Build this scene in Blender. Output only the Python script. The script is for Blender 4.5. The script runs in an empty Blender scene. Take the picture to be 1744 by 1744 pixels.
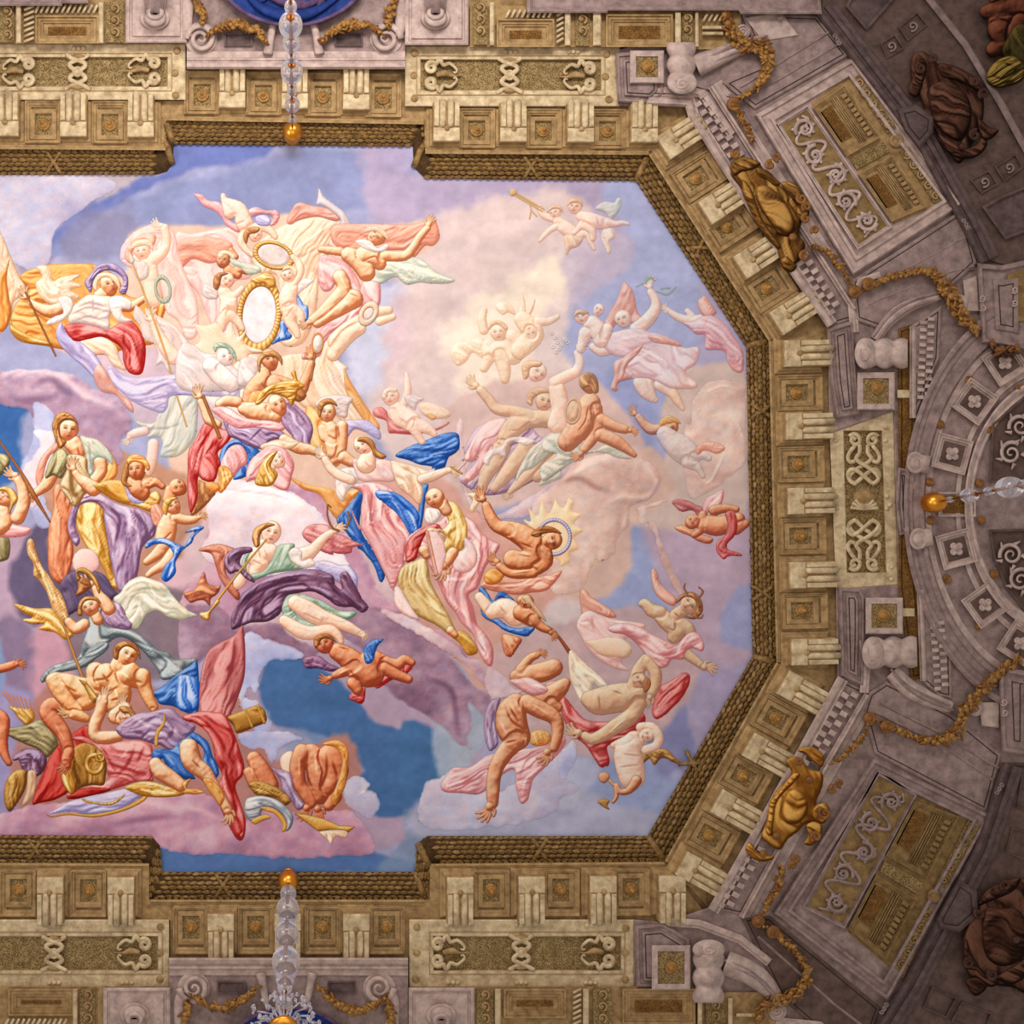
import bpy, math, random
import numpy as np
from mathutils import Matrix, Vector

# ---------------------------------------------------------------- camera, light, exposure
scene = bpy.context.scene
COL = scene.collection
PI = math.pi
ZX, ZY = 493.0, 862.0          # zenith of the hall in photo pixels; 1 px = 1 cm on the painted vault
EYE, D = 1.6, 12.0             # eye height, distance to the vault
ZT = EYE + D
cam = bpy.data.cameras.new('camera'); camo = bpy.data.objects.new('camera', cam); COL.objects.link(camo)
camo.location = (0, 0, EYE); camo.rotation_euler = (PI, 0, 0)
cam.sensor_width = 36.0; cam.lens = 36.0 * (D / 0.01) / 1744.0
cam.shift_x = (872 - ZX) / 1744.0; cam.shift_y = -(872 - ZY) / 1744.0
cam.clip_end = 200
scene.camera = camo

w = bpy.data.worlds.new('world'); scene.world = w; w.use_nodes = True
w.node_tree.nodes['Background'].inputs[0].default_value = (1.0, 0.93, 0.86, 1)
w.node_tree.nodes['Background'].inputs[1].default_value = 0.42

def area(name, loc, target, sx, sy, power, color):
    l = bpy.data.lights.new(name, 'AREA'); l.shape = 'RECTANGLE'; l.size = sx; l.size_y = sy
    l.energy = power; l.color = color
    o = bpy.data.objects.new(name, l); COL.objects.link(o); o.location = loc
    o.rotation_euler = (Vector(target) - Vector(loc)).to_track_quat('-Z', 'Y').to_euler()
    return o
# windows of the hall: tall daylit openings in the side walls (low, raking up to the vault) and the bright floor bounce
area('window_light_north', (0.5, -9.5, 5.0), (2.0, 1.0, ZT), 8, 3.5, 1000, (1.0, 0.97, 0.93))
area('window_light_west', (-8.0, -2.0, 5.5), (2.0, 0.5, ZT), 6, 3.5, 520, (1.0, 0.95, 0.9))
area('floor_bounce', (0.5, 0.0, 0.4), (0.5, 0.0, ZT), 9, 8, 380, (1.0, 0.92, 0.82))

scene.view_settings.view_transform = 'Standard'; scene.view_settings.look = 'None'
scene.view_settings.gamma = 1.0; scene.view_settings.use_curve_mapping = False
scene.view_settings.exposure = 0.0

# ---------------------------------------------------------------- coordinates
TS = 330 / 174.4; TA = 450 / 174.4; TU = 300 / 174.4
TILE = dict(A=(0,320,TS), B=(310,320,TS), C=(620,320,TS), E=(940,420,TS), G=(0,620,TS), H=(310,620,TS), I=(620,600,TS),
            J=(940,680,TS), K=(0,900,TS), L=(310,860,TS), M=(620,820,TS), N=(940,960,TS), O=(0,1110,TS), P=(310,1160,TS),
            Q=(720,1080,TS), R=(940,1080,TS), a=(0,0,TA), b=(430,0,TA), c=(860,0,TA), d=(1294,0,TA), e=(1294,430,TA),
            f=(1294,860,TA), g=(1294,1294,TA), h=(860,1294,TA), i=(430,1294,TA), j=(0,1294,TA),
            u=(1020,60,TU), v=(1244,244,TU), w=(1180,1244,TU), x=(1020,1480,380/174.4), Z=(0,0,1.0))
def pts(s, dim=2):
    """'E 10,20 30,40' -> points in photo pixels; a letter switches the survey tile the numbers were read in"""
    t = TILE['Z']; out = []
    for tok in s.split():
        if tok in TILE: t = TILE[tok]; continue
        v = [float(q) for q in tok.split(',')]
        p = [t[0] + v[0]*t[2], t[1] + v[1]*t[2]]
        p += [q * t[2] for q in v[2:4]] + v[4:]
        out.append(tuple(p))
    return out
def polys(s): 
    res = []; t = ''
    for q in s.split(';'):
        q = q.strip()
        if not q: continue
        if q.split()[0] in TILE: t = q.split()[0]
        else: q = t + ' ' + q
        # a letter inside the chain carries on
        for tok in q.split():
            if tok in TILE: t = tok
        res.append(pts(q))
    return res
def W(px, py, h):
    k = (D - h*0.01) / D * 0.01
    return ((px-ZX)*k, (py-ZY)*k, ZT - h*0.01)
def Wn(px, py, h):
    k = (D - h*0.01) / D * 0.01
    return np.stack([(px-ZX)*k, (py-ZY)*k, ZT - h*0.01], -1)
def lin(c):
    c = np.asarray(c, float)
    return np.where(c <= 0.04045, c/12.92, ((c+0.055)/1.055)**2.4)
def spline(P, closed=True, n=6):
    P = np.array(P, float); m = len(P)
    if m < 3: return P
    out = []
    idx = range(m) if closed else range(m-1)
    for i in idx:
        if closed: p0, p1, p2, p3 = P[i-1], P[i], P[(i+1) % m], P[(i+2) % m]
        else: p0, p1, p2, p3 = P[max(i-1,0)], P[i], P[i+1], P[min(i+2,m-1)]
        if np.abs(p1-p2).max() < 1e-6: continue
        for k in range(n):
            t = k/n
            out.append(0.5*((2*p1) + (-p0+p2)*t + (2*p0-5*p1+4*p2-p3)*t*t + (-p0+3*p1-3*p2+p3)*t**3))
    if not closed: out.append(P[-1])
    return np.array(out)

# ---------------------------------------------------------------- noise
def _hash(ix, iy, s):
    h = (ix*374761393 + iy*668265263 + s*69069) & 0x7fffffff
    h = ((h ^ (h >> 13)) * 1274126177) & 0x7fffffff
    return ((h ^ (h >> 16)) & 0xffff) / 65535.0
def vnoise(x, y, s=0):
    ix = np.floor(x).astype(np.int64); iy = np.floor(y).astype(np.int64)
    fx = x-ix; fy = y-iy; fx = fx*fx*(3-2*fx); fy = fy*fy*(3-2*fy)
    a = _hash(ix,iy,s); b = _hash(ix+1,iy,s); c = _hash(ix,iy+1,s); d = _hash(ix+1,iy+1,s)
    return (a*(1-fx)+b*fx)*(1-fy) + (c*(1-fx)+d*fx)*fy
def fbm(x, y, s=0, o=4):
    v = 0; a = .5
    for k in range(o): v = v + a*vnoise(x, y, s+k*17); x = x*2.03; y = y*2.03; a *= .5
    return v / (1 - .5**o)

# ---------------------------------------------------------------- objects
def setp(o, label=None, cat=None, group=None, kind=None):
    if label: o['label'] = label
    if cat: o['category'] = cat
    if group: o['group'] = group
    if kind: o['kind'] = kind
    return o
def link(name, me, parent=None, mat=None):
    o = bpy.data.objects.new(name, me); COL.objects.link(o)
    if parent is not None:
        o.parent = parent; o.matrix_parent_inverse = parent_inv(parent)
    if mat is not None and not me.materials: me.materials.append(mat)
    return o
def parent_inv(p):
    chain = []; m = Matrix.Identity(4)
    while p is not None: chain.append(p); p = p.parent
    for q in reversed(chain): m = m @ q.matrix_parent_inverse @ q.matrix_basis
    return m.inverted()
def empty(name, loc):
    o = bpy.data.objects.new(name, None); COL.objects.link(o); o.location = loc; o.empty_display_size = .05
    return o
def mesh_np(name, V, F, colors=None, smooth=True):
    me = bpy.data.meshes.new(name); n = len(F); k = F.shape[1] if n else 4
    me.vertices.add(len(V)); me.vertices.foreach_set('co', np.ascontiguousarray(V, dtype=np.float32).ravel())
    me.loops.add(n*k); me.polygons.add(n)
    me.loops.foreach_set('vertex_index', np.ascontiguousarray(F, dtype=np.int32).ravel())
    me.polygons.foreach_set('loop_start', np.arange(0, n*k, k, dtype=np.int32))
    me.polygons.foreach_set('loop_total', np.full(n, k, dtype=np.int32))
    if smooth: me.polygons.foreach_set('use_smooth', np.ones(n, dtype=bool))
    me.update(calc_edges=True)
    if colors is not None:
        a = me.color_attributes.new('Col', 'FLOAT_COLOR', 'POINT')
        c = np.ones((len(V), 4), np.float32); c[:, :3] = colors
        a.data.foreach_set('color', c.ravel())
    return me
class MB:
    """collects vertices and faces (in photo px + height below the vault) into one mesh"""
    def __init__(s, local=False): s.v = []; s.f = []; s.local = local; s.sm = []
    def add(s, V, F, smooth=False):
        n = len(s.v); s.v += [tuple(map(float, q)) for q in V]; s.f += [tuple(i+n for i in q) for q in F]; s.sm += [smooth]*len(F)
    def mesh(s, name):
        me = bpy.data.meshes.new(name)
        V = [(x*.01, y*.01, -h*.01) for x, y, h in s.v] if s.local else [W(*q) for q in s.v]
        me.from_pydata(V, [], s.f); me.polygons.foreach_set('use_smooth', s.sm); me.update()
        return me
    def build(s, name, mat, parent=None):
        return link(name, s.mesh(name), parent, mat)
    # --- shapes
    def loops(s, L, cap=True, smooth=False, closed=True):
        m = len(L[0]); V = [p for l in L for p in l]; F = []
        for k in range(len(L)-1):
            for i in range(m if closed else m-1):
                j = (i+1) % m
                F.append((k*m+i, k*m+j, (k+1)*m+j, (k+1)*m+i))
        if cap: F.append(tuple((len(L)-1)*m + i for i in range(m)))
        s.add(V, F, smooth)
    def step(s, poly, prof, cap=True, smooth=False):
        """nested frame: prof = [(inset, height), ...] of one polygon"""
        s.loops([[(x, y, h) for x, y in inset(poly, q)] for q, h in prof], cap, smooth)
    def rect(s, x0, y0, x1, y1, prof, cap=True): s.step([(x0,y0),(x1,y0),(x1,y1),(x0,y1)], prof, cap)
    def lathe(s, cx, cy, prof, n=16, sx=1, sy=1, rot=0, smooth=True):
        L = []
        ca, sa = math.cos(rot), math.sin(rot)
        for r, h in prof:
            q = []
            for i in range(n):
                a = 2*PI*i/n; x = r*sx*math.cos(a); y = r*sy*math.sin(a)
                q.append((cx+x*ca-y*sa, cy+x*sa+y*ca, h))
            L.append(q)
        s.loops(L, True, smooth)
    def tube(s, P, R, h0, n=8, flat=1.0, smooth=True):
        """round bar lying on the relief: P points px, R radius px (number or list), h0 height of its axis"""
        P = np.array(P, float); m = len(P)
        R = np.full(m, R, float) if np.isscalar(R) else np.interp(np.linspace(0,1,m), np.linspace(0,1,len(R)), R)
        H = np.full(m, h0, float) if np.isscalar(h0) else np.interp(np.linspace(0,1,m), np.linspace(0,1,len(h0)), h0)
        T = np.gradient(P, axis=0); T /= (np.linalg.norm(T, axis=1, keepdims=True)+1e-9)
        L = []
        for k in range(m):
            L.append([(P[k,0]-T[k,1]*R[k]*math.cos(a), P[k,1]+T[k,0]*R[k]*math.cos(a), H[k]+R[k]*flat*math.sin(a)) for a in [2*PI*i/n for i in range(n)]])
        V = [p for l in L for p in l]; F = []
        for k in range(m-1):
            for i in range(n):
                j = (i+1) % n; F.append((k*n+i, (k+1)*n+i, (k+1)*n+j, k*n+j))
        F.append(tuple(range(n))); F.append(tuple((m-1)*n+i for i in reversed(range(n))))
        s.add(V, F, smooth)
    def sweep(s, P, prof, closed=False, smooth=False):
        """moulding along a path; prof = [(offset to the right of travel, height)]"""
        P = [np.array(p, float) for p in P]; m = len(P); L = []
        for k in range(m):
            a = P[k-1] if (k > 0 or closed) else None; b = P[(k+1) % m] if (k < m-1 or closed) else None
            d1 = (P[k]-a) if a is not None else (b-P[k]); d2 = (b-P[k]) if b is not None else d1
            d1 = d1/np.linalg.norm(d1); d2 = d2/np.linalg.norm(d2)
            n1 = np.array((-d1[1], d1[0])); n2 = np.array((-d2[1], d2[0])); nn = n1+n2; nn /= (np.linalg.norm(nn)+1e-9)
            c = max(.35, nn@n1)
            L.append([(P[k][0]+nn[0]*o/c, P[k][1]+nn[1]*o/c, h) for o, h in prof])
        q = len(prof); V = [p for l in L for p in l]; F = []
        for k in range(m if closed else m-1):
            for i in range(q-1):
                a0 = k*q+i; b0 = ((k+1) % m)*q+i
                F.append((a0, a0+1, b0+1, b0))
        s.add(V, F, smooth)
def inset(poly, d):
    P = [np.array(p, float) for p in poly]; m = len(P)
    ar = sum(P[i][0]*P[(i+1)%m][1]-P[(i+1)%m][0]*P[i][1] for i in range(m)); sg = 1 if ar > 0 else -1
    out = []
    for k in range(m):
        d1 = P[k]-P[k-1]; d2 = P[(k+1)%m]-P[k]
        d1 = d1/(np.linalg.norm(d1)+1e-9); d2 = d2/(np.linalg.norm(d2)+1e-9)
        n1 = np.array((-d1[1], d1[0]))*sg; n2 = np.array((-d2[1], d2[0]))*sg
        nn = n1+n2; l = np.linalg.norm(nn); nn = n1 if l < 1e-6 else nn/l
        c = max(.3, nn@n1); q = P[k]+nn*d/c; out.append((q[0], q[1]))
    return out
def spiral(cx, cy, r0, r1, a0, turns, n=26):
    return [(cx+(r0+(r1-r0)*t)*math.cos(a0+turns*2*PI*t), cy+(r0+(r1-r0)*t)*math.sin(a0+turns*2*PI*t)) for t in [i/(n-1) for i in range(n)]]

# ---------------------------------------------------------------- materials
def mat(name, c0, c1=None, scale=6.0, rough=.85, bump=.25, speck=None, metal=0.0, fine=60.0, spec=.2):
    m = bpy.data.materials.new(name); m.use_nodes = True; nt = m.node_tree; N = nt.nodes; Lk = nt.links
    b = N['Principled BSDF']; b.inputs['Roughness'].default_value = rough; b.inputs['Metallic'].default_value = metal
    b.inputs['Specular IOR Level'].default_value = spec
    tc = N.new('ShaderNodeTexCoord'); n1 = N.new('ShaderNodeTexNoise'); n1.inputs['Scale'].default_value = scale; n1.inputs['Detail'].default_value = 6; n1.inputs['Roughness'].default_value = .65
    oi = N.new('ShaderNodeObjectInfo'); ad = N.new('ShaderNodeVectorMath'); ad.operation = 'ADD'
    ml = N.new('ShaderNodeMath'); ml.operation = 'MULTIPLY'; ml.inputs[1].default_value = 37.0
    Lk.new(oi.outputs['Random'], ml.inputs[0]); Lk.new(tc.outputs['Object'], ad.inputs[0]); Lk.new(ml.outputs[0], ad.inputs[1])
    Lk.new(ad.outputs[0], n1.inputs['Vector'])
    if c0 == 'Col':
        at = N.new('ShaderNodeVertexColor'); at.layer_name = 'Col'
        mx = N.new('ShaderNodeMix'); mx.data_type = 'RGBA'; mx.blend_type = 'MULTIPLY'; mx.inputs[0].default_value = 1
        r = N.new('ShaderNodeValToRGB'); r.color_ramp.elements[0].position = .3; r.color_ramp.elements[1].position = .7
        r.color_ramp.elements[0].color = (.78,.77,.79,1); r.color_ramp.elements[1].color = (1.08,1.06,1.04,1)
        n2 = N.new('ShaderNodeTexNoise'); n2.inputs['Scale'].default_value = fine; n2.inputs['Detail'].default_value = 4; Lk.new(tc.outputs['Object'], n2.inputs['Vector'])
        mm = N.new('ShaderNodeMath'); mm.operation = 'MULTIPLY_ADD'; mm.inputs[1].default_value = .5; Lk.new(n2.outputs[0], mm.inputs[0])
        m3 = N.new('ShaderNodeMath'); m3.operation = 'MULTIPLY'; m3.inputs[1].default_value = .5; Lk.new(n1.outputs[0], m3.inputs[0]); Lk.new(m3.outputs[0], mm.inputs[2])
        Lk.new(mm.outputs[0], r.inputs[0])
        Lk.new(at.outputs[0], mx.inputs[6]); Lk.new(r.outputs[0], mx.inputs[7]); Lk.new(mx.outputs[2], b.inputs['Base Color'])
        src = n2
    else:
        r = N.new('ShaderNodeValToRGB'); e = r.color_ramp.elements; e[0].position = .32; e[1].position = .68
        e[0].color = (*lin(c0), 1); e[1].color = (*lin(c1 or c0), 1)
        Lk.new(n1.outputs[0], r.inputs[0]); out = r.outputs[0]
        src = N.new('ShaderNodeTexNoise'); src.inputs['Scale'].default_value = fine; src.inputs['Detail'].default_value = 3; Lk.new(ad.outputs[0], src.inputs['Vector'])
        if speck:
            vo = N.new('ShaderNodeTexVoronoi'); vo.inputs['Scale'].default_value = 42; Lk.new(ad.outputs[0], vo.inputs['Vector'])
            r2 = N.new('ShaderNodeValToRGB'); r2.color_ramp.elements[0].position = .28; r2.color_ramp.elements[1].position = .5
            Lk.new(vo.outputs['Distance'], r2.inputs[0])
            mx = N.new('ShaderNodeMix'); mx.data_type = 'RGBA'; Lk.new(r2.outputs[0], mx.inputs[0]); mx.inputs[6].default_value = (*lin(speck), 1)
            Lk.new(out, mx.inputs[7]); out = mx.outputs[2]
        Lk.new(out, b.inputs['Base Color'])
    if bump:
        bp = N.new('ShaderNodeBump'); bp.inputs['Strength'].default_value = bump; bp.inputs['Distance'].default_value = .01
        Lk.new(src.outputs[0], bp.inputs['Height']); Lk.new(bp.outputs[0], b.inputs['Normal'])
    return m
M = dict(
    fresco=mat('fresco_pigment', 'Col', scale=2.2, bump=.10, rough=.95, spec=.04),
    light=mat('cream_stone', (.62,.52,.39), (.87,.78,.63), 7),
    ochre=mat('ochre_stone', (.50,.385,.25), (.71,.58,.40), 7),
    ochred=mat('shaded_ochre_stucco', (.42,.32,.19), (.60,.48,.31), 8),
    stip=mat('stippled_gold_ground', (.46,.37,.23), (.66,.56,.38), 10, speck=(.33,.22,.10), bump=.6, fine=90),
    rust=mat('rust_gold_panel', (.36,.24,.10), (.54,.38,.18), 9, speck=(.30,.18,.06)),
    mauve=mat('mauve_stone', (.46,.38,.37), (.65,.55,.53), 6),
    mauvel=mat('pale_mauve_stone', (.60,.51,.49), (.80,.70,.66), 6),
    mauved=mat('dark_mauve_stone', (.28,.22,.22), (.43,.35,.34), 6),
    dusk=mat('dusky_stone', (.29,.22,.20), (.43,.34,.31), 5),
    laurel=mat('gilded_laurel', (.30,.20,.09), (.62,.47,.25), 14, rough=.6, bump=.4, spec=.4),
    laureld=mat('dark_gilded_ground', (.17,.11,.05), (.32,.22,.10), 14),
    gilt=mat('brown_gilt_stucco', (.36,.21,.07), (.60,.39,.16), 12, rough=.55, bump=.4, spec=.4),
    giltl=mat('ochre_gilt_fruit', (.46,.31,.13), (.72,.52,.25), 14, rough=.55, spec=.4),
    bronze=mat('red_bronze_stucco', (.17,.09,.07), (.34,.20,.15), 9, rough=.6),
    shadow=mat('painted_groove_shade', (.12,.08,.06), (.20,.14,.10), 9),
    blue=mat('ultramarine_drapery', (.05,.10,.32), (.12,.24,.52), 5, rough=.7),
    violet=mat('violet_drapery', (.25,.16,.26), (.42,.32,.46), 5),
    skin=mat('shaded_skin', (.38,.17,.10), (.58,.30,.20), 9),
    olive=mat('olive_cloth', (.18,.15,.06), (.32,.27,.12), 9),
    brass=mat('polished_brass', (.80,.50,.14), (.92,.62,.22), 9, rough=.28, bump=0, metal=.85, spec=.5),
    rod=mat('copper_rod', (.48,.26,.12), (.62,.36,.18), 9, rough=.4, bump=0, metal=.7),
)
def glass(name, rough=.02, tint=(1,1,1)):
    m = bpy.data.materials.new(name); m.use_nodes = True; b = m.node_tree.nodes['Principled BSDF']
    b.inputs['Base Color'].default_value = (*tint, 1); b.inputs['Transmission Weight'].default_value = .84
    b.inputs['Roughness'].default_value = rough; b.inputs['IOR'].default_value = 1.45
    # faint procedural ripple of hand-blown crystal
    N = m.node_tree.nodes; n = N.new('ShaderNodeTexNoise'); n.inputs['Scale'].default_value = 22
    bp = N.new('ShaderNodeBump'); bp.inputs['Strength'].default_value = .12; m.node_tree.links.new(n.outputs[0], bp.inputs['Height']); m.node_tree.links.new(bp.outputs[0], b.inputs['Normal'])
    return m
M['glass'] = glass('clear_crystal', .05, (.90,.88,.96))

# ---------------------------------------------------------------- relief painter: each painted form is a shallow relief with light and shade painted into its pigment
HM = np.zeros((1760, 1760), np.float32)      # height already occupied, per photo pixel
PAL = dict(
 sk=((.70,.38,.22),(.95,.75,.58),(1,.95,.84)), sp=((.86,.64,.53),(.97,.84,.74),(1,.97,.91)), sr=((.60,.25,.15),(.87,.52,.36),(.98,.80,.64)),
 so=((.60,.28,.14),(.90,.61,.43),(1,.86,.70)), sb=((.60,.34,.18),(.86,.62,.42),(1,.88,.70)), st=((.70,.50,.38),(.88,.72,.57),(.97,.88,.74)),
 pk=((.76,.42,.43),(.92,.68,.68),(1,.90,.88)), pp=((.84,.62,.60),(.94,.79,.77),(1,.93,.90)), rd=((.60,.10,.09),(.80,.33,.32),(.95,.66,.64)),
 sal=((.76,.42,.34),(.90,.62,.52),(.99,.84,.76)), bl=((.08,.27,.62),(.28,.50,.84),(.80,.86,.98)), bd=((.10,.25,.52),(.20,.40,.72),(.55,.70,.92)),
 vi=((.42,.28,.42),(.68,.55,.68),(.90,.82,.90)), pu=((.30,.17,.26),(.50,.33,.44),(.78,.66,.78)), la=((.55,.50,.68),(.76,.71,.86),(.93,.90,.97)),
 gd=((.62,.37,.10),(.86,.63,.28),(1,.93,.70)), gb=((.42,.24,.08),(.72,.50,.22),(.95,.80,.50)), gn=((.40,.50,.42),(.62,.71,.62),(.86,.91,.84)),
 gy=((.30,.33,.35),(.50,.54,.56),(.80,.82,.82)), gp=((.60,.62,.56),(.80,.81,.74),(.95,.95,.88)), wh=((.78,.68,.66),(.95,.89,.86),(1,.99,.97)),
 cr=((.82,.62,.48),(.95,.82,.70),(1,.95,.87)), og=((.74,.40,.14),(.90,.62,.32),(.99,.86,.60)), ol=((.36,.30,.18),(.60,.54,.38),(.88,.84,.66)),
 br=((.45,.22,.10),(.66,.40,.22),(.88,.66,.44)), ha=((.46,.24,.11),(.72,.46,.25),(.93,.75,.50)), dk=((.24,.18,.28),(.38,.31,.43),(.55,.48,.60)),
 hl=((.68,.44,.30),(.86,.66,.50),(.97,.87,.72)), gm=((.72,.62,.60),(.88,.80,.78),(.97,.93,.92)),
 c1=((.55,.43,.54),(.72,.59,.68),(.90,.80,.84)), c2=((.68,.54,.60),(.82,.70,.74),(.95,.87,.87)), c3=((.84,.74,.78),(.94,.87,.89),(1,.97,.97)),
 c4=((.44,.32,.42),(.58,.44,.53),(.76,.63,.70)), c5=((.62,.44,.54),(.76,.56,.66),(.88,.72,.76)), c6=((.70,.54,.50),(.84,.70,.66),(.95,.85,.80)),
 c7=((.58,.60,.78),(.72,.72,.86),(.86,.84,.92)), c8=((.66,.62,.74),(.76,.73,.82),(.88,.84,.88)),
)
LV = np.array((-.38, -.66, .65)); LV = LV/np.linalg.norm(LV)
def sdist_poly(X, Y, P):
    """signed distance, positive inside"""
    x0, y0 = P[:,0], P[:,1]; x1, y1 = np.roll(x0,-1), np.roll(y0,-1)
    best = np.full(X.shape, 1e9); ins = np.zeros(X.shape, bool)
    for a,b,c,d in zip(x0,y0,x1,y1):
        ex, ey = c-a, d-b; l = ex*ex+ey*ey
        if l < 1e-9: continue
        t = np.clip(((X-a)*ex+(Y-b)*ey)/l, 0, 1)
        best = np.minimum(best, (X-a-t*ex)**2+(Y-b-t*ey)**2)
        cond = (b > Y) != (d > Y)
        with np.errstate(divide='ignore', invalid='ignore'):
            ins ^= cond & (X < (c-a)*(Y-b)/(d-b if d != b else 1e-9)+a)
    s = np.sqrt(best); return np.where(ins, s, -s)
def path_coords(X, Y, P):
    """(across, along) of the nearest point of an open path"""
    best = np.full(X.shape, 1e9); ac = np.zeros(X.shape); al = np.zeros(X.shape); L = 0
    for p, q in zip(P[:-1], P[1:]):
        ex, ey = q[0]-p[0], q[1]-p[1]; l = math.hypot(ex, ey)
        if l < 1e-6: continue
        t = np.clip(((X-p[0])*ex+(Y-p[1])*ey)/(l*l), 0, 1); dx = X-p[0]-t*ex; dy = Y-p[1]-t*ey; d = np.hypot(dx, dy)
        sgn = np.sign((X-p[0])*ey-(Y-p[1])*ex); m = d < best
        best = np.where(m, d, best); ac = np.where(m, d*sgn, ac); al = np.where(m, L+t*l, al); L += l
    return ac, al
def strokes(X, Y, s, w):
    v = np.zeros(X.shape)
    for P in polys(s):
        ww = w
        P = np.array([p[:2] for p in P]); P = spline(P, False, 5) if len(P) > 2 else P
        ac, al = path_coords(X, Y, P); L = np.hypot(*(np.diff(P, axis=0).T)).sum()+1e-6
        tap = np.sin(np.clip(al/L, .04, .96)*PI)**.5
        v = np.maximum(v, np.exp(-(ac/ww)**2)*tap)
    return v
SEED = [3]; HAZE = [0.0]
def emit(name, X, Y, S, hgt, colr, step, parent, base_eps=.55, material='fresco'):
    """grid with a field S (>0 inside) -> relief mesh with its rim snapped onto S = 0"""
    ny, nx = S.shape
    if HAZE[0] > 0:      # painted haze: colour of distant figures is blended towards the cloud colour
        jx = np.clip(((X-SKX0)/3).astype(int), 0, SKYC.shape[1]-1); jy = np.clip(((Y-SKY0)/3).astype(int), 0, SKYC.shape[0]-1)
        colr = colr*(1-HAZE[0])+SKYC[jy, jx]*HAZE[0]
    gy, gx = np.gradient(S, step); g = np.hypot(gx, gy)+1e-6
    keep = S > -0.75*step
    snap = keep & (S < 0.45*step)
    mv = np.where(snap, -S/g, 0); mv = np.clip(mv, -step, step)
    Xs = X+gx/g*mv; Ys = Y+gy/g*mv
    q = keep[:-1,:-1] & keep[1:,:-1] & keep[1:,1:] & keep[:-1,1:]
    q &= (S[:-1,:-1] > 0)|(S[1:,:-1] > 0)|(S[1:,1:] > 0)|(S[:-1,1:] > 0)
    if not q.any(): return None
    ix = np.clip(np.rint(Xs).astype(int)+8, 1, 1758); iy = np.clip(np.rint(Ys).astype(int)+8, 1, 1758)
    base = np.maximum.reduce([HM[iy,ix], HM[iy-1,ix], HM[iy+1,ix], HM[iy,ix-1], HM[iy,ix+1]])
    Z = base + base_eps + np.where(snap, 0, hgt)
    idx = np.arange(ny*nx).reshape(ny, nx)
    F = np.stack([idx[:-1,:-1], idx[:-1,1:], idx[1:,1:], idx[1:,:-1]], -1)[q]
    used = np.unique(F); rem = np.full(ny*nx, -1); rem[used] = np.arange(len(used))
    V = Wn(Xs.ravel()[used], Ys.ravel()[used], Z.ravel()[used])
    me = mesh_np(name, V, rem[F][:, ::-1], lin(np.clip(colr.reshape(-1,3)[used], 0, 1)))
    # occupy
    Zs = np.where(S > 0, Z, 0); r = int(step)
    big = np.repeat(np.repeat(Zs, r, 0), r, 1); ox, oy = int(X[0,0])+8, int(Y[0,0])+8
    y0, x0 = max(oy,0), max(ox,0); y1, x1 = min(oy+big.shape[0], 1760), min(ox+big.shape[1], 1760)
    if y1 > y0 and x1 > x0:
        sub = HM[y0:y1, x0:x1]; np.maximum(sub, big[y0-oy:y1-oy, x0-ox:x1-ox], out=sub)
    me.materials.append(M[material])
    return link(name, me, parent)
def grid(x0, y0, x1, y1, step):
    x0 = max(x0, -6); y0 = max(y0, -6); x1 = min(x1, 1750); y1 = min(y1, 1750)
    xs = np.arange(math.floor(x0/step)*step-2*step, x1+3*step, step, dtype=float); ys = np.arange(math.floor(y0/step)*step-2*step, y1+3*step, step, dtype=float)
    return np.meshgrid(xs, ys)
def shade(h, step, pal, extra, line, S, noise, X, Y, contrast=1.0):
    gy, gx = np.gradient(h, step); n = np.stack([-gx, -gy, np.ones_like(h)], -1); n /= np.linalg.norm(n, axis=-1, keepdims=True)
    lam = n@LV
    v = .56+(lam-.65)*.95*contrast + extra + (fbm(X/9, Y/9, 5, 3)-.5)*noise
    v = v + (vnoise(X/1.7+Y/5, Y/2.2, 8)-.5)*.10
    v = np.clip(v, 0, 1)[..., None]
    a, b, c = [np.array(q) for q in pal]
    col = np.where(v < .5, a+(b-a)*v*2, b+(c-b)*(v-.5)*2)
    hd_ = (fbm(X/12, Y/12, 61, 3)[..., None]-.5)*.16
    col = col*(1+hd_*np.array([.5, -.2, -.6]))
    if line:
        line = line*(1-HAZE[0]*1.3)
        o = np.exp(-(np.maximum(S, 0)/1.2)**2)[..., None]*line
        col = col*(1-o) + np.array(a)*.62*o
    return col
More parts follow.
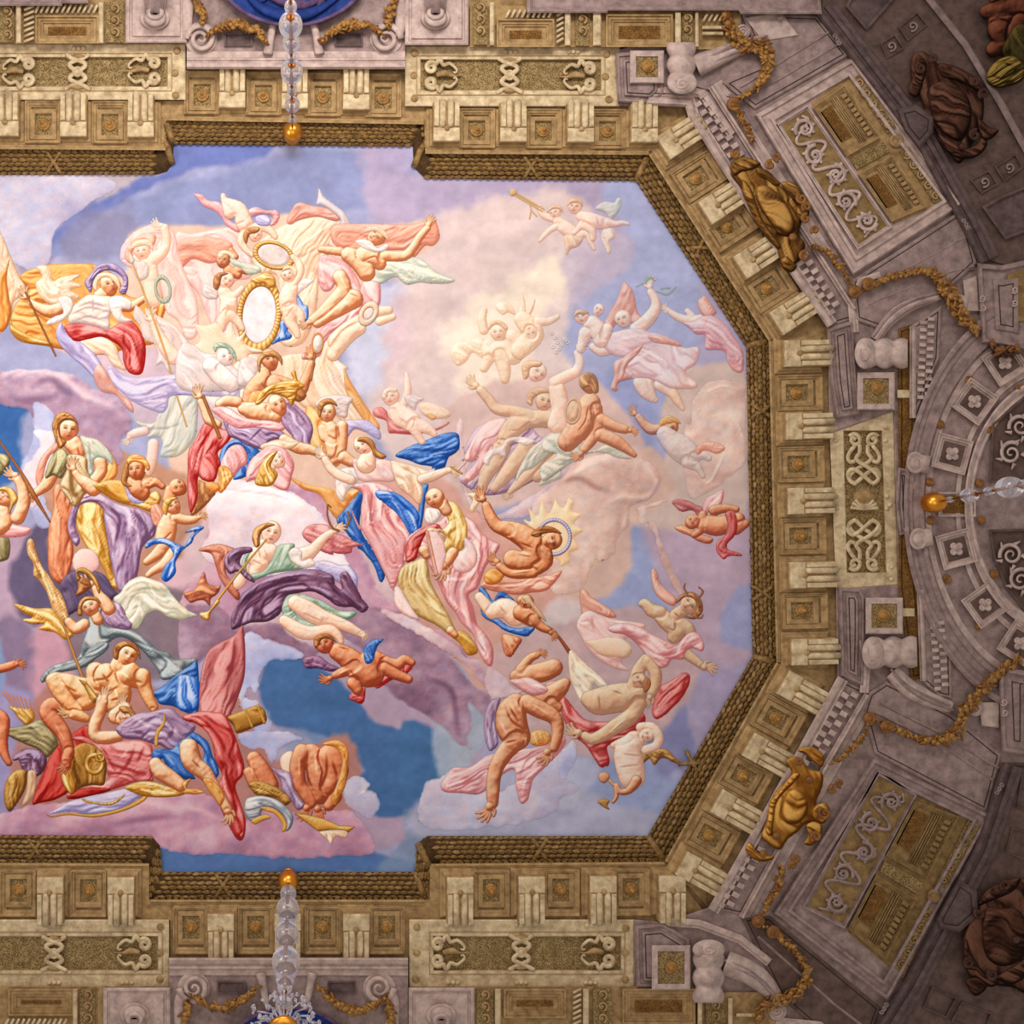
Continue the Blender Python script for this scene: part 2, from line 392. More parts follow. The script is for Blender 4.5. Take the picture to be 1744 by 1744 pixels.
def paint(name, pal, p, parent, fold=None, fw=7.0, amp=.30, dark='', light='', lw=1.7, step=2, R=16.0, line=.45, noise=.12, sp=5, k=.05, holes='', cl=False, sharp=False, kw_soft=5.0):
    """one cloth / wing / cloud / object form from its outline. fold = degrees or a flow path"""
    P = np.array([q[:2] for q in pts(p)])
    if not sharp: P = spline(P, True, sp)
    x0, y0 = P.min(0); x1, y1 = P.max(0)
    X, Y = grid(x0, y0, x1, y1, step)
    S = sdist_poly(X, Y, P)
    if holes:
        for H in polys(holes): S = np.minimum(S, -sdist_poly(X, Y, spline([q[:2] for q in H], True, 5)))
    SEED[0] += 11; sd = SEED[0]
    if cl:   # cloud: puffy edge
        S = S + (fbm(X/16, Y/16, sd, 3)-.5)*9
    smax = max(3.0, min(float(S.max()), R)); t = np.clip(S/smax, 0, 1); dome = np.sqrt(1-(1-t)**2)*smax
    f = np.zeros_like(S); ex = np.zeros_like(S)
    if fold is not None:
        if isinstance(fold, str):
            ac, al = path_coords(X, Y, spline([q[:2] for q in pts(fold)], False, 6))
        else:
            a = math.radians(fold); al = X*math.cos(a)+Y*math.sin(a); ac = -X*math.sin(a)+Y*math.cos(a)
        wx = fbm(X/34, Y/34, sd, 2)*2.6
        v1 = vnoise(ac/(fw*1.15)+wx, al/(fw*8), sd+1); v2 = vnoise(ac/(fw*.5)+wx*1.3, al/(fw*5), sd+2)
        c1 = np.exp(-((2*v1-1)/.26)**2); c2 = np.exp(-((2*v2-1)/.24)**2); tip = np.clip(S/5, 0, 1)
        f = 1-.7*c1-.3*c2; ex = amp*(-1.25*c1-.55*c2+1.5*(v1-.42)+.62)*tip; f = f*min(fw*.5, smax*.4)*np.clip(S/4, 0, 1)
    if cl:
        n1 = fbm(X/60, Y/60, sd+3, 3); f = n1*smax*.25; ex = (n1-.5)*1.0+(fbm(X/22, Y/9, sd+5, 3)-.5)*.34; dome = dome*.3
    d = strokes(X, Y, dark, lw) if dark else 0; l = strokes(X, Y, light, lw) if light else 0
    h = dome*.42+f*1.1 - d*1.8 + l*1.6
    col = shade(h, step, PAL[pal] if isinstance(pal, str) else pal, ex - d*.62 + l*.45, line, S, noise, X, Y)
    if cl:
        jx = np.clip(((X-SKX0)/3).astype(int), 0, SKYC.shape[1]-1); jy = np.clip(((Y-SKY0)/3).astype(int), 0, SKYC.shape[0]-1)
        m = np.clip((S+1)/kw_soft, 0, 1); m = (m*m*(3-2*m))[..., None]; col = SKYC[jy, jx]*(1-m)+col*m
        ok = (S > 0) & (X >= SKX0) & (Y >= SKY0) & (X <= SKX0+3*SKYC.shape[1]-3) & (Y <= SKY0+3*SKYC.shape[0]-3); SKYC[jy[ok], jx[ok]] = col[ok]
        h = h*np.clip(S/20, 0, 1)
    return emit(name, X, Y, S, h*k, col, step, parent, base_eps=.5 if cl else .45)
def face(col, h, X, Y, hd, pal):
    cx, cy, rx, ry, ang, yaw = hd
    a = math.radians(ang); ux, uy = math.sin(a), -math.cos(a); vx, vy = math.cos(a), math.sin(a)
    u = ((X-cx)*vx+(Y-cy)*vy)/rx; v = ((X-cx)*ux+(Y-cy)*uy)/ry      # u right, v up, -1..1
    ins = (u*u+v*v) < 1.0
    dk = np.array(pal[0])*.45; q = yaw*.38
    def spot(u0, v0, su, sv, c, s):
        m = (np.exp(-((u-u0)/su)**2-((v-v0)/sv)**2)*s*ins)[..., None]
        return m, np.array(c)
    marks = [(q+.36,.10,.20,.085,dk,.95),(q-.36,.10,.20,.085,dk,.95),(q+.38,.30,.25,.07,np.array(pal[0])*.8,.65),(q-.38,.30,.25,.07,np.array(pal[0])*.8,.65),
             (q*1.5+.06,-.10,.08,.22,pal[0],.55),(q*1.5,-.24,.13,.07,np.array(pal[0])*.7,.8),(q*1.3,-.50,.24,.085,(.62,.20,.16),.9),(q*1.3,-.63,.18,.06,pal[0],.5),
             (q+.46,-.22,.24,.20,(.93,.55,.46),.45),(q-.46,-.22,.24,.20,(.93,.55,.46),.45),(q*1.5,-.05,.06,.22,pal[2],.6),(q*.8,.55,.4,.2,pal[2],.5)]
    for u0,v0,su,sv,c,s in marks:
        m, c = spot(u0,v0,su,sv,c,s); col = col*(1-m)+c*m
    return col
def body(name, pal, chains, parent, heads='', dark='', light='', lw=1.5, line=.5, noise=.14, step=1, k=.06, contrast=1.45, face_pal=None):
    """continuous figure: union of tapered limbs 'x,y,r x,y,r; ...' plus heads 'x,y,rx,ry,tilt,yaw'"""
    pal_ = PAL[pal] if isinstance(pal, str) else pal
    CH = polys(chains) if chains else []; HD = []
    for q in polys(heads) if heads else []:
        for p in q: HD.append(p)
    xs = [p[0]-p[2] for c in CH for p in c]+[p[0]-p[2]*1.4 for p in HD]; xe = [p[0]+p[2] for c in CH for p in c]+[p[0]+p[2]*1.4 for p in HD]
    ys = [p[1]-p[2] for c in CH for p in c]+[p[1]-p[2]*1.4 for p in HD]; ye = [p[1]+p[2] for c in CH for p in c]+[p[1]+p[2]*1.4 for p in HD]
    X, Y = grid(min(xs), min(ys), max(xe), max(ye), step)
    S = np.full(X.shape, -99.0); Hh = np.zeros(X.shape)
    def cap(p, q):
        ex, ey = q[0]-p[0], q[1]-p[1]; l = ex*ex+ey*ey+1e-9
        t = np.clip(((X-p[0])*ex+(Y-p[1])*ey)/l, 0, 1); r = p[2]+(q[2]-p[2])*t
        return r-np.hypot(X-p[0]-t*ex, Y-p[1]-t*ey), r
    for c in CH:
        if len(c) > 2: c = [tuple(q) for q in spline([q[:3] for q in c], False, 3)]
        sc = np.full(X.shape, -99.0); hc = np.zeros(X.shape)
        for p, q in zip(c[:-1], c[1:]) if len(c) > 1 else [(c[0], c[0])]:
            s, r = cap(p, q); hh = np.where(s > 0, np.sqrt(np.maximum(r*r-np.maximum(r-s, 0)**2, 0)), 0)
            hc = np.maximum(hc, hh); sc = np.maximum(sc, s)
        Hh = np.where(sc > 0, np.maximum(Hh*.62, hc) + .12*Hh, Hh)    # later limbs lie in front
        kk = 2.0; hs = np.clip(.5+.5*(sc-S)/kk, 0, 1); S = S*(1-hs)+sc*hs+kk*hs*(1-hs)*.5
    for p in HD:
        cx, cy, rx, ry, ang, yaw = (list(p)+[0,0])[:6]
        a = math.radians(ang); ux, uy = math.sin(a), -math.cos(a); vx, vy = math.cos(a), math.sin(a)
        u = ((X-cx)*vx+(Y-cy)*vy)/rx; v = ((X-cx)*ux+(Y-cy)*uy)/ry
        uu = u*(1+.22*np.clip(-v, 0, 1))
        e = 1-np.hypot(uu, v); s = e*min(rx, ry); hh = np.sqrt(np.maximum(1-uu*uu-v*v, 0))*min(rx, ry)*1.0
        q = yaw*.38; hh = hh + np.exp(-((u-q*1.5)/.12)**2-((v+.1)/.28)**2)*rx*.22*(s > 0) - np.exp(-((np.abs(u-q)-.36)/.2)**2-((v-.1)/.12)**2)*rx*.10*(s > 0)
        Hh = np.where(s > 0, np.maximum(hh+2.5, Hh*.5), Hh); S = np.maximum(S, s)
    for _ in range(3): Hh = (Hh + np.roll(Hh,1,0)+np.roll(Hh,-1,0)+np.roll(Hh,1,1)+np.roll(Hh,-1,1))/5
    SEED[0] += 7
    mus = (fbm(X/13, Y/13, SEED[0], 2)-.5)*np.clip(Hh/9, 0, 1.5)
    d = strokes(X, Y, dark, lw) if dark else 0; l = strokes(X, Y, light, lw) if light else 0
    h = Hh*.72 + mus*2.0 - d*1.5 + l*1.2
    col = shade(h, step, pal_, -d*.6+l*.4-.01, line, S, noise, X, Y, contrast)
    for p in HD: col = face(col, h, X, Y, (list(p)+[0,0])[:6], face_pal or pal_)
    pc = comps(S > -.75*step)
    if len(pc) > 1:
        for i, m in enumerate(pc): emit(name if i == 0 else 'limb', X, Y, np.where(m, S, -9.0), h*k, col, step, parent)
        return None
    return emit(name, X, Y, S, h*k, col, step, parent)
def comps(m):
    lab = np.where(m, np.arange(m.size).reshape(m.shape)+1, 0)
    for _ in range(600):
        n = lab.copy()
        n[1:] = np.maximum(n[1:], lab[:-1]); n[:-1] = np.maximum(n[:-1], lab[1:]); n[:,1:] = np.maximum(n[:,1:], lab[:,:-1]); n[:,:-1] = np.maximum(n[:,:-1], lab[:,1:])
        n = np.where(m, n, 0)
        if (n == lab).all(): break
        lab = n
    ids, c = np.unique(lab[lab > 0], return_counts=True)
    return [lab == i for i in ids[np.argsort(-c)] if (lab == i).sum() > 12]
def hand(x, y, r, ang, spread=55, n=4, curl=.9):
    """chain strings (photo px) of a palm with four fingers and a side thumb"""
    out = []
    a0 = math.radians(ang)
    for i in range(n):
        a = a0+math.radians(-spread/2+spread*i/(n-1)); L = r*(1.75+.35*math.sin(PI*(i+.7)/n))
        bx, by = x+r*.5*math.cos(a), y+r*.5*math.sin(a)
        mx, my = x+L*.8*math.cos(a), y+L*.8*math.sin(a); tx, ty = mx+L*.55*math.cos(a+curl*.5), my+L*.55*math.sin(a+curl*.5)
        out.append(f'Z {bx:.1f},{by:.1f},{r*.3:.2f} {mx:.1f},{my:.1f},{r*.27:.2f} {tx:.1f},{ty:.1f},{r*.2:.2f}')
    a = a0-math.radians(spread/2+50)
    out.append(f'Z {x:.1f},{y:.1f},{r*.4:.2f} {x+r*1.1*math.cos(a):.1f},{y+r*1.1*math.sin(a):.1f},{r*.3:.2f} {x+r*1.7*math.cos(a+.5):.1f},{y+r*1.7*math.sin(a+.5):.1f},{r*.22:.2f}')
    out.append(f'Z {x:.1f},{y:.1f},{r*.75:.2f}')
    return ';'.join(out)
def hnd(s, ang, **kw):
    p = pts(s, 3)[0]; return hand(p[0], p[1], p[2], ang, **kw)
def ring(name, pal, s, parent, wdt, step=1, inner=None, n=40):
    """oval frame 'x,y,rx,ry,tilt' with width px; optional inner disc"""
    cx, cy, rx, ry, ang = (list(pts(s)[0])+[0])[:5]; a = math.radians(ang)
    X, Y = grid(cx-max(rx,ry)-wdt, cy-max(rx,ry)-wdt, cx+max(rx,ry)+wdt, cy+max(rx,ry)+wdt, step)
    u = (X-cx)*math.cos(a)+(Y-cy)*math.sin(a); v = -(X-cx)*math.sin(a)+(Y-cy)*math.cos(a)
    r = np.hypot(u/rx, v/ry); dd = (r-1)*min(rx, ry); th = np.arctan2(v, u)
    if inner:
        S = -dd; col = shade(np.clip(S,0,6), step, PAL[inner], (fbm(X/10,Y/10,9,3)-.5)*.7, .2, S, .2, X, Y)
        emit('oval_disc', X, Y, S, np.zeros_like(S), col, step, parent)
    S = wdt/2-np.abs(dd); h = np.sqrt(np.maximum(wdt*wdt/4-dd*dd, 0))*(1+.15*np.sin(th*n))
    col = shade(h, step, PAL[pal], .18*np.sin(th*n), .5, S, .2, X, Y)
    return emit(name, X, Y, S, h*.4, col, step, parent)
def bar(name, pal, s, parent, step=1, **kw):
    return body(name, pal, s, parent, step=step, noise=.08, **kw)
USED = {}
def F(name, label, cat, group=None, at=None):
    x, y = pts(at)[0][:2]; o = empty(name, W(x, y, HM[int(min(max(y,0),1743))+8, int(min(max(x,0),1743))+8]))
    return setp(o, label, cat, group)
# ---------------------------------------------------------------- the painted vault field (sky) and its clouds
FIELD = pts('Z -8,298 270,297 288,288 295,272 295,246 703,248 704,270 710,290 724,303 1083,307 1272,590 1283,1118 1105,1425 727,1425 713,1435 709,1450 708,1485 275,1485 272,1445 262,1426 -8,1423')
def soft(X, Y, col, p, c, w=14, amt=1.0, sd=0):
    P = spline([q[:2] for q in pts(p)], True, 4)
    S = sdist_poly(X, Y, P) + (fbm(X/30, Y/30, 40+sd, 4)-.5)*w*2.2
    m = (np.clip(.5+S/(1.1*w), 0, 1)**1.0*amt)[..., None]
    return col*(1-m)+np.array(c)*m
X, Y = grid(-8, 240, 1292, 1492, 3)
col = np.ones(X.shape+(3,))*np.array((.64,.65,.83))
SKY = [
 ('Z -8,290 300,290 230,310 150,370 95,420 85,460 -8,520', (.75,.69,.75), 12, 1), ('Z 20,400 80,370 120,380 70,420 30,470 10,450', (.86,.78,.77), 16, .7),
 ('Z 290,240 470,240 420,275 330,290 240,330 160,380 110,420 80,450 95,395 150,350 230,310 290,285', (.42,.48,.78), 8, 1),
 ('Z 240,330 420,280 560,250 720,300 740,360 520,360 330,400 200,440 110,440 90,420', (.53,.57,.78), 14, .9),
 ('Z 120,380 220,350 220,430 120,445', (.55,.53,.68), 14, .7), ('Z 35,440 85,400 85,470 40,470', (.58,.55,.72), 10, .8),
 ('Z 620,250 704,248 724,303 1083,307 1040,420 900,330 760,400 650,400', (.71,.64,.78), 16, .9), ('Z 640,250 700,250 700,300 650,290', (.66,.62,.80), 10, .6),
 ('Z 690,420 760,380 880,330 960,340 1010,430 1000,520 940,560 860,480 760,520 700,520', (.86,.77,.78), 22, .85), ('Z 780,400 870,360 900,380 840,440 800,500 780,470', (.88,.80,.74), 12, .7),
 ('Z 590,520 680,480 740,500 760,560 700,640 640,690 590,640', (.79,.80,.92), 14, 1), ('Z 680,500 770,500 790,640 760,700 660,640 660,560', (.86,.74,.78), 20, .9),
 ('Z 640,430 800,350 960,325 1020,400 1005,520 985,640 1000,700 900,810 760,840 650,760 625,690 690,600 690,500', (.87,.78,.79), 16, 1),
 ('Z 760,560 850,490 960,430 1000,520 960,640 880,700 800,690', (.96,.89,.83), 26, 1), ('Z 930,520 1000,500 960,640 920,700 900,640', (.84,.76,.80), 14, .7),
 ('Z 970,520 1040,430 1100,420 1200,480 1270,600 1265,640 1180,700 1150,760 1000,720 990,640 960,600', (.65,.68,.87), 18, 1), ('Z 1000,640 1060,640 1120,720 1080,760 1010,700', (.58,.62,.84), 14, .8),
 ('Z 1030,310 1083,307 1200,480 1100,470 1060,400', (.66,.69,.88), 14, 1), ('Z 960,420 1060,400 1080,430 1010,500 970,520', (.76,.70,.81), 14, .8),
 ('Z 1190,480 1272,590 1283,640 1283,900 1200,950 1130,980 1190,800', (.72,.67,.82), 14, .7),
 ('Z -8,680 50,690 60,720 45,790 -8,830', (.20,.40,.70), 5, 1), ('Z 50,700 100,720 110,860 100,960 40,990 -8,980 -8,860 30,800', (.66,.66,.83), 10, .9),
 ('Z -8,940 70,900 110,1000 60,1060 -8,1060', (.74,.62,.74), 12, 1), ('Z 20,960 80,880 110,950 120,1050 60,1070 20,1020', (.40,.35,.50), 9, 1), ('Z -8,1060 50,1070 60,1200 -8,1220', (.56,.47,.62), 10, 1), ('Z -8,1080 6,1100 4,1220 -8,1230', (.50,.60,.80), 5, 1),
 ('Z 50,1080 110,1060 130,1120 100,1190 60,1200', (.82,.60,.70), 14, 1), ('Z 100,960 200,970 220,1060 110,1040', (.42,.36,.50), 10, 1), ('Z -8,1190 60,1200 60,1400 -8,1400', (.62,.58,.80), 10, 1),
 ('Z 220,1010 330,940 420,990 440,1060 330,1120 250,1090', (.60,.46,.57), 12, 1), ('Z 260,900 330,860 420,880 400,960 300,1000 250,980', (.86,.70,.76), 14, 1),
 ('Z 420,1060 640,1090 760,1160 830,1190 820,1280 720,1420 560,1440 460,1300 420,1180', (.70,.60,.72), 10, 1),
 ('Z 448,1130 470,1115 520,1125 600,1175 640,1230 720,1250 760,1300 720,1370 640,1390 560,1330 530,1260 460,1230 440,1180', (.26,.43,.68), 6, 1),
 ('Z 410,1200 450,1200 475,1260 560,1270 620,1310 590,1330 520,1350 430,1330', (.72,.68,.80), 8, .9), ('Z 470,1240 560,1255 600,1300 540,1300 480,1270', (.55,.62,.80), 7, .7),
 ('Z 690,1230 760,1260 760,1340 700,1370 660,1340', (.26,.44,.68), 6, 1), ('Z 270,1440 400,1450 560,1435 700,1470 709,1485 275,1485', (.32,.47,.74), 6, 1),
 ('Z 690,1430 640,1480 700,1490 715,1440 740,1380 690,1380', (.48,.58,.74), 8, .8),
 ('Z 760,1160 850,1180 800,1300 760,1330 735,1260', (.66,.72,.82), 10, .9), ('Z 715,1360 800,1310 980,1290 1080,1340 1140,1320 1110,1425 720,1425', (.68,.69,.83), 12, 1),
 ('Z 960,1270 1060,1280 1150,1320 1120,1380 1000,1350', (.58,.64,.84), 12, .9), ('Z 990,1290 940,1330 960,1380 1020,1320', (.76,.76,.87), 8, .6),
 ('Z 1100,1140 1190,1140 1220,1200 1140,1330 1100,1260', (.52,.53,.74), 10, .95), ('Z 1180,1140 1283,1110 1200,1270 1170,1210', (.67,.62,.78), 8, 1),
 ('Z 1000,950 1060,880 1090,880 1110,940 1130,1000 1100,1080 1010,1090 990,1010', (.60,.65,.85), 6, 1), ('Z 1100,880 1280,860 1283,1100 1200,1120 1130,1000', (.75,.65,.76), 12, 1),
 ('Z 1240,1020 1283,1000 1283,1100 1230,1090', (.60,.63,.84), 7, .9), ('Z 940,960 1000,940 990,1080 1010,1180 880,1180 860,1080', (.88,.80,.80), 14, .9), ('Z 860,1080 940,1060 960,1160 880,1180 820,1170', (.78,.73,.73), 12, .8),
 ('Z 1130,790 1125,700 1165,630 1240,618 1272,650 1274,860 1190,905 1060,890 1000,840', (.84,.74,.72), 8, 1), ('Z 870,800 1080,750 1150,830 1080,890 1060,1000 960,1015 920,890', (.86,.71,.66), 9, .95), ('Z 1180,700 1240,690 1262,740 1230,790 1180,760', (.76,.64,.62), 9, .7),
 # warm underpainting beneath the crowded groups
 ('Z 205,470 213,410 245,385 300,385 420,385 500,365 600,385 700,380 745,380 742,420 690,440 650,470 640,520 600,560 560,650 630,740 640,830 560,880 440,880 320,880 290,800 280,700 200,640 110,600 30,545 20,480 100,450', (.91,.76,.68), 7, 1),
 ('Z 150,600 300,600 420,640 400,720 300,760 220,700 170,650', (.82,.72,.80), 8, .9), ('Z 330,640 400,600 470,640 440,700 380,700', (.97,.92,.88), 8, .9),
 ('Z 70,800 110,740 190,760 330,820 340,900 300,960 240,1000 100,960 80,880', (.78,.56,.46), 7, 1),
 ('Z 630,820 740,810 860,890 960,890 1000,960 900,1060 860,1080 850,1190 760,1110 700,1060 640,960', (.86,.64,.60), 9, 1),
 ('Z 760,700 900,640 1010,650 1090,740 1060,790 900,850 790,860', (.86,.73,.72), 9, 1), ('Z 930,860 1010,870 1020,960 960,1000 930,950', (.92,.78,.66), 12, .8),
 ('Z 60,1190 150,1150 330,1180 430,1200 470,1290 590,1250 600,1380 430,1400 80,1390 20,1330', (.74,.50,.48), 7, 1),
 ('Z 330,900 600,860 700,1010 640,1090 430,1080 340,1010', (.85,.73,.77), 9, 1), ('Z 120,1000 320,1010 330,1140 140,1160', (.52,.44,.50), 9, .9),
 ('Z 840,1110 960,1060 1100,1040 1190,1150 1060,1290 900,1260 830,1200', (.80,.66,.68), 9, .9),
]
for k, (p, c, ww, am) in enumerate(SKY): col = soft(X, Y, col, p, c, ww, am, k)
# brushed plaster: broad streaks of thinner pigment
n = fbm(X/60+fbm(X/120, Y/120, 3)*3, Y/26, 77, 5)[..., None]; col = col*(.93+.14*n); col = col + (fbm(X/9, Y/9, 91, 3)[..., None]-.5)*.05
g_ = col.mean(-1, keepdims=True); col = (g_+(col-g_)*.86)*np.array([1.0,.985,.965]); col = col*(.95+.08*fbm(X/18, Y/18, 13, 4)[..., None])
SKYC = col.copy(); SKX0 = X[0,0]; SKY0 = Y[0,0]
S = sdist_poly(X, Y, np.array([p[:2] for p in FIELD]))
sky = emit('ceiling', X, Y, S, np.zeros_like(S), col, 3, None, base_eps=0)
setp(sky, 'frescoed vault field of lavender and blue sky inside the laurel frame', None, None, 'structure')
HM[:] = 0
CL = lambda pal, p, **kw: paint('cloud', pal, p, sky, cl=True, step=3, R=kw.pop('R', 30), line=kw.pop('line', .12), noise=.3, k=.10, **kw)
CL('c8', 'Z -8,300 120,298 200,310 150,350 95,392 88,440 60,470 30,450 -8,430')
CL('c6', 'E 174,124 145,120 128,135 125,160 J 120,20 118,60 125,88 135,86 150,78 165,65 174,55 174,5', light='J 145,15 160,14 170,30 172,45;J 125,60 140,75 150,60 158,40;E 140,130 155,125 168,128', R=40)
CL('c2', 'I 88,60 82,75 86,95 84,110 90,125 110,150 J 0,75 10,62 40,52 50,50 80,54 95,65 97,78 85,92 60,95 45,100 20,98 0,100 I 120,150 95,130', R=34)
CL('c6', 'J -20,100 0,78 25,55 50,48 78,53 93,62 97,76 88,88 70,97 69,112 60,125 55,140 44,145 40,142 35,150 30,165 20,174 0,174 -10,140', light='J 48,95 62,88 85,88 94,75 84,60;J 62,125 66,110 68,98;J 10,74 30,60 50,52', dark='J 8,75 25,72 40,80 55,85', lw=5, R=36)
CL('c6', 'J 76,96 95,92 112,88 90,97 86,105 90,118 96,135 100,150 112,174 118,174 100,130 92,110 80,112 78,104', R=12)
CL('c1', 'G -6,10 5,6 20,4 48,5 70,12 90,24 106,32 117,44 118,56 108,72 112,85 100,98 88,100 80,85 66,62 48,68 30,50 20,40 -6,36', light='G 5,18 25,6 48,8 62,16 75,28 95,36 112,48;G 0,12 20,4 45,4', dark='G 30,20 45,14 58,24 70,30;G 10,30 25,34 50,30', lw=6, R=40)
CL('c7', 'G 30,34 48,42 48,60 50,75 40,85 34,95 38,115 48,140 40,150 30,140 18,98 25,78 30,60')
CL('c5', 'L 0,80 30,40 20,30 30,15 60,0 100,-20 125,-10 135,15 160,40 174,70 M 10,95 30,110 50,125 70,135 88,150 100,165 L 174,110 60,90 40,120 10,140 0,130', R=30)
CL('c3', 'H 20,174 25,150 22,130 30,112 45,102 72,108 98,114 115,125 130,140 140,160 145,190 60,190', light='H 40,115 70,112 100,122 118,135', dark='H 28,118 40,113 60,115 80,118 100,122', R=40)
CL('c4', 'L 0,95 30,90 48,105 58,108 85,106 100,118 125,130 112,138 90,135 60,130 55,118 30,130 0,150', R=26)
CL('c4', 'M -40,120 0,112 20,114 35,118 50,125 70,140 88,150 100,165 Q 10,10 30,25 45,45 62,58 58,78 42,62 44,82 40,92 45,103 30,98 20,85 0,72 -20,60 -40,40 -50,20', light='M 10,118 30,122 50,130 70,145 86,155 100,168;Q 30,20 45,35 56,48', dark='Q 5,40 25,50 30,70 32,90', lw=5, R=36)
CL('c2', 'M 16,118 40,120 60,133 85,147 92,158 110,160 Q 50,22 62,32 75,42 82,52 70,58 60,55 48,40 30,22', R=14)
CL('c2', 'Q 60,30 75,40 84,50 95,47 80,56 70,57 62,58 55,45', R=10)
CL('c7', 'L 57,115 80,122 110,132 105,140 90,140 78,142 70,155 66,174 55,174 P 48,30 60,5 64,12 78,30 80,45 68,50 P 50,10', R=14)
CL('c7', 'P 50,48 80,44 95,46 110,52 90,60 85,70 80,75 72,62 60,62', light='P 82,47 98,46 110,50', R=14)
CL('c8', 'P 148,90 154,85 163,86 170,93 166,98 174,100 178,108 176,118 168,124 158,118 148,112 144,100', light='P 148,88 158,85 168,90;P 158,103 168,98 176,100', R=16)
CL('c5', 'O -6,150 10,142 30,137 60,136 90,140 130,130 174,125 P 30,105 50,128 75,115 100,118 145,115 160,124 172,140 174,155 150,158 90,160 40,155 10,156 O 146,178 139,171 120,172 60,172 20,172 -8,172', light='P 0,112 20,118 35,124;O 140,140 165,142;O 60,150 100,146', dark='O 100,156 140,150 165,150', lw=6, R=40)
CL('c8', 'Q 0,138 15,128 30,122 45,130 70,142 80,135 92,130 120,108 135,95 139,108 130,122 128,130 140,138 125,150 110,165 60,174 0,174', R=30)
CL('c7', 'Q 132,98 139,104 136,116 130,122 130,130 124,128 122,112', R=8)
CL('c3', 'G 20,94 35,75 30,60 48,62 48,90 40,110 30,130 18,120', R=14)
# ---------------------------------------------------------------- painted architecture, built as stucco relief stepping down from the vault
def structure(name, mb_, m, label=None, parent=None):
    o = mb_.build(name, M[m], parent)
    if parent is None: setp(o, label, None, None, 'structure')
    return o
def slab(name, poly, prof, m, parent=None, label=None):
    b = MB(); b.step([q[:2] for q in pts(poly)] if isinstance(poly, str) else poly, prof); return structure(name, b, m, label, parent)
# vault shell behind everything outside the sky field
sh = MB()
F_IN = [(-60,250),(285,250),(285,204),(722,210),(724,258),(1106,260),(1314,580),(1326,1130),(1134,1470),(734,1476),(726,1536),(254,1536),(250,1474),(-60,1472)]
outer = [(-60,-60),(1900,-60),(1900,1900),(-60,1900)]
vault = slab('ceiling', outer, [(0,-3),(2,-1)], 'ochre', None, 'plaster shell of the painted vault')
# ---- laurel garland frame of the sky
INN = [p[:2] for p in pts('Z -10,298 266,297 284,292 293,280 296,246 703,249 705,285 724,304 1083,308 1271,590 1282,1118 1103,1424 728,1424 712,1436 707,1485 276,1485 272,1440 258,1424 -10,1422')]
OUT = [p[:2] for p in pts('Z -10,254 270,257 278,252 282,238 283,206 719,213 721,244 734,262 1105,264 1309,581 1322,1128 1132,1466 742,1471 732,1478 723,1531 257,1530 254,1482 244,1470 -10,1469')]
def mid(a, b, t): return (a[0]+(b[0]-a[0])*t, a[1]+(b[1]-a[1])*t)
gar = empty('laurel_garland', W(500, 230, 5)); setp(gar, 'round laurel leaf garland moulding framing the painted sky', 'garland')
b = MB(); L = []
for t in [i/10 for i in range(11)]:
    a = PI*t; L.append([(*mid(p, q, t), 1.5+9*math.sin(a)) for p, q in zip(INN, OUT)])
V = [p for l in L for p in l]; n_ = len(INN); FF = []
for k in range(10):
    for i in range(n_-1): FF.append((k*n_+i, k*n_+i+1, (k+1)*n_+i+1, (k+1)*n_+i))
b.add(V, FF, True); b.build('bolster', M['laureld'], gar)
random.seed(5)
def leaf_mesh():
    m = MB(True); P = [(-8,0,0),(-3,-3.6,.6),(3,-3.3,1.0),(8.5,0,.6),(3,3.3,1.0),(-3,3.6,.6),(-3,0,3.6),(3,0,3.8)]
    m.add(P, [(0,1,6),(1,2,7,6),(2,3,7),(3,4,7),(4,5,6,7),(5,0,6)], False); return m.mesh('leaf')
leafm = leaf_mesh(); leafm.materials.append(M['laurel'])
slots = []
for i in range(n_-1):
    a0, a1, b0, b1 = INN[i], INN[i+1], OUT[i], OUT[i+1]
    Ln = math.hypot(a1[0]-a0[0], a1[1]-a0[1])
    if Ln < 45: continue
    nn = int(Ln/12.5); ang = math.atan2(a1[1]-a0[1], a1[0]-a0[0])
    for k in range(nn):
        for r_ in range(6):
            t = .08+.168*r_; s_ = (k+.5*(r_ % 2)+.3)/nn
            if s_ > .99: continue
            p = mid(mid(a0, a1, s_), mid(b0, b1, s_), t)
            if -8 < p[0] < 1752: slots.append((p, 1.5+9*math.sin(PI*t), ang + (.10 if r_ % 2 else -.10), (t-.5)))
random.shuffle(slots)
rest = MB()
def leaf_verts(p, h, a, tt, sc):
    out = []
    for x, y, z in [(-8,0,0),(-3,-3.6,.6),(3,-3.3,1.0),(8.5,0,.6),(3,3.3,1.0),(-3,3.6,.6),(-3,0,3.6),(3,0,3.8)]:
        out.append((p[0]+(x*math.cos(a)-y*math.sin(a))*sc, p[1]+(x*math.sin(a)+y*math.cos(a))*sc, h+z*1.1-.4+y*0))
    return out
for k, (p, h, a, tt) in enumerate(slots):
    if k < 290:
        o = bpy.data.objects.new('leaf', leafm); COL.objects.link(o); o.parent = gar; o.matrix_parent_inverse = parent_inv(gar)
        o.matrix_basis = Matrix.Translation(W(p[0], p[1], h-.3)) @ Matrix.Rotation(a, 4, 'Z')
    else: rest.add(leaf_verts(p, h, a, tt, random.uniform(.92,1.08)), [(0,1,6),(1,2,7,6),(2,3,7),(3,4,7),(4,5,6,7),(5,0,6)])
o = rest.build('leaves', M['laurel'], gar); o['kind'] = 'stuff'
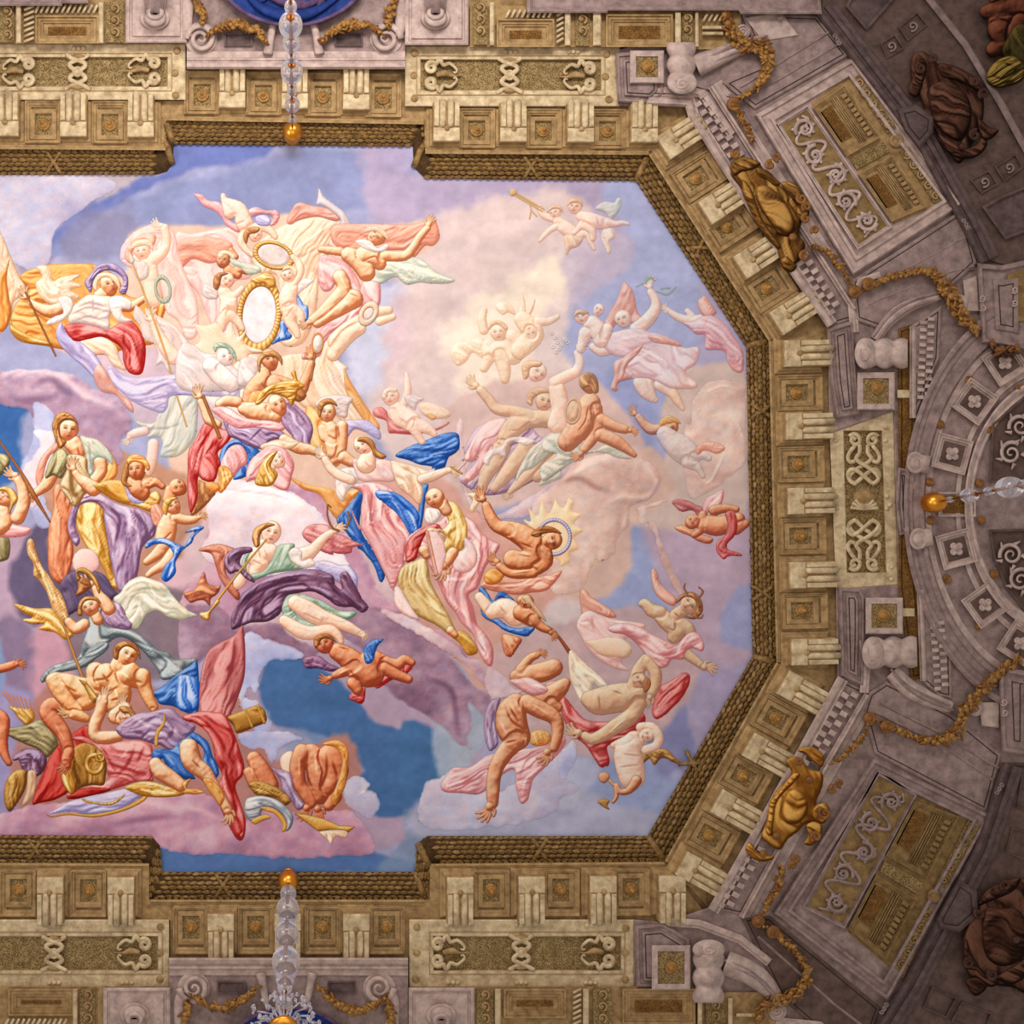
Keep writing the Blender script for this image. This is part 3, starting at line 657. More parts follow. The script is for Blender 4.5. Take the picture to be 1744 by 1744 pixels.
# crossed ribbons and corner wraps
for (px, py, a) in [(91,276,0),(905,284,0),(1192,422,1.0),(1298,700,1.57),(1300,1010,1.57),(1180,1300,2.08),(920,1447,0),(60,1447,0),(380,1508,0)]:
    b = MB()
    for s_ in (-1, 1):
        q = []
        for t in [i/8 for i in range(9)]:
            x, y = s_*(-14+28*t), -21+42*t; q.append((px+x*math.cos(a)-y*math.sin(a), py+x*math.sin(a)+y*math.cos(a)))
        b.tube(q, 3.2, [3+11*math.sin(PI*t) for t in [i/8 for i in range(9)]], 6, .5)
    b.build('ribbon', M['laurel'], gar)
for i in [3, 4, 6, 8, 9, 10, 11, 13, 14]:
    b = MB(); q = [(*mid(INN[i], OUT[i], t),) for t in [k/8 for k in range(9)]]
    b.tube(q, 6, [2+10*math.sin(PI*k/8) for k in range(9)], 6, .6); b.build('corner_wrap', M['laurel'], gar)
# bead chain along the outer edge of the garland
bd = MB(); chainp = []
for i in range(n_-1):
    p, q = OUT[i], OUT[i+1]; Ln = math.hypot(q[0]-p[0], q[1]-p[1]); a = math.atan2(q[1]-p[1], q[0]-p[0])
    for k in range(int(Ln/11)):
        t = (k+.5)*11/Ln; x, y = mid(p, q, t)
        if -8 < x < 1750: bd.lathe(x, y, [(4.6,3),(4.2,6),(2.6,7.2),(1.4,5.4)], 8, 1.0, .62, a)
o = bd.build('bead_chain', M['laurel'], gar); o['kind'] = 'stuff'

# ---- cornice with modillion brackets and rosette coffers
tn = [0]
def trim(label):
    tn[0] += 1; b = MB(); return f'trim_{tn[0]}'
def lm(build):            # a mesh in its own frame: x along the cornice, y outwards, h down from the vault
    m = MB(True); build(m); return m
def c_box(m):             # bracket body
    m.step([(-31,6),(31,6),(31,88),(-31,88)], [(0,-4),(0,3),(3,4.5),(4,4.5),(5,7),(8,8)])
    m.step([(-22,14),(22,14),(22,90),(-22,90)], [(0,6),(0,16),(2,18)])
def c_cap(m): m.step([(-22,14),(22,14),(22,40),(-22,40)], [(0,16),(0,19),(1.5,20)])
def c_fl(x):
    def f(m): m.tube([(x, 40), (x, 46), (x, 70), (x, 92)], [4.2, 5.4, 5.4, 5.6], 19, 10, .9)
    return f
def c_strip(x):
    def f(m): m.step([(x-4,42),(x+4,42),(x+4,90),(x-4,90)], [(0,16),(0,20.5),(.8,21.2)])
    return f
def c_stud(m): m.lathe(0, 37, [(4.6,19),(4.6,21.5),(3,23),(1.2,23)], 10)
def k_frame(m):           # coffer
    m.step([(-30,8),(30,8),(30,84),(-30,84)], [(0,-4),(0,8),(2,8),(3.5,5.5),(6,5.5),(7.5,3),(9,3)], cap=False)
    m.step([(-22,16),(22,16),(22,70),(-22,70)], [(0,0),(0,5),(7,6),(8,5),(8,1)], cap=False)
def k_pan(m): m.step([(-17,22),(17,22),(17,64),(-17,64)], [(0,-1),(0,1.2),(1,1.2)])
def k_ros(m): m.lathe(0, 43, [(10,1),(10.5,3),(8,4.5),(7.6,3.6),(7,6),(5,8),(4.4,7.2),(3.8,9.5),(2,12),(.6,13)], 16)
PRO = {}
for nm, fn, mt in [('bracket', c_box, 'ochre'), ('cap', c_cap, 'light'), ('flute', c_fl(-7), 'light'), ('flute2', c_fl(6.5), 'light'), ('strip', c_strip(-17), 'light'), ('strip2', c_strip(17), 'light'),  # darker ochre body: shade between the light flutes put into its colour
                   ('stud', c_stud, 'ochre'), ('coffer', k_frame, 'ochre'), ('panel', k_pan, 'stip'), ('rosette', k_ros, 'giltl')]:
    me = lm(fn).mesh(nm); me.materials.append(M[mt]); PRO[nm] = me
def place(nm, mesh, Mx, parent):
    o = bpy.data.objects.new(nm, mesh); COL.objects.link(o); o.parent = parent; o.matrix_parent_inverse = parent_inv(parent); o.matrix_basis = Mx; return o
def cornice(label, p0, p1, out, wid, brackets, coffers, slabpoly, h0=6):
    """inner edge p0->p1; out = outward unit normal; brackets / coffers = photo-px points read at their centre line"""
    tn[0] += 1; h0 += tn[0]*.15
    b = MB(); b.step([q[:2] for q in pts(slabpoly)], [(0,-14),(0,h0),(1,h0)])
    root = structure(f'trim_{tn[0]}', b, 'ochre', label)
    b = MB(); nx, ny = out; d = np.array((p1[0]-p0[0], p1[1]-p0[1]), float)
    prof = [(0,-2),(0,h0+6),(4,h0+7),(5,h0+4),(7,h0+4),(8,h0+2),(10,h0+2)]
    side = 1 if (-d[1]*nx + d[0]*ny) > 0 else -1
    b.sweep([p0, p1], [(o*side, h) for o, h in prof]); b.build('inner_fillet', M['ochre'], root)
    u = d/np.linalg.norm(d); ang = math.atan2(u[1], u[0]); sc = wid/92.0
    # local frame: x = along, y = outward
    def mtx(x, y):
        # drop the point onto the inner edge, keep the along coordinate
        q = np.array((x, y), float)-np.array(p0, float); s_ = q@u; bx, by = np.array(p0)+u*s_
        X_ = Vector((u[0], u[1], 0)); Y_ = Vector((nx, ny, 0))
        Rm = Matrix(((X_.x, Y_.x, 0, 0), (X_.y, Y_.y, 0, 0), (0, 0, 1, 0), (0, 0, 0, 1)))
        return Matrix.Translation(W(bx, by, h0)) @ Rm @ Matrix.Diagonal((1, sc, 1, 1))
    for x, y in coffers:
        Mx = mtx(x, y); c = place('coffer', PRO['coffer'], Mx, root); place('panel', PRO['panel'], Mx, c); place('rosette', PRO['rosette'], Mx, c)
    for x, y in brackets:
        Mx = mtx(x, y); c = place('bracket', PRO['bracket'], Mx, root)
        for nm in ('cap', 'flute', 'flute2', 'strip', 'strip2', 'stud'): place({'flute2':'flute','strip2':'strip'}.get(nm, nm), PRO[nm], Mx, c)
    return root
PL = lambda s: [q[:2] for q in pts(s)]
cornice('ochre cornice with fluted brackets above the left stretch of sky, topmost left', (-10,254), (282,256), (0,-1), 86, PL('Z 18,0 132,0 245,0'), PL('Z 77,0 190,0'), 'Z -10,168 318,172 318,206 283,206 283,256 -10,254')
cornice('ochre cornice with brackets set back behind the top crystal chain', (283,205), (722,212), (0,-1), 88, PL('Z 400,0 505,0 608,0'), PL('Z 348,0 452,0 553,0 655,0'), 'Z 318,116 692,122 690,182 722,182 722,212 283,206 318,206')
cornice('ochre cornice with brackets right of the top crystal chain', (724,262), (1105,264), (0,-1), 80, PL('Z 758,0 870,0 983,0 1090,0'), PL('Z 812,0 925,0 1034,0'), 'Z 722,180 1060,180 1168,183 1106,264 724,262')
uo = np.array((317,-204))/math.hypot(317,204)
cornice('ochre cornice slanting down at the upper right corner of the sky', (1105,264), (1309,581), tuple(uo), 92, PL('u 73,108 u 113,172;'.replace(';','')+' v 20,116 e 14,44'), PL('u 93,144 v -1,81 v 32,146'), 'Z 1105,264 1168,183 1408,556 1309,581')
cornice('ochre cornice running down the right side of the sky', (1309,581), (1322,1128), (1,-.024), 92, PL('e 24,68 e 24,115.5 e 26,164 f 28,45.5 f 29,95.5'), PL('e 23,93 e 24,140 f 25,20.5 f 26,69.5'), 'Z 1309,581 1408,556 1410,580 1414,800 1424,1000 1426,1152 1322,1128')
ul = np.array((338,190))/math.hypot(338,190)
cornice('ochre cornice slanting back at the lower right corner of the sky', (1322,1128), (1132,1466), tuple(ul), 92, PL('f 21,121 w 66,20 w 33,74 h 126,72'), PL('f 9,140 w 46,43 w 14,102'), 'Z 1322,1128 1426,1150 1310,1360 1206,1545 1132,1466')
cornice('ochre cornice under the sky right of the lower chandelier', (742,1471), (1132,1468), (0,1), 94, PL('Z 768,0 888,0 1008,0 1124,0'), PL('Z 824,0 942,0 1061,0'), 'Z 732,1471 1132,1467 1205,1560 1130,1570 732,1568')
cornice('ochre cornice set forward behind the lower chandelier chain', (257,1532), (723,1532), (0,1), 96, PL('Z 378,0 490,0 605,0'), PL('Z 326,0 436,0 549,0 658,0'), 'Z 254,1532 732,1532 732,1568 694,1632 290,1632 290,1568')
cornice('ochre cornice under the left stretch of sky, bottom left', (-10,1470), (254,1471), (0,1), 94, PL('Z -22,0 97,0 216,0'), PL('Z 39,0 158,0'), 'Z -10,1469 254,1470 254,1532 290,1568 -10,1566')

# ---- friezes with scrolls
def sscroll(m, x, y, sx, sy, k=1.0, h=8, r=4.6):
    """S-shaped volute arm starting at its big spiral"""
    P = spiral(0, 0, 2, 10, 0, 1.4, 18); a = P[-1]
    P = P + [(a[0]-6, a[1]+9)]; P += [(-20, 4), (-30, 7), (-38, 2), (-43, -4), (-41, -9), (-37, -7)]
    Q = [(x+sx*px*k, y+sy*py*k) for px, py in P]
    Q = spline(Q, False, 3); m.tube(Q, [1.6, r, r, r, r*.8, 1.4], h, 8)
def frieze(label, rect, rec, scrolls, centre, m='ochre', h0=16, studs=(), gut=()):
    tn[0] += 1; x0, y0, x1, y1 = rect
    b = MB(); b.rect(x0, y0, x1, y1, [(0,-14),(0,h0),(2,h0+1)], cap=False)
    a0, b0, a1, b1 = rec; c = 8
    # top face with recessed ground
    def ringf(h, o, ip, hp): pass
    out_ = [(x0+2,y0+2),(x1-2,y0+2),(x1-2,y1-2),(x0+2,y1-2)]; inn = [(a0,b0),(a1,b0),(a1,b1),(a0,b1)]
    b.loops([[(*p, h0+1) for p in out_], [(*p, h0+1) for p in inn], [(*p, h0-5) for p in inset(inn, 1.5)]], cap=False)
    root = structure(f'trim_{tn[0]}', b, 'light', label)
    g = MB(); g.rect(a0-1, b0-1, a1+1, b1+1, [(0,h0-6),(1,h0-5)]); g.build('stippled_ground', M['stip'], root)
    e = MB(); e.rect(a0-7, b0-7, a1+7, b1+7, [(0,h0),(0,h0+2.2),(1.2,h0+2.2),(1.4,h0)], cap=False); e.build('edge_fillet', M['ochre'], root)
    for (x, y, s_, sg) in scrolls:
        for t in (-1, 1):
            q = MB(); sscroll(q, x, y+t*13*s_, sg*s_, t*s_, 1.0, h0+1.5); q.build('scroll', M['light'], root)
        q = MB(); q.tube(spline([(x-sg*8, y), (x-sg*24, y-3), (x-sg*36, y+1), (x-sg*52, y)], False, 4), [4, 6, 3, .8], h0-1, 8); q.build('leaf_spray', M['ochre'], root)
    for (x, y) in centre:
        q = MB(); q.tube(spline([(x-20,y-30),(x-8,y-22),(x+10,y-16),(x+12,y-8),(x-10,y+6),(x-12,y+14),(x+6,y+22),(x+22,y+30)], False, 4), 4.2, h0+1, 8)
        q.tube(spline([(x+20,y-30),(x+8,y-22),(x-10,y-16),(x-12,y-8),(x+10,y+6),(x+12,y+14),(x-6,y+22),(x-22,y+30)], False, 4), 4.2, h0, 8); q.build('interlace', M['light'], root)
        q = MB(); q.lathe(x, y, [(9,h0-2),(9.5,h0+3),(7,h0+5),(6.4,h0+3.6),(4,h0+6.5),(1.5,h0+7)], 16); q.build('boss', M['light'], root)
        for t in (-1, 1):
            q = MB()
            for k in range(7):
                a = (-.9+.3*k)+(PI/2 if t > 0 else -PI/2); q.tube([(x, y+t*20), (x+15*math.cos(a), y+t*20+9*math.sin(a)*1.1)], [1.2, 3.0], h0+1.5, 6)
            q.build('shell', M['ochre'], root)
    for (x, y) in studs:
        q = MB(); q.lathe(x, y, [(6.5,h0),(6.5,h0+2),(4.6,h0+4),(4,h0+3),(2,h0+6)], 12); q.build('stud', M['ochre'], root)
    for (x, y, a) in gut:
        for k in (-1, 0, 1):
            q = MB(); q.lathe(x+k*8*math.cos(a), y+k*8*math.sin(a), [(4.2,h0),(4.2,h0+2.4),(2.6,h0+4)], 10); q.build('gutta', M['light'], root)
    return root
frieze('cream frieze with beaded panel and scrolls at the top left', (-20,74,316,170), (-12,97,286,148), [(262,120,1.0,1),(48,122,1.0,1)], [(132,122)], studs=PL('Z 301,86 298,124 299,162'), gut=[(18,160,0),(130,160,0),(242,164,0),(134,82,0)])
frieze('cream frieze with beaded panel and scrolls right of the top medallion', (690,78,1056,181), (716,101,1024,155), [(735,128,1.0,-1),(1004,130,1.0,1)], [(868,128)], studs=PL('Z 706,90 705,128 706,167 1033,92 1031,130 1037,169'), gut=[(758,173,0),(870,174,0),(982,174,0),(870,88,0),(977,88,0)])
frieze('cream frieze with beaded panel and scrolls at the bottom left', (-20,1566,288,1682), (-12,1594,270,1653), [(246,1622,1.05,1)], [(92,1624)], studs=PL('Z 273,1579 272,1623 272,1668'), gut=[(92,1578,0),(216,1576,0),(92,1674,0),(216,1674,0)])
frieze('cream frieze with beaded panel and scrolls right of the lower chandelier', (697,1566,1080,1682), (738,1594,1058,1653), [(746,1622,1.05,-1),(1036,1622,1.05,1)], [(888,1622)], studs=PL('Z 710,1579 710,1623 708,1668 1066,1581 1065,1623 1065,1668'), gut=[(770,1576,0),(888,1576,0),(1008,1576,0),(772,1674,0),(888,1674,0),(1006,1674,0)])
# right frieze with interlaced straps
tn[0] += 1; b = MB(); h0 = 16
qo = PL('Z 1413,738 1522,700 1530,996 1424,1004'); qi = PL('Z 1436,733 1502,733 1510,976 1442,976')
b.step(qo, [(0,-14),(0,h0),(1.5,h0+1)], cap=False); b.loops([[(*p, h0+1) for p in inset(qo,1.5)], [(*p, h0+1) for p in qi], [(*p, h0-5) for p in inset(qi,1.5)]], cap=False)
fr = structure(f'trim_{tn[0]}', b, 'light', 'cream upright frieze of interlaced straps right of the sky')
g = MB(); g.step(inset(qi,-1), [(0,h0-6),(1,h0-5)]); g.build('stippled_ground', M['stip'], fr)
def strap(*S, m='light', w=4.2, nm='strap', par=None, h=h0):
    for s_ in S:
        q = MB(); q.tube(spline(PL(s_), False, 4), w, h, 8, .6); q.build(nm, M[m], par or fr)
for sx in (1, -1):
    X0 = lambda x: 1471+sx*(x-1471)
    for yy, fl in ((737, 1), (973, -1)):
        Y0 = lambda y: yy+fl*y
        for P, w_ in (([(1458,12),(1452,8),(1450,14),(1456,20),(1464,16),(1462,6),(1454,2),(1446,6)],3.6), ([(1456,22),(1448,32),(1444,42),(1448,50),(1456,48)],3.6), ([(1464,20),(1464,34),(1458,44),(1466,52),(1480,60),(1492,70),(1496,80),(1486,86),(1476,78),(1464,68),(1452,62),(1444,70),(1448,82),(1458,88)],3.8)):
            q = MB(); q.tube(spline([(X0(x), Y0(y)) for x, y in P], False, 4), w_, h0+(0 if sx > 0 else -2), 8, .7); q.build('strap', M['light'], fr)
q = MB(); 
for k in range(9): a = PI+.35*k+.2; q.tube([(1472,868),(1472+24*math.cos(a),868+22*math.sin(a))], [1.6,4], h0, 6)
q.build('shell', M['light'], fr)
q = MB(); q.lathe(1472, 848, [(20,h0-4),(18,h0),(10,h0+5),(4,h0+6)], 16, 1, .7); q.build('mask_boss', M['ochre'], fr)
for x, y in PL('e 50,116 e 50,124 e 51,161 e 51,169 e 83,115 e 83,124 e 84,161 e 84,169 f 52,41 f 52,49 f 87,41 f 87,49 f 86,0 f 51,0'):
    q = MB(); q.lathe(x, y, [(4,h0),(4,h0+2.6),(2.4,h0+4)], 10); q.build('gutta', M['light'], fr)

# ---- upper and lower coffered zones (top and bottom edge of the picture)
def panelbox(label, rect, parts, m='ochre', h0=24):
    tn[0] += 1; b = MB(); b.rect(*rect, [(0,-14),(0,h0),(1,h0)]); root = structure(f'trim_{tn[0]}', b, m, label)
    for p in parts:
        k = p[0]; x0, y0, x1, y1 = p[1:5]
        if k == 'frame':
            q = MB(); q.rect(x0,y0,x1,y1, [(0,h0),(0,h0+9),(3,h0+9),(4,h0+6),(9,h0+6),(10,h0+4),(13,h0+4),(14,h0+1.5)]); q.build('coffer_frame', M['ochre'], root)
            q = MB(); q.rect(x0+22,y0+20,x1-22,y1-4 if y1 < 100 else y1-20, [(0,h0+1),(0,h0+3.5),(1,h0+3.5)]); q.build('gold_panel', M['rust'], root)
        if k == 'guil':
            q = MB(); q.rect(x0,y0,x1,y1, [(0,h0),(0,h0+5),(1,h0+5)]); q.build('guilloche_ground', M['stip'], root)
            n = int((y1-y0)/20)
            for j in range(n):
                q = MB(); cy = y0+10+20*j; cx = (x0+x1)/2; q.tube(spiral(cx, cy, 1, 8.5, 0, 1.2, 16), 2.4, h0+7, 6); q.lathe(cx, cy, [(3,h0+6),(2.4,h0+10),(.6,h0+11)], 8); q.build('guilloche_curl', M['ochre'], root)
        if k == 'rope':
            vert = (y1-y0) > (x1-x0); L_ = (y1-y0) if vert else (x1-x0); n = int(L_/9)
            for j in range(n):
                q = MB()
                if vert: q.tube([(x0, y0+9*j+7), (x1, y0+9*j)], 2.6, h0+7, 6)
                else: q.tube([(x0+9*j, y1), (x0+9*j+7, y0)], 2.6, h0+7, 6)
                q.build('dart', M['light'], root)
        if k == 'bar':
            q = MB(); q.rect(x0,y0,x1,y1, [(0,h0),(0,h0+10),(2,h0+12)]); q.build('rib', M['light' if m == 'ochre' else 'mauvel'], root)
    return root
panelbox('ochre coffer with rope edge at the top left corner', (-20,-20,218,74), [('guil',0,8,24,72),('bar',27,6,36,74),('frame',60,26,168,74),('rope',41,10,58,74),('rope',60,8,168,22),('guil',180,4,210,72),('bar',168,4,176,74)])
panelbox('ochre coffers along the top edge, middle right', (800,10,1140,80), [('guil',806,2,830,76),('bar',834,4,842,78),('frame',846,32,944,80),('rope',862,16,944,30),('rope',948,20,960,78),('bar',962,14,972,78),('guil',980,22,1004,78),('frame',1032,24,1146,80),('bar',1010,20,1024,78)])
panelbox('ochre coffers with twisted rib left of the upper scroll bracket', (1140,14,1262,84), [('bar',1150,20,1160,78),('guil',1162,20,1180,76),('bar',1184,20,1190,80),('rope',1198,24,1240,36),('bar',1196,44,1236,50),('bar',1196,54,1232,60)])
panelbox('ochre coffer with rope edge at the bottom left corner', (-20,1680,180,1760), [('frame',14,1684,126,1730),('rope',8,1735,120,1748),('guil',136,1684,162,1760),('bar',124,1684,132,1760)])
panelbox('ochre coffers along the bottom edge, middle right', (805,1680,1190,1760), [('guil',812,1684,840,1760),('bar',843,1684,853,1760),('frame',858,1684,964,1734),('rope',976,1684,990,1760),('bar',993,1684,1003,1760),('guil',1010,1684,1042,1760),('frame',1060,1684,1184,1744)])
panelbox('ochre ribbed coffer beneath the lower scroll bracket', (1186,1690,1330,1760), [('bar',1188,1690,1196,1760),('guil',1202,1700,1234,1760),('bar',1240,1700,1248,1760),('bar',1254,1726,1300,1732)])

# ---- mauve pediments with volutes around the two blue medallions, and column pedestals
def pediment(label, cx, yb, sg, x0, x1):
    """sg = -1: above the sky (top of the picture); yb = moulded edge nearest the sky"""
    tn[0] += 1; h0 = 26; Y = lambda d: yb+sg*d
    b = MB(); b.step([(x0,Y(0)),(x1,Y(0)),(x1,Y(150)),(x0,Y(150))], [(0,-14),(0,h0),(1,h0)]); root = structure(f'trim_{tn[0]}', b, 'mauve', label)
    q = MB(); s_ = -1 if sg < 0 else 1
    q.sweep([(x0,Y(0)),(x1,Y(0))], [(s_*o, h) for o, h in [(0,h0-8),(0,h0+8),(4,h0+13),(10,h0+11),(14,h0+6),(16,h0+8),(19,h0+8),(20,h0+4),(30,h0+3),(31,h0)]]); q.build('cornice_moulding', M['mauvel'], root)
    for t in (-1, 1):
        vx = cx+t*158; vy = Y(52)
        q = MB(); q.tube(spline([(vx+t*14, Y(150)), (vx+t*22, Y(110)), (vx+t*24, Y(75)), (vx+t*20, Y(55))], False, 4), [10,12,10,7], h0+3, 10, .7)
        q.build('console_arm', M['mauvel'], root)
        q = MB(); P = spiral(vx, vy, 2, 25, (0 if t > 0 else PI), 2.0*t*(1 if sg < 0 else -1), 44); q.tube(P, [2,3,5,6.5], [h0+14,h0+5], 8); q.lathe(vx, vy, [(28,h0),(27,h0+3),(25,h0+3)], 24); q.build('volute', M['mauvel'], root)
        q = MB(); q.rect(min(cx+t*70,cx+t*118), min(Y(40),Y(62)), max(cx+t*70,cx+t*118), max(Y(40),Y(62)), [(0,h0),(0,h0+4),(3,h0+4),(4,h0+1)]); q.build('sunk_panel', M['mauved'], root)
        q = MB(); q.tube(spline([(cx+t*44,Y(26)),(cx+t*40,Y(50)),(cx+t*34,Y(80))], False, 4), [9,7,6], h0+5, 8); q.build('central_console', M['mauvel'], root)
    return root
pediment('mauve scrolled pediment above the top stretch of sky', 500, 118, -1, 318, 690)
pediment('mauve scrolled pediment below the sky behind the lower chandelier', 488, 1631, 1, 288, 695)
def pedestal(label, rect, cx, cy, sg):
    tn[0] += 1; h0 = 34; x0, y0, x1, y1 = rect
    b = MB(); b.rect(x0,y0,x1,y1, [(0,-14),(0,h0),(3,h0+2),(6,h0+2),(7,h0-1),(10,h0-1),(12,h0+2),(14,h0+2)]); root = structure(f'trim_{tn[0]}', b, 'mauvel', label)
    q = MB(); q.lathe(cx, cy, [(25,h0),(25.5,h0+6),(22,h0+9),(19,h0+8),(18,h0+12),(19.5,h0+15),(16,h0+19)], 28, 1, .82); q.build('column_base', M['mauvel'], root)
    q = MB(); q.lathe(cx, cy-sg*-8, [(15,h0+14),(15.5,h0+20),(12,h0+23),(8,h0+22),(6,h0+18)], 24, 1, .8); q.build('column_torus', M['mauvel'], root)
    q = MB(); q.lathe(cx, cy-sg*-9, [(5.5,h0+18.5),(5,h0+19)], 16, 1, .8); q.build('socket', M['mauved'], root)
    q = MB(); n = 12
    for k in range(n):
        t = (k-(n-1)/2)/(n/2); q.tube([(cx+t*16, cy+sg*8), (cx+t*21, cy+sg*60)], 2.2, h0+12+10*math.sqrt(max(0,1-t*t)), 6)
    q.build('column_shaft', M['mauve'], root); return root
pedestal('mauve column pedestal left of the top medallion', (214,-30,318,73), 264, 30, -1)
pedestal('mauve column pedestal right of the top medallion', (690,-30,798,77), 742, 30, -1)
pedestal('mauve column pedestal left of the lower chandelier', (176,1682,290,1780), 229, 1728, 1)
pedestal('mauve column pedestal right of the lower chandelier', (696,1682,808,1780), 752, 1730, 1)
# cornice fragment along the very top edge
tn[0] += 1; b = MB(); b.step(PL('Z 895,-30 1395,-30 1400,24 1262,24 1258,18 1036,18 1034,22 898,22'), [(0,-14),(0,40),(3,42),(6,42),(7,38),(9,38),(10,36)]); structure(f'trim_{tn[0]}', b, 'mauve', 'dim mauve ledge along the top edge, right of the medallion')
tn[0] += 1; b = MB(); b.step(PL('Z -30,-30 150,-30 150,6 106,6 106,10 -30,10'), [(0,-14),(0,40),(3,42),(6,42),(7,38)]); structure(f'trim_{tn[0]}', b, 'mauve', 'dim mauve ledge at the top left corner')

# blue medallions (draped) at the top and the bottom edge
for nm, cx, cy, rx, ry, lab in (('medallion', 497, -66, 138, 112, 'round blue painted medallion cut by the top edge'), ('medallion', 492, 1812, 118, 98, 'round blue painted medallion behind the lower chandelier')):
    r = empty(nm, W(cx, cy, 30)); setp(r, lab, 'medallion')
    q = MB(); q.lathe(cx, cy, [(1,20),(1,44),(.985,46),(.955,46),(.94,42)], 60, rx, ry); q.build('rim', M['violet'], r)
    q = MB(); q.lathe(cx, cy, [(.95,43),(.6,44),(.2,45)], 48, rx, ry); q.build('field', M['blue'], r)
    sg = 1 if cy < 0 else -1
    for k, (P, w_, mt) in enumerate([([(-90,30),(-60,70),(-10,88),(40,80),(90,50)],9,'blue'),([(-70,20),(-30,58),(20,70),(66,50)],8,'violet'),([(20,10),(30,50),(18,84)],7,'blue'),([(52,0),(60,40),(44,74)],8,'violet'),([(-40,0),(-36,40),(-50,66)],6,'blue')]):
        q = MB(); q.tube(spline([(cx+x*rx/138, cy+sg*y*ry/112*1.05) for x, y in P], False, 5), [2,w_,w_*1.2,2], 46, 8, .8); q.build('fold', M[mt], r)
# ---------------------------------------------------------------- right-hand end: mauve entablature, niches, arch
H0 = 18
tn[0] += 1; b = MB(); b.step(PL('Z 1056,84 1262,22 1400,24 1760,-40 1760,1790 1330,1790 1190,1686 1080,1682 1080,1566 1130,1571 1206,1546 1310,1362 1426,1152 1424,1004 1530,996 1522,700 1413,738 1410,580 1408,556 1168,183 1056,180'), [(0,-14),(0,H0),(1.5,H0+1)]); MR = structure(f'trim_{tn[0]}', b, 'mauve', 'mauve stone wall plate filling the right end of the vault')
def mould(path, prof, m, nm, par, h=H0):
    q = MB(); q.sweep(PL(path) if isinstance(path, str) else path, [(o, h+z) for o, z in prof]); return q.build(nm, M[m], par)
def newtrim(label, poly, m='mauve', h=H0+4, prof=None):
    tn[0] += 1; b = MB(); e_ = 1.2+(tn[0] % 9)*.17; b.step(PL(poly), [(o, z+e_) for o, z in (prof or [(0,0),(0,h),(1.5,h+1)])]); r_ = structure(f'trim_{tn[0]}', b, m, label); pr = prof or [(0,0),(0,h),(1.5,h+1)]; top = pr[-1][1]+e_
    q = MB(); I = inset(PL(poly), pr[-1][0]+4.5); q.sweep(I, [(-.7,top+.1),(-.7,top+.5),(.7,top+.5),(.7,top+.1)], closed=True); q.build('shade_line', M['shadow'], r_)  # raised dark strip: painted linework carrying a groove's shade in its colour
    return r_
def dentils(line0, line1, n, wd, root, cross=(0,1), alt=True):
    """two staggered rows of blocks between two points"""
    p, q = line0, line1; d = np.array((q[0]-p[0], q[1]-p[1])); L_ = np.linalg.norm(d); u = d/L_; v = np.array((-u[1], u[0])); s_ = L_/n
    for k in range(n):
        for r_ in (0, 1):
            c = np.array(p)+u*s_*(k+.5*r_+.25); o = v*(wd*.27*(1 if r_ else -1)); c = c+o
            a, bb = s_*.25, wd*.25
            poly = [tuple(c+u*x+v*y) for x, y in ((-a,-bb),(a,-bb),(a,bb),(-a,bb))]
            m = MB(); m.step(poly, [(0,H0),(0,H0+9),(1,H0+10)]); m.build('dentil', M['mauvel'], root)
BM = [(0,-4),(0,4),(3,10),(9,11),(12,7),(14,7),(16,5)]
neg = lambda prof: [(-o, z) for o, z in prof]
r = newtrim('mauve dentilled cornice slanting down at the upper right', 'Z 1104,176 1168,182 1408,557 1470,540 1246,160 1180,140 1106,150', 'mauve', H0)
mould('Z 1104,179 1167,182 1172,200 1240,306 1330,444 1409,558', neg([(0,-4),(0,9),(4,14),(12,12),(15,7),(17,9),(19,9),(20,3)]), 'mauvel', 'lower_fillet', r)
mould('Z 1206,150 1260,235 1340,358 1450,530', neg([(0,0),(0,7),(3,7),(5,12),(9,12),(11,5),(18,4.5),(19,3),(27,2.4)]), 'mauvel', 'upper_fillet', r)
dentils((1188,163), (1262,277), 8, 26, r); dentils((1362,434), (1424,532), 7, 26, r)
r = newtrim('mauve dentilled cornice slanting back at the lower right', 'Z 1426,1152 1480,1178 1264,1560 1206,1546 1312,1362', 'mauve', H0)
mould('Z 1206,1547 1312,1360 1427,1151', [(0,-4),(0,9),(4,14),(12,12),(15,7),(17,9),(19,9),(20,3)], 'mauvel', 'lower_fillet', r)
mould('Z 1258,1560 1360,1374 1472,1180', [(0,0),(0,7),(3,7),(5,12),(9,12),(11,5),(18,4.5),(19,3),(27,2.4)], 'mauvel', 'upper_fillet', r)
dentils((1452,1176), (1376,1306), 8, 26, r); dentils((1292,1440), (1232,1548), 7, 26, r)
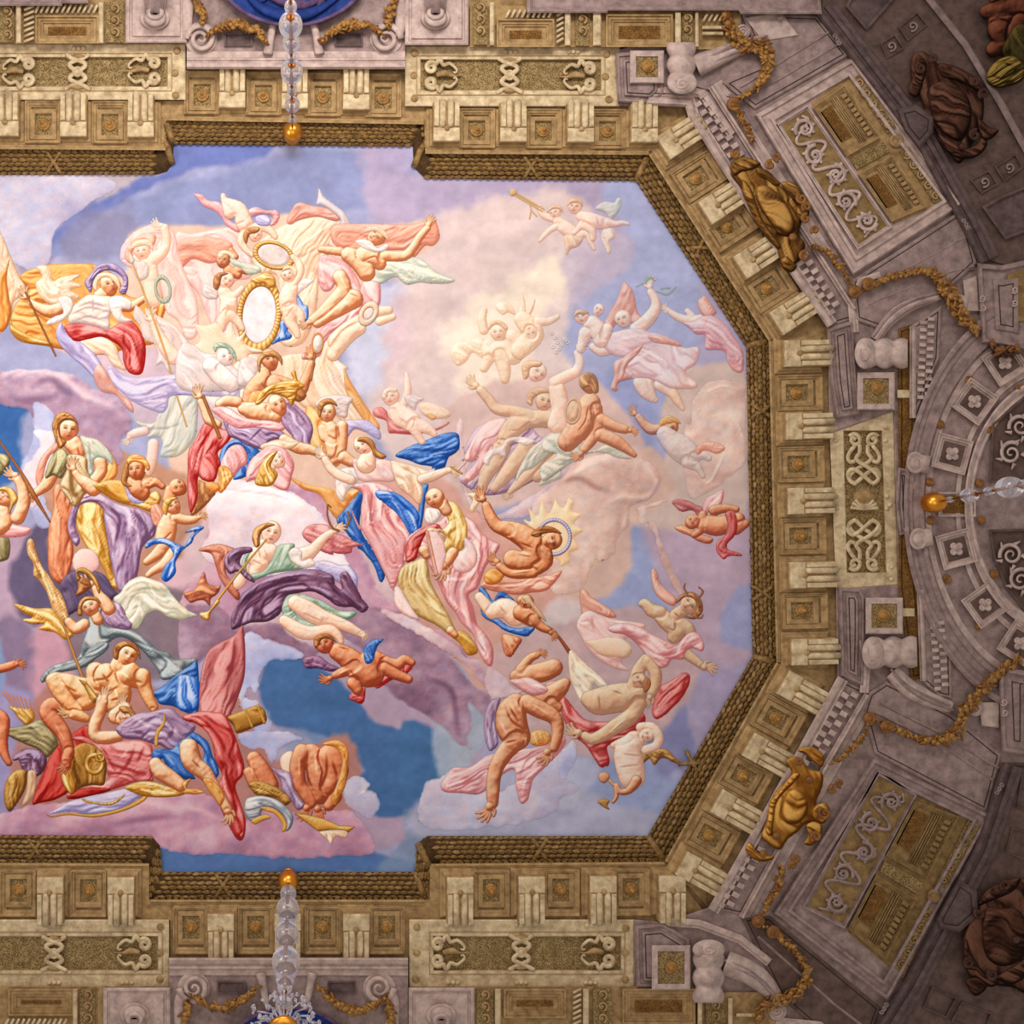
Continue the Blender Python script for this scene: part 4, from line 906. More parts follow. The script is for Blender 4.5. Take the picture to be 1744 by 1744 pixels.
# blocks beside the diagonals
def block(label, poly, cof, ros, stack, disc, arm, arm_w=(12,14,9)):
    global tn
    r = newtrim(label, poly, 'mauve', H0+6, [(0,-6),(0,H0+4),(3,H0+8),(6,H0+8),(7,H0+5),(11,H0+5),(13,H0+9)])
    q = MB(); x0,y0,x1,y1 = cof; q.rect(x0,y0,x1,y1, [(0,H0),(0,H0+16),(2,H0+18),(10,H0+18),(11,H0+15)]); q.build('coffer_block', M['mauvel'], r)
    q = MB(); q.rect(x0+10,y0+10,x1-10,y1-10, [(0,H0+12),(1,H0+16)]); q.build('stippled_ground', M['stip'], r)
    q = MB(); q.lathe(ros[0], ros[1], [(11,H0+15),(11,H0+18),(8.5,H0+20),(8,H0+19),(6.5,H0+23),(4,H0+24),(1,H0+28)], 18); q.build('rosette', M['giltl'], r)
    # ribbed roll of the scroll bracket
    q = MB(); (a0, a1, rad) = stack; n = 44; P = [mid(a0, a1, k/(n-1)) for k in range(n)]
    R_ = [rad*(.80+.22*abs(math.sin(PI*(.15+2.7*k/(n-1))))) for k in range(n)]; q.tube(P, R_, H0+12, 18, .75); q.build('ribbed_roll', M['mauvel'], r)
    q = MB(); q.lathe(disc[0], disc[1], [(rad*1.03,H0+12),(rad*1.03,H0+27),(rad*.95,H0+30)], 28, disc[2], disc[3]); q.tube([(disc[0]+(x-disc[0])*disc[2], disc[1]+(y-disc[1])*disc[3]) for x, y in spiral(disc[0], disc[1], 1, rad*.55, 0, 1.6, 26)], [1,1.6,2], H0+30, 6); q.build('volute_disc', M['mauvel'], r)
    q = MB(); q.tube(spline(PL(arm), False, 6), list(arm_w), H0+4, 12, .8); q.build('console_arm', M['mauvel'], r)
    for o in (-5, 4):
        q = MB(); A = spline(PL(arm), False, 6); q.tube([(x+o*.6, y+o) for x, y in A], [2.6,3,1.6], H0+arm_w[1]*.8+2, 6); q.build('arm_flute', M['mauve'], r)
    return r
block('mauve scroll bracket with square coffer above the upper right sky corner', 'Z 1048,90 1130,84 1132,160 1112,178 1052,174', (1073,86,1131,142), (1104,113), ((1160,72),(1161,150), 25), (1162,142,1,.72), 'Z 1186,112 1220,98 1262,80 1310,66', (20,15,9))
block('mauve scroll bracket with square coffer below the lower right sky corner', 'Z 1081,1576 1130,1572 1176,1600 1178,1686 1084,1682', (1110,1610,1176,1686), (1144,1649), ((1207,1622),(1206,1708), 27), (1207,1617,1,.62), 'Z 1236,1640 1276,1656 1308,1682 1330,1712', (22,20,10))
block('mauve scroll bracket with square coffer right of the upper right sky side', 'Z 1408,560 1454,545 1460,634 1466,706 1424,714 1414,650', (1460,634,1524,698), (1494,661), ((1466,602),(1546,602), 26), (1473,602,.66,1), 'Z 1490,578 1515,545 1550,520 1600,504', (9,12,8))
block('mauve scroll bracket with square coffer right of the lower right sky side', 'Z 1428,1000 1466,1002 1474,1020 1474,1080 1472,1170 1432,1152', (1474,1018,1538,1080), (1505,1049), ((1480,1112),(1562,1110), 27), (1486,1112,.66,1), 'Z 1520,1144 1545,1170 1580,1190 1622,1206', (15,16,10))
# step mouldings joining bracket and cornice
for pth, lab in (('Z 1112,156 1176,156 1196,160 1246,230', 'mauve ledge under the upper scroll roll'), ('Z 1130,1570 1190,1574 1260,1600 1310,1640', 'mauve ledge above the lower scroll roll'), ('Z 1456,566 1452,520 1468,480 1500,470', 'mauve ledge at the dentil end beside the upper roll'), ('Z 1472,1180 1476,1120 1470,1090', 'mauve ledge beside the lower roll')):
    tn[0] += 1; b = MB(); b.sweep(PL(pth), [(-8,H0),(-8,H0+7),(-5,H0+9),(2,H0+9),(3,H0+6),(7,H0+6),(8,H0)]); structure(f'trim_{tn[0]}', b, 'mauvel', lab)
# upright gold strip with little dentils
r = newtrim('dark gold upright strip between the straps frieze and the arch', 'Z 1530,560 1554,552 1560,700 1556,860 1562,1000 1580,1150 1552,1160 1530,1000', 'rust', H0+2)
for y in (664, 820, 1036): q = MB(); q.rect(1528,y,1558,y+14, [(0,H0),(0,H0+6),(1,H0+7)]); q.build('cross_rib', M['light'], r)
r = newtrim('mauve upright strip with dentils left of the arch, upper half', 'Z 1550,556 1604,520 1600,610 1566,690 1556,716 1554,640', 'mauve', H0+3); dentils((1580,540), (1574,680), 11, 24, r)
mould('Z 1556,556 1556,712', [(-4,0),(-4,10),(-1,12),(3,12),(4,8),(7,8)], 'mauvel', 'fillet', r)
r = newtrim('mauve upright strip with dentils left of the arch, lower half', 'Z 1566,1000 1600,1062 1620,1100 1622,1190 1600,1186 1570,1160', 'mauve', H0+3); dentils((1596,1058), (1604,1176), 9, 24, r)
mould('Z 1568,1004 1574,1160', [(-4,0),(-4,10),(-1,12),(3,12),(4,8),(7,8)], 'mauvel', 'fillet', r)
# ---- the arch at the right edge
AX, AY, AA, AB = 1800, 860, 262, 365
def ell(k, a): return (AX-AA*k*math.cos(a), AY+AB*k*math.sin(a))
tn[0] += 1; b = MB(); b.step([ell(1.0, -1.25+2.5*i/60) for i in range(61)]+[(1900,1200),(1900,520)], [(0,0),(0,H0+2)]); AR = structure(f'trim_{tn[0]}', b, 'mauve', 'coffered mauve arch bulging in from the right edge')
def arc(k, prof, m, nm, a0=-1.25, a1=1.25):
    q = MB(); L = []
    for z in prof: L.append([(*ell(k*(1-z[0]/300), a0+(a1-a0)*i/64), H0+z[1]) for i in range(65)])
    q.loops(L, cap=False, closed=False, smooth=False); q.build(nm, M[m], AR)
arc(1.0, [(0,-6),(0,9),(5,13),(9,13),(11,9),(18,9),(20,6),(30,7),(33,10),(40,10),(42,6),(44,3)], 'mauve', 'outer_moulding')
arc(.855, [(0,2),(0,4),(12,4),(12,2)], 'mauvel', 'stud_band'); arc(.60, [(0,2),(0,8),(6,10),(14,8),(18,6),(26,7),(30,3)], 'mauvel', 'inner_moulding'); arc(.66, [(0,2),(0,4),(14,4),(14,2)], 'mauvel', 'inner_band')
def flower(x, y, s_, par, h, m='mauvel'):
    for k in range(4):
        a = PI/4+k*PI/2; q = MB(); q.lathe(x+s_*.55*math.cos(a), y+s_*.55*math.sin(a), [(s_*.5,h),(s_*.42,h+2),(s_*.2,h+1.2)], 10); q.build('petal', M[m], par)
    q = MB(); q.lathe(x, y, [(s_*.26,h),(s_*.24,h+4),(s_*.1,h+5)], 10); q.build('flower_eye', M[m], par)
for x, y, an in ((1660,684,-.62),(1622,773,-.26),(1712,618,-1.0),(1629,935,.26),(1678,1030,.62),(1738,1096,1.0)):
    q = MB(); c_, s_ = math.cos(-an), math.sin(-an); w2, h2 = 30, 30
    Q = [(x+(u_*c_-v_*s_), y+(u_*s_+v_*c_)) for u_, v_ in ((-w2,-h2),(w2,-h2),(w2,h2),(-w2,h2))]
    q.step(Q, [(0,H0),(0,H0+11),(2,H0+11),(4,H0+8.5),(7,H0+8.5),(9,H0+5),(12,H0+5)]); c = q.build('coffer', M['mauvel'], AR)
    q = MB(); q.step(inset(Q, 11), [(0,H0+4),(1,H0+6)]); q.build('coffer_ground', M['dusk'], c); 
    for k in range(4):
        a = PI/4+k*PI/2; q = MB(); q.lathe(x+7*math.cos(a), y+7*math.sin(a), [(6.4,H0+5),(5.4,H0+9),(2.6,H0+7.4)], 10); q.build('petal', M['mauvel'], c)
    q = MB(); q.lathe(x, y, [(3.4,H0+5),(3,H0+10),(1,H0+11)], 10); q.build('flower_eye', M['mauvel'], c)
for x, y in ((1651,647),(1602,723),(1686,732),(1584,821),(1669,823),(1736,662),(1585,886),(1672,886),(1613,986),(1694,978),(1668,1066)):
    q = MB(); q.lathe(x, y, [(7.5,H0+3),(7.5,H0+6),(5,H0+8.5),(4.4,H0+7.4),(2,H0+10)], 14); q.build('gilt_stud', M['gilt'], AR)
q = MB(); q.rect(1598,838,1662,880, [(0,H0),(0,H0+7),(3,H0+7),(5,H0+3)]); q.build('window_frame', M['mauvel'], AR); q = MB(); q.rect(1606,844,1654,874, [(0,H0+3),(1,H0+5)]); q.build('gold_panel', M['rust'], AR)
q = MB(); q.step(PL('Z 1690,722 1760,660 1760,820 1684,822'), [(0,H0+4),(0,H0+7),(4,H0+7),(5,H0+3)]); q.build('spandrel_panel', M['dusk'], AR)
q = MB(); q.step(PL('Z 1684,902 1760,900 1760,1060 1712,1000 1692,950'), [(0,H0+4),(0,H0+7),(4,H0+7),(5,H0+3)]); q.build('spandrel_panel', M['dusk'], AR)
for cx, cy, t in ((1722,772,1),(1738,726,-1),(1722,945,-1),(1738,988,1)):
    q = MB(); q.tube(spiral(cx, cy, 2, 20, 1, 1.7*t, 34), [1.4,2.6,3.6], H0+7, 8); q.build('acanthus_scroll', M['mauvel'], AR)
    for j in range(5): a_ = j*1.25; q = MB(); q.tube([(cx+18*math.cos(a_), cy+18*math.sin(a_)), (cx+28*math.cos(a_+.3), cy+28*math.sin(a_+.3))], [4,1], H0+6, 6); q.build('acanthus_leaf', M['mauvel'], AR)
for cx, cy in ((1559,788),(1564,918)):
    q = MB(); q.lathe(cx, cy, [(19,H0),(19,H0+16),(15,H0+19),(12,H0+15),(9,H0+20),(4,H0+20)], 22, .82, 1); q.tube([(cx,cy),(cx+24,cy+(4 if cy < 850 else -4))], [15,16], H0+8, 12, .7); q.build('keystone_roll', M['mauvel'], AR)
r = newtrim('mauve framed pier between the two rolls of the arch', 'Z 1530,796 1548,800 1552,908 1532,912 1526,860', 'mauve', H0+4, [(0,0),(0,H0+6),(3,H0+8),(6,H0+5),(7,H0+7)])
# ---- niches with acanthus panel and golden window
def quadpt(Q, u_, v_):
    a = mid(Q[0], Q[1], u_); b_ = mid(Q[3], Q[2], u_); return mid(a, b_, v_)
def sub(Q, u0, v0, u1, v1): return [quadpt(Q,u0,v0), quadpt(Q,u1,v0), quadpt(Q,u1,v1), quadpt(Q,u0,v1)]
def niche(label, outer_, scr, win, dark):
    tn[0] += 1; b = MB(); O = PL(outer_); b.step(O, [(0,H0-4),(0,H0+6),(3,H0+11),(7,H0+11),(9,H0+7),(17,H0+7),(19,H0+11),(24,H0+11),(26,H0+5),(30,H0+5)]); root = structure(f'trim_{tn[0]}', b, dark[0], label)
    S = PL(scr); q = MB(); q.step(inset(S,-6), [(0,H0+4),(0,H0+11),(3,H0+11),(4,H0+8),(6,H0+8),(7,H0+6)]); q.build('panel_frame', M[dark[0]], root)
    q = MB(); q.step(S, [(0,H0+6),(.5,H0+6.6)]); q.build('panel_ground', M[dark[1]], root)
    # running acanthus: v runs along the long side
    vine = [quadpt(S, .5+.42*math.sin(k*PI/2.0+.6), .02+.96*k/18) for k in range(19)]
    q = MB(); q.tube(spline(vine, False, 4), [2,3.2,3.2,3.2,2], H0+8, 8); q.build('vine_stem', M[dark[0]], root)
    rr = random.Random(len(label))
    for k in range(5):
        u_, v_ = (.40 if k % 2 else .60), .11+.195*k; c = quadpt(S, u_, v_); s_ = 1 if k % 2 else -1; sp = spiral(c[0], c[1], 1.5, 17.5, k, 1.6*s_, 36)
        q = MB(); q.tube(sp, [1.6,3,3.8], H0+9, 8); q.build('acanthus_scroll', M[dark[0]], root)
        q = MB()
        for j in range(6): q.lathe(c[0]+4.6*math.cos(j*PI/3), c[1]+4.6*math.sin(j*PI/3), [(3,H0+8),(2.6,H0+11),(1,H0+11.5)], 8)
        q.build('acanthus_flower', M[dark[0]], root)
        for j in range(18, 36, 3):
            p = sp[j]; a_ = math.atan2(p[1]-c[1], p[0]-c[0])+rr.uniform(-.5,.5); e2 = (p[0]+8*math.cos(a_), p[1]+8*math.sin(a_)); q = MB(); q.tube([p, mid(p, e2, .6), e2], [3.2,3.4,.8], H0+8, 6); q.build('acanthus_leaf', M[dark[0]], root)
    w_ = MB(); Wq = PL(win); w_.step(Wq, [(0,H0+2),(0,H0+5),(1,H0+5.5)]); w_.build('window_ground', M[dark[2]], root)
    for (v0, v1) in ((.03,.44),(.58,.98)):
        A = sub(Wq, .0, v0, .66, v1); q = MB(); q.step(A, [(0,H0+5),(0,H0+13),(2,H0+13),(3,H0+11),(5,H0+11),(6,H0+9),(8,H0+9),(9,H0+7)]); q.build('coffer_frame', M[dark[2]], root)
        q = MB(); q.step(sub(Wq, .03, v0+.06, .27, v1-.10), [(0,H0+6),(0,H0+9),(1,H0+9)]); q.build('gold_panel', M['rust'], root)
        for k in range(4):
            q = MB(); q.tube([quadpt(Wq, .33+.035*k, v0+.03), quadpt(Wq, .33+.035*k, v1-.03)], 1.5, H0+8.5, 6); q.build('reed', M[dark[2]], root)
        for k in range(9):
            v_ = v0+.04+(v1-v0-.08)*(k+.5)/9; q = MB(); q.step(sub(Wq, .50, v_-.012, .60, v_+.012), [(0,H0+6),(0,H0+12),(.6,H0+12.5)]); q.build('dentil', M[dark[2]], root)
        q = MB(); q.step(sub(Wq, .80, v0, .98, v1), [(0,H0+5),(0,H0+8),(1,H0+8)]); q.build('guilloche_ground', M['stip'], root)
        for k in range(5):
            c = quadpt(Wq, .89, v0+(v1-v0)*(k+.5)/5); q = MB(); q.tube(spiral(c[0], c[1], 1, 8, k, 1.4, 18), 2.2, H0+9, 6); q.build('guilloche_curl', M[dark[2]], root)
    q = MB(); q.step(sub(Wq, .02, .475, .66, .55), [(0,H0+5),(0,H0+9),(1,H0+9)]); q.build('cross_panel', M['stip'], root)
    c = quadpt(Wq, .86, .51); q = MB(); q.lathe(c[0], c[1], [(13,H0+5),(12,H0+9),(8,H0+12),(7,H0+10),(3,H0+14)], 16); q.build('rosette', M[dark[2]], root)
    return root
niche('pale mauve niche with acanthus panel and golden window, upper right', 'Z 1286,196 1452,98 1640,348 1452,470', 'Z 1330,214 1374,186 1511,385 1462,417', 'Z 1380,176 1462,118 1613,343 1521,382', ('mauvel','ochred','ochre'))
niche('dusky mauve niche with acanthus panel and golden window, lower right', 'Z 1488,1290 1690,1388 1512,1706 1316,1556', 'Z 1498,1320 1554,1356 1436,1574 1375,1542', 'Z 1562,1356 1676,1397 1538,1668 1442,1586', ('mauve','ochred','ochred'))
# ---- outer entablature beyond the niches
ENT = [(0,-4),(0,10),(4,15),(10,15),(13,10),(17,10),(19,13),(26,13),(29,8),(36,8),(38,4)]
r = newtrim('dark moulded beam slanting down at the far upper right', 'Z 1392,24 1454,108 1521,190 1567,260 1614,348 1668,446 1760,470 1760,-60 1400,-60', 'dusk', H0+1)
mould('Z 1390,24 1454,107 1512,182 1530,205 1568,262 1600,320 1616,348 1640,392 1668,450', neg(ENT), 'mauved', 'entablature', r)
mould('Z 1560,-20 1640,80 1700,180 1760,290', neg([(0,0),(0,8),(4,11),(10,9),(12,4)]), 'mauve', 'outer_fillet', r)
for poly in ('Z 1500,74 1524,58 1540,82 1510,100', 'Z 1530,46 1562,20 1580,42 1546,70', 'Z 1652,306 1684,290 1700,314 1672,330', 'Z 1694,284 1730,262 1742,286 1710,310'):
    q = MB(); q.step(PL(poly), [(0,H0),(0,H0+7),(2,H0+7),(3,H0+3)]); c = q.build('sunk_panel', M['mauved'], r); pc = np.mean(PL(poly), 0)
    q = MB(); q.tube(spiral(pc[0], pc[1], 1, 9, 0, 1.3, 18), 2, H0+5, 6); q.build('panel_scroll', M['mauve'], c)
for poly in ('Z 1440,10 1450,-10 1530,-10 1476,52', 'Z 1672,352 1700,336 1760,310 1760,390 1712,408'):
    q = MB(); q.step(PL(poly), [(0,H0),(0,H0+9),(5,H0+9),(6,H0+4)]); q.build('corner_panel', M['mauved'], r)
for x, y in PL('d 12,9 d 51,26 d 97,82 d 136,148'):
    for k in range(3): q = MB(); a = .95; q.tube(spiral(x+(k-1)*7*math.cos(a), y+(k-1)*7*math.sin(a), .8, 4.2, k, 1.2, 12), 1.3, H0+15, 6); q.build('clasp', M['mauve'], r)
r = newtrim('dark moulded beam slanting back at the far lower right', 'Z 1707,1298 1676,1392 1660,1444 1591,1573 1539,1671 1486,1760 1760,1790 1760,1300', 'dusk', H0+1)
mould('Z 1484,1760 1540,1671 1592,1573 1660,1444 1678,1390 1708,1298', [(-o,z) for o,z in ENT][::1], 'mauved', 'entablature', r) if False else mould('Z 1484,1760 1540,1671 1592,1573 1660,1444 1678,1390 1708,1298', ENT, 'mauved', 'entablature', r)
for poly in ('Z 1588,1680 1630,1700 1612,1734 1572,1716', 'Z 1638,1706 1690,1726 1676,1760 1620,1740', 'Z 1724,1410 1760,1420 1760,1470 1712,1452', 'Z 1740,1320 1760,1322 1760,1380 1732,1376'):
    q = MB(); q.step(PL(poly), [(0,H0),(0,H0+7),(2,H0+7),(3,H0+3)]); q.build('sunk_panel', M['mauved'], r)
for x, y in PL('g 158,19 g 82,164'):
    for k in range(3): q = MB(); a = 2.1; q.tube(spiral(x+(k-1)*7*math.cos(a), y+(k-1)*7*math.sin(a), .8, 4.2, k, 1.2, 12), 1.3, H0+15, 6); q.build('clasp', M['mauve'], r)
for lab, poly in (('clasp plate over the upper dark beam', 'Z 1526,186 1560,178 1592,198 1590,226 1566,254 1540,222'), ('clasp plate over the lower dark beam', 'Z 1632,1496 1664,1518 1666,1560 1634,1588 1600,1582 1594,1566')):
    newtrim('mauve shield-shaped '+lab, poly, 'mauved', H0+18, [(0,H0),(0,H0+14),(3,H0+19),(6,H0+20)])
r = newtrim('mauve framed pier projecting from the right edge, upper', 'Z 1664,448 1706,452 1760,440 1760,600 1708,588 1672,584', 'mauve', H0+8, [(0,0),(0,H0+10),(3,H0+14),(8,H0+14),(10,H0+9),(24,H0+9),(26,H0+12),(30,H0+12)])
q = MB(); q.step(PL('Z 1716,468 1742,458 1760,460 1760,548 1718,546'), [(0,H0+8),(0,H0+14),(2,H0+14)]); q.build('gold_panel', M['ochred'], r)
for x, y in ((1673,508),(1674,524),(1728,494),(1728,516)): q = MB(); q.tube(spiral(x, y, .8, 6, 0, 1.4, 18), 1.7, H0+16, 6); q.build('clasp', M['mauvel'], r)
r = newtrim('mauve framed pier projecting from the right edge, lower', 'Z 1700,1134 1744,1142 1760,1140 1760,1290 1706,1280', 'mauve', H0+8, [(0,0),(0,H0+10),(3,H0+14),(8,H0+14),(10,H0+9),(18,H0+9)])
for x, y in ((1710,1196),(1711,1214)): q = MB(); q.tube(spiral(x, y, .8, 6, 0, 1.4, 18), 1.7, H0+16, 6); q.build('clasp', M['mauvel'], r)
# long soffits between niches and arch
for lab, poly, m in (('pale mauve sloping soffit below the upper niche', 'Z 1450,478 1640,356 1664,448 1600,506 1500,560 1458,545', 'mauve'), ('mauve sloping soffit above the lower niche', 'Z 1480,1180 1510,1160 1620,1215 1706,1285 1680,1384 1490,1284 1470,1210', 'mauve'), ('dusky sloping soffit below the lower niche', 'Z 1262,1562 1312,1560 1500,1716 1484,1760 1400,1760 1330,1700', 'dusk'), ('mauve sloping soffit above the upper niche', 'Z 1262,22 1392,26 1446,94 1286,186 1230,140 1300,110', 'mauve')):
    q = newtrim(lab, poly, m, H0+2, [(0,0),(0,H0+3),(2,H0+4)])
for q_ in ('Z 1268,172 1440,70', 'Z 1470,500 1655,400', 'Z 1480,520 1600,470 1660,455', 'Z 1500,1200 1600,1250 1700,1310', 'Z 1290,1596 1420,1712 1470,1750', 'Z 1262,150 1420,52', 'Z 1490,1215 1600,1268 1690,1330'):
    mould(q_, [(-4,3),(-4,6),(-1,7.5),(1,5),(3,5),(3,3)], 'mauve', 'fillet', MR)
# ---- separate ornaments hung on the architecture: garlands, cartouches, small volutes
def festoon(label, path, radii, group=None, seed=1, m=('giltl','gilt'), h=36, ros=()):
    rr = random.Random(seed); P = spline(PL(path), False, 10); o = empty('festoon', W(P[0][0], P[0][1], h)); setp(o, label, 'garland', group)
    L_ = np.r_[0, np.cumsum(np.hypot(*np.diff(P, axis=0).T))]; s_ = 0
    q = MB(); q.tube(P, 1.6, h-3, 6); q.build('cord', M['gilt'], o)
    while s_ < L_[-1]:
        t = s_/L_[-1]; r_ = float(np.interp(t, np.linspace(0,1,len(radii)), radii)); x = np.interp(s_, L_, P[:,0]); y = np.interp(s_, L_, P[:,1])
        a = math.atan2(np.interp(s_+1, L_, P[:,1])-y, np.interp(s_+1, L_, P[:,0])-x)
        n = 1 if r_ < 4.5 else (2 if r_ < 8 else 4)
        for k in range(n):
            off = rr.uniform(-1, 1)*max(0, r_-4); cx, cy = x-math.sin(a)*off+rr.uniform(-2,2), y+math.cos(a)*off+rr.uniform(-2,2); sz = min(r_, 6.2)*rr.uniform(.75,1.15); hz = h+rr.uniform(-1.5,3)-abs(off)*.35
            q = MB()
            if rr.random() < .28: q.lathe(cx, cy, [(sz*.8,h-5),(sz*.8,hz),(sz*.55,hz+sz*.5),(sz*.15,hz+sz*.7)], 10); q.build('fruit', M[m[0]], o)
            else:
                aa = a+rr.choice((-1,1))*rr.uniform(.3,1.0); q.lathe(cx, cy, [(sz,h-5),(sz*.85,hz),(sz*.15,hz+sz*.45)], 8, 1.7, .5, aa); q.build('leaf', M[m[rr.random() < .6]], o)
        s_ += max(4, min(r_, 6)*.9)
    for x, y in ros:
        q = MB(); q.lathe(x, y, [(12,h-6),(12,h),(9,h+4),(5,h+3),(4,h+6),(1.5,h+7)], 10); q.build('rosette', M['gilt'], o)
    return o
festoon('brown fruit festoon hanging from the upper scroll bracket to the gilt cartouche', 'Z 1236,20 1242,46 1262,74 1298,78 1309,108 1298,138 1272,160 1250,178 1262,198 1276,226 1282,246', [9,12,16,16,14,10,9,5,4,6,6,3], None, 1, ros=[(1249,177)])
festoon('brown leaf festoon swinging from the upper cartouche to the upper pier', 'Z 1376,420 1402,424 1428,450 1450,486 1457,497 1482,486 1512,474 1536,468 1568,462 1592,470 1616,497 1638,538 1664,564', [3,5,7,4,3,6,7,6,10,15,15,12,8], None, 2, ros=[(1456,497),(1479,484)])
festoon('dark fruit tuft hanging below the upper pier', 'Z 1690,588 1708,600 1734,592', [8,13,9], None, 3, ('gilt','bronze'))
festoon('golden brown festoon from the lower cartouche up to the lower pier', 'Z 1416,1302 1440,1286 1470,1254 1482,1224 1512,1238 1546,1250 1588,1262 1628,1250 1638,1216 1672,1178 1698,1150 1736,1122', [3,7,4,3,6,7,10,14,14,8,9,12], None, 4, ros=[(1482,1224),(1510,1238)])
festoon('golden brown festoon from the lower cartouche down to the bottom volute', 'Z 1328,1474 1331,1488 1320,1520 1300,1556 1292,1570 1318,1588 1344,1610 1368,1638 1374,1672 1346,1696 1304,1712 1290,1736', [4,8,7,4,3,7,5,9,14,13,12,10], None, 5, ros=[(1291,1569),(1317,1587)])
for lab, pth, sd in (('thin wheat swag left of the top crystal chain', 'Z 350,62 375,46 408,42 440,56 455,74', 6), ('thin wheat swag right of the top crystal chain', 'Z 655,62 630,44 596,42 564,56 548,72', 7), ('drop of wheat ears left of the top medallion', 'Z 330,-6 340,16 348,40', 8), ('drop of wheat ears right of the top medallion', 'Z 672,-6 666,16 658,46', 9),
    ('gilt rope swag left of the lower chandelier', 'Z 324,1692 350,1712 385,1716 415,1702 440,1680', 10), ('gilt rope swag right of the lower chandelier', 'Z 660,1694 636,1714 600,1722 566,1704 542,1680', 11), ('gilt tassel under the left lower volute', 'Z 322,1700 318,1722 310,1750', 12), ('gilt tassel under the right lower volute', 'Z 660,1700 664,1722 672,1750', 13)):
    festoon(lab, pth, [3,7,9.5,8,5], None, sd, h=42)
def small_volute(label, x, y, s_, t=1, tail=None, m='mauvel'):
    o = empty('volute', W(x, y, 36)); setp(o, label, 'scroll'); q = MB(); q.lathe(x, y, [(s_,18),(s_,27),(s_*.9,28.5)], 20); q.build('disc', M[m], o)
    q = MB(); q.tube(spiral(x, y, 1, s_*.85, 0, 1.8*t, 30), [1.2,1.6,2], 29, 6); q.build('spiral', M[m], o)
    if tail: q = MB(); q.step(PL(tail), [(0,18),(0,25),(1.5,26)]); q.build('block', M[m], o)
small_volute('small pale volute beside the fruit festoon at the top', 1265, 54, 13, 1, 'Z 1268,30 1330,20 1360,60 1300,70'); small_volute('small pale volute left of the upper pier', 1634, 516, 15, -1, 'Z 1640,478 1664,470 1668,530 1646,530')
small_volute('small mauve volute left of the lower pier', 1662, 1206, 14, 1, 'Z 1668,1196 1702,1196 1702,1240 1672,1236'); small_volute('pale volute block at the bottom edge', 1324, 1722, 16, 1, 'Z 1324,1732 1400,1740 1420,1760 1316,1760')
# cartouches modelled as organic relief
HM[:, :] = np.where(HM > 0, HM, 0)
yy, xx = np.mgrid[0:1760, 0:1760]; outm = sdist_poly(xx.astype(float)[::4, ::4]-8, yy.astype(float)[::4, ::4]-8, np.array([p[:2] for p in FIELD])) < -34
outm = np.repeat(np.repeat(outm, 4, 0), 4, 1)[:1760, :1760]; HM[outm & (xx > 1180)] = 31
GP = ((.24,.14,.05),(.46,.31,.14),(.74,.55,.30)); GL = ((.42,.24,.07),(.66,.44,.18),(.88,.68,.36)); DR = ((.12,.07,.05),(.28,.17,.13),(.44,.30,.24))
def cartouche(label, at, bodyp, pal, field, horns, curls, knob=()):
    o = F('cartouche', label, 'cartouche', None, at)
    paint('shell_body', pal, bodyp, o, fold=65, fw=10, amp=.35, k=.45, R=22)
    paint('boss', pal, field, o, fold=20, fw=9, amp=.4, k=.6, R=26, line=.2)
    for s_ in horns: paint('horn', pal, s_, o, fold=30, fw=5, amp=.45, k=.5, step=1)
    for (x, y, r_, t) in curls:
        q = MB(); q.tube(spiral(x, y, 1.2, r_, t, 1.5*(1 if t > 0 else -1), 24), [1.6,3,3.8], 44, 8); q.build('curl', M['gilt' if pal is not DR else 'bronze'], o)
    for x, y in knob: q = MB(); q.lathe(x, y, [(7,40),(7,46),(4,50),(1.5,51)], 12); q.build('knob', M['gilt' if pal is not DR else 'bronze'], o)
cartouche('brown gilt cartouche with leafy crest on the upper slanting cornice', 'Z 1320,350', 'v 0,30 8,22 18,20 26,22 36,30 44,38 52,44 60,50 68,58 72,68 70,80 68,90 74,100 70,112 62,122 52,124 48,112 44,100 36,90 28,78 22,66 16,56 10,44', GP, 'v 26,44 36,42 48,50 56,60 62,72 64,84 58,92 48,90 40,80 32,68 26,56', ['v 0,25 2,18 10,14 20,15 30,20 22,26 12,28 4,32', 'v 26,24 38,28 44,34 50,40 44,42 36,36 28,32', 'v 50,40 60,38 68,44 72,54 66,58 58,52', 'v 66,62 76,60 78,70 72,78 66,72', 'v 50,116 56,112 62,118 66,122 60,128 52,124', 'v 12,36 20,44 26,60 32,76 42,90 50,102 46,104 36,94 26,80 18,64 12,50'],
          [(1253,262,7,1),(1312,281,7,2),(1324,268,6,-2),(1366,338,9,1),(1374,352,8,-1),(1372,372,7,2),(1370,436,8,2),(1388,392,6,-1)], [(1350,404)])
cartouche('golden scrolled cartouche with oval boss on the lower slanting cornice', 'Z 1352,1368', 'w 92,30 104,26 116,38 128,42 128,56 122,72 128,82 122,90 112,92 104,100 94,108 86,118 74,112 68,104 72,92 76,80 78,68 84,58 92,50 98,42', GL, 'w 92,64 100,58 108,62 114,72 112,84 104,92 94,92 88,82', ['w 104,20 112,16 122,18 130,26 128,36 120,32 112,24', 'w 54,112 58,112 64,120 72,124 80,124 78,128 68,130 58,126 52,118', 'w 76,70 84,62 92,50 100,42 106,44 98,54 88,64 82,74 80,90 78,104 72,100 74,84', 'w 112,94 120,90 128,94 126,106 118,114 110,112 114,104', 'w 122,74 132,72 136,82 130,92 122,90 118,82'],
          [(1405,1385,11,1),(1390,1425,9,-1),(1418,1345,6,2),(1430,1334,6,-2),(1356,1462,7,1),(1350,1474,6,-1),(1362,1296,6,1)], [(1379,1328),(1323,1423),(1300,1454)])
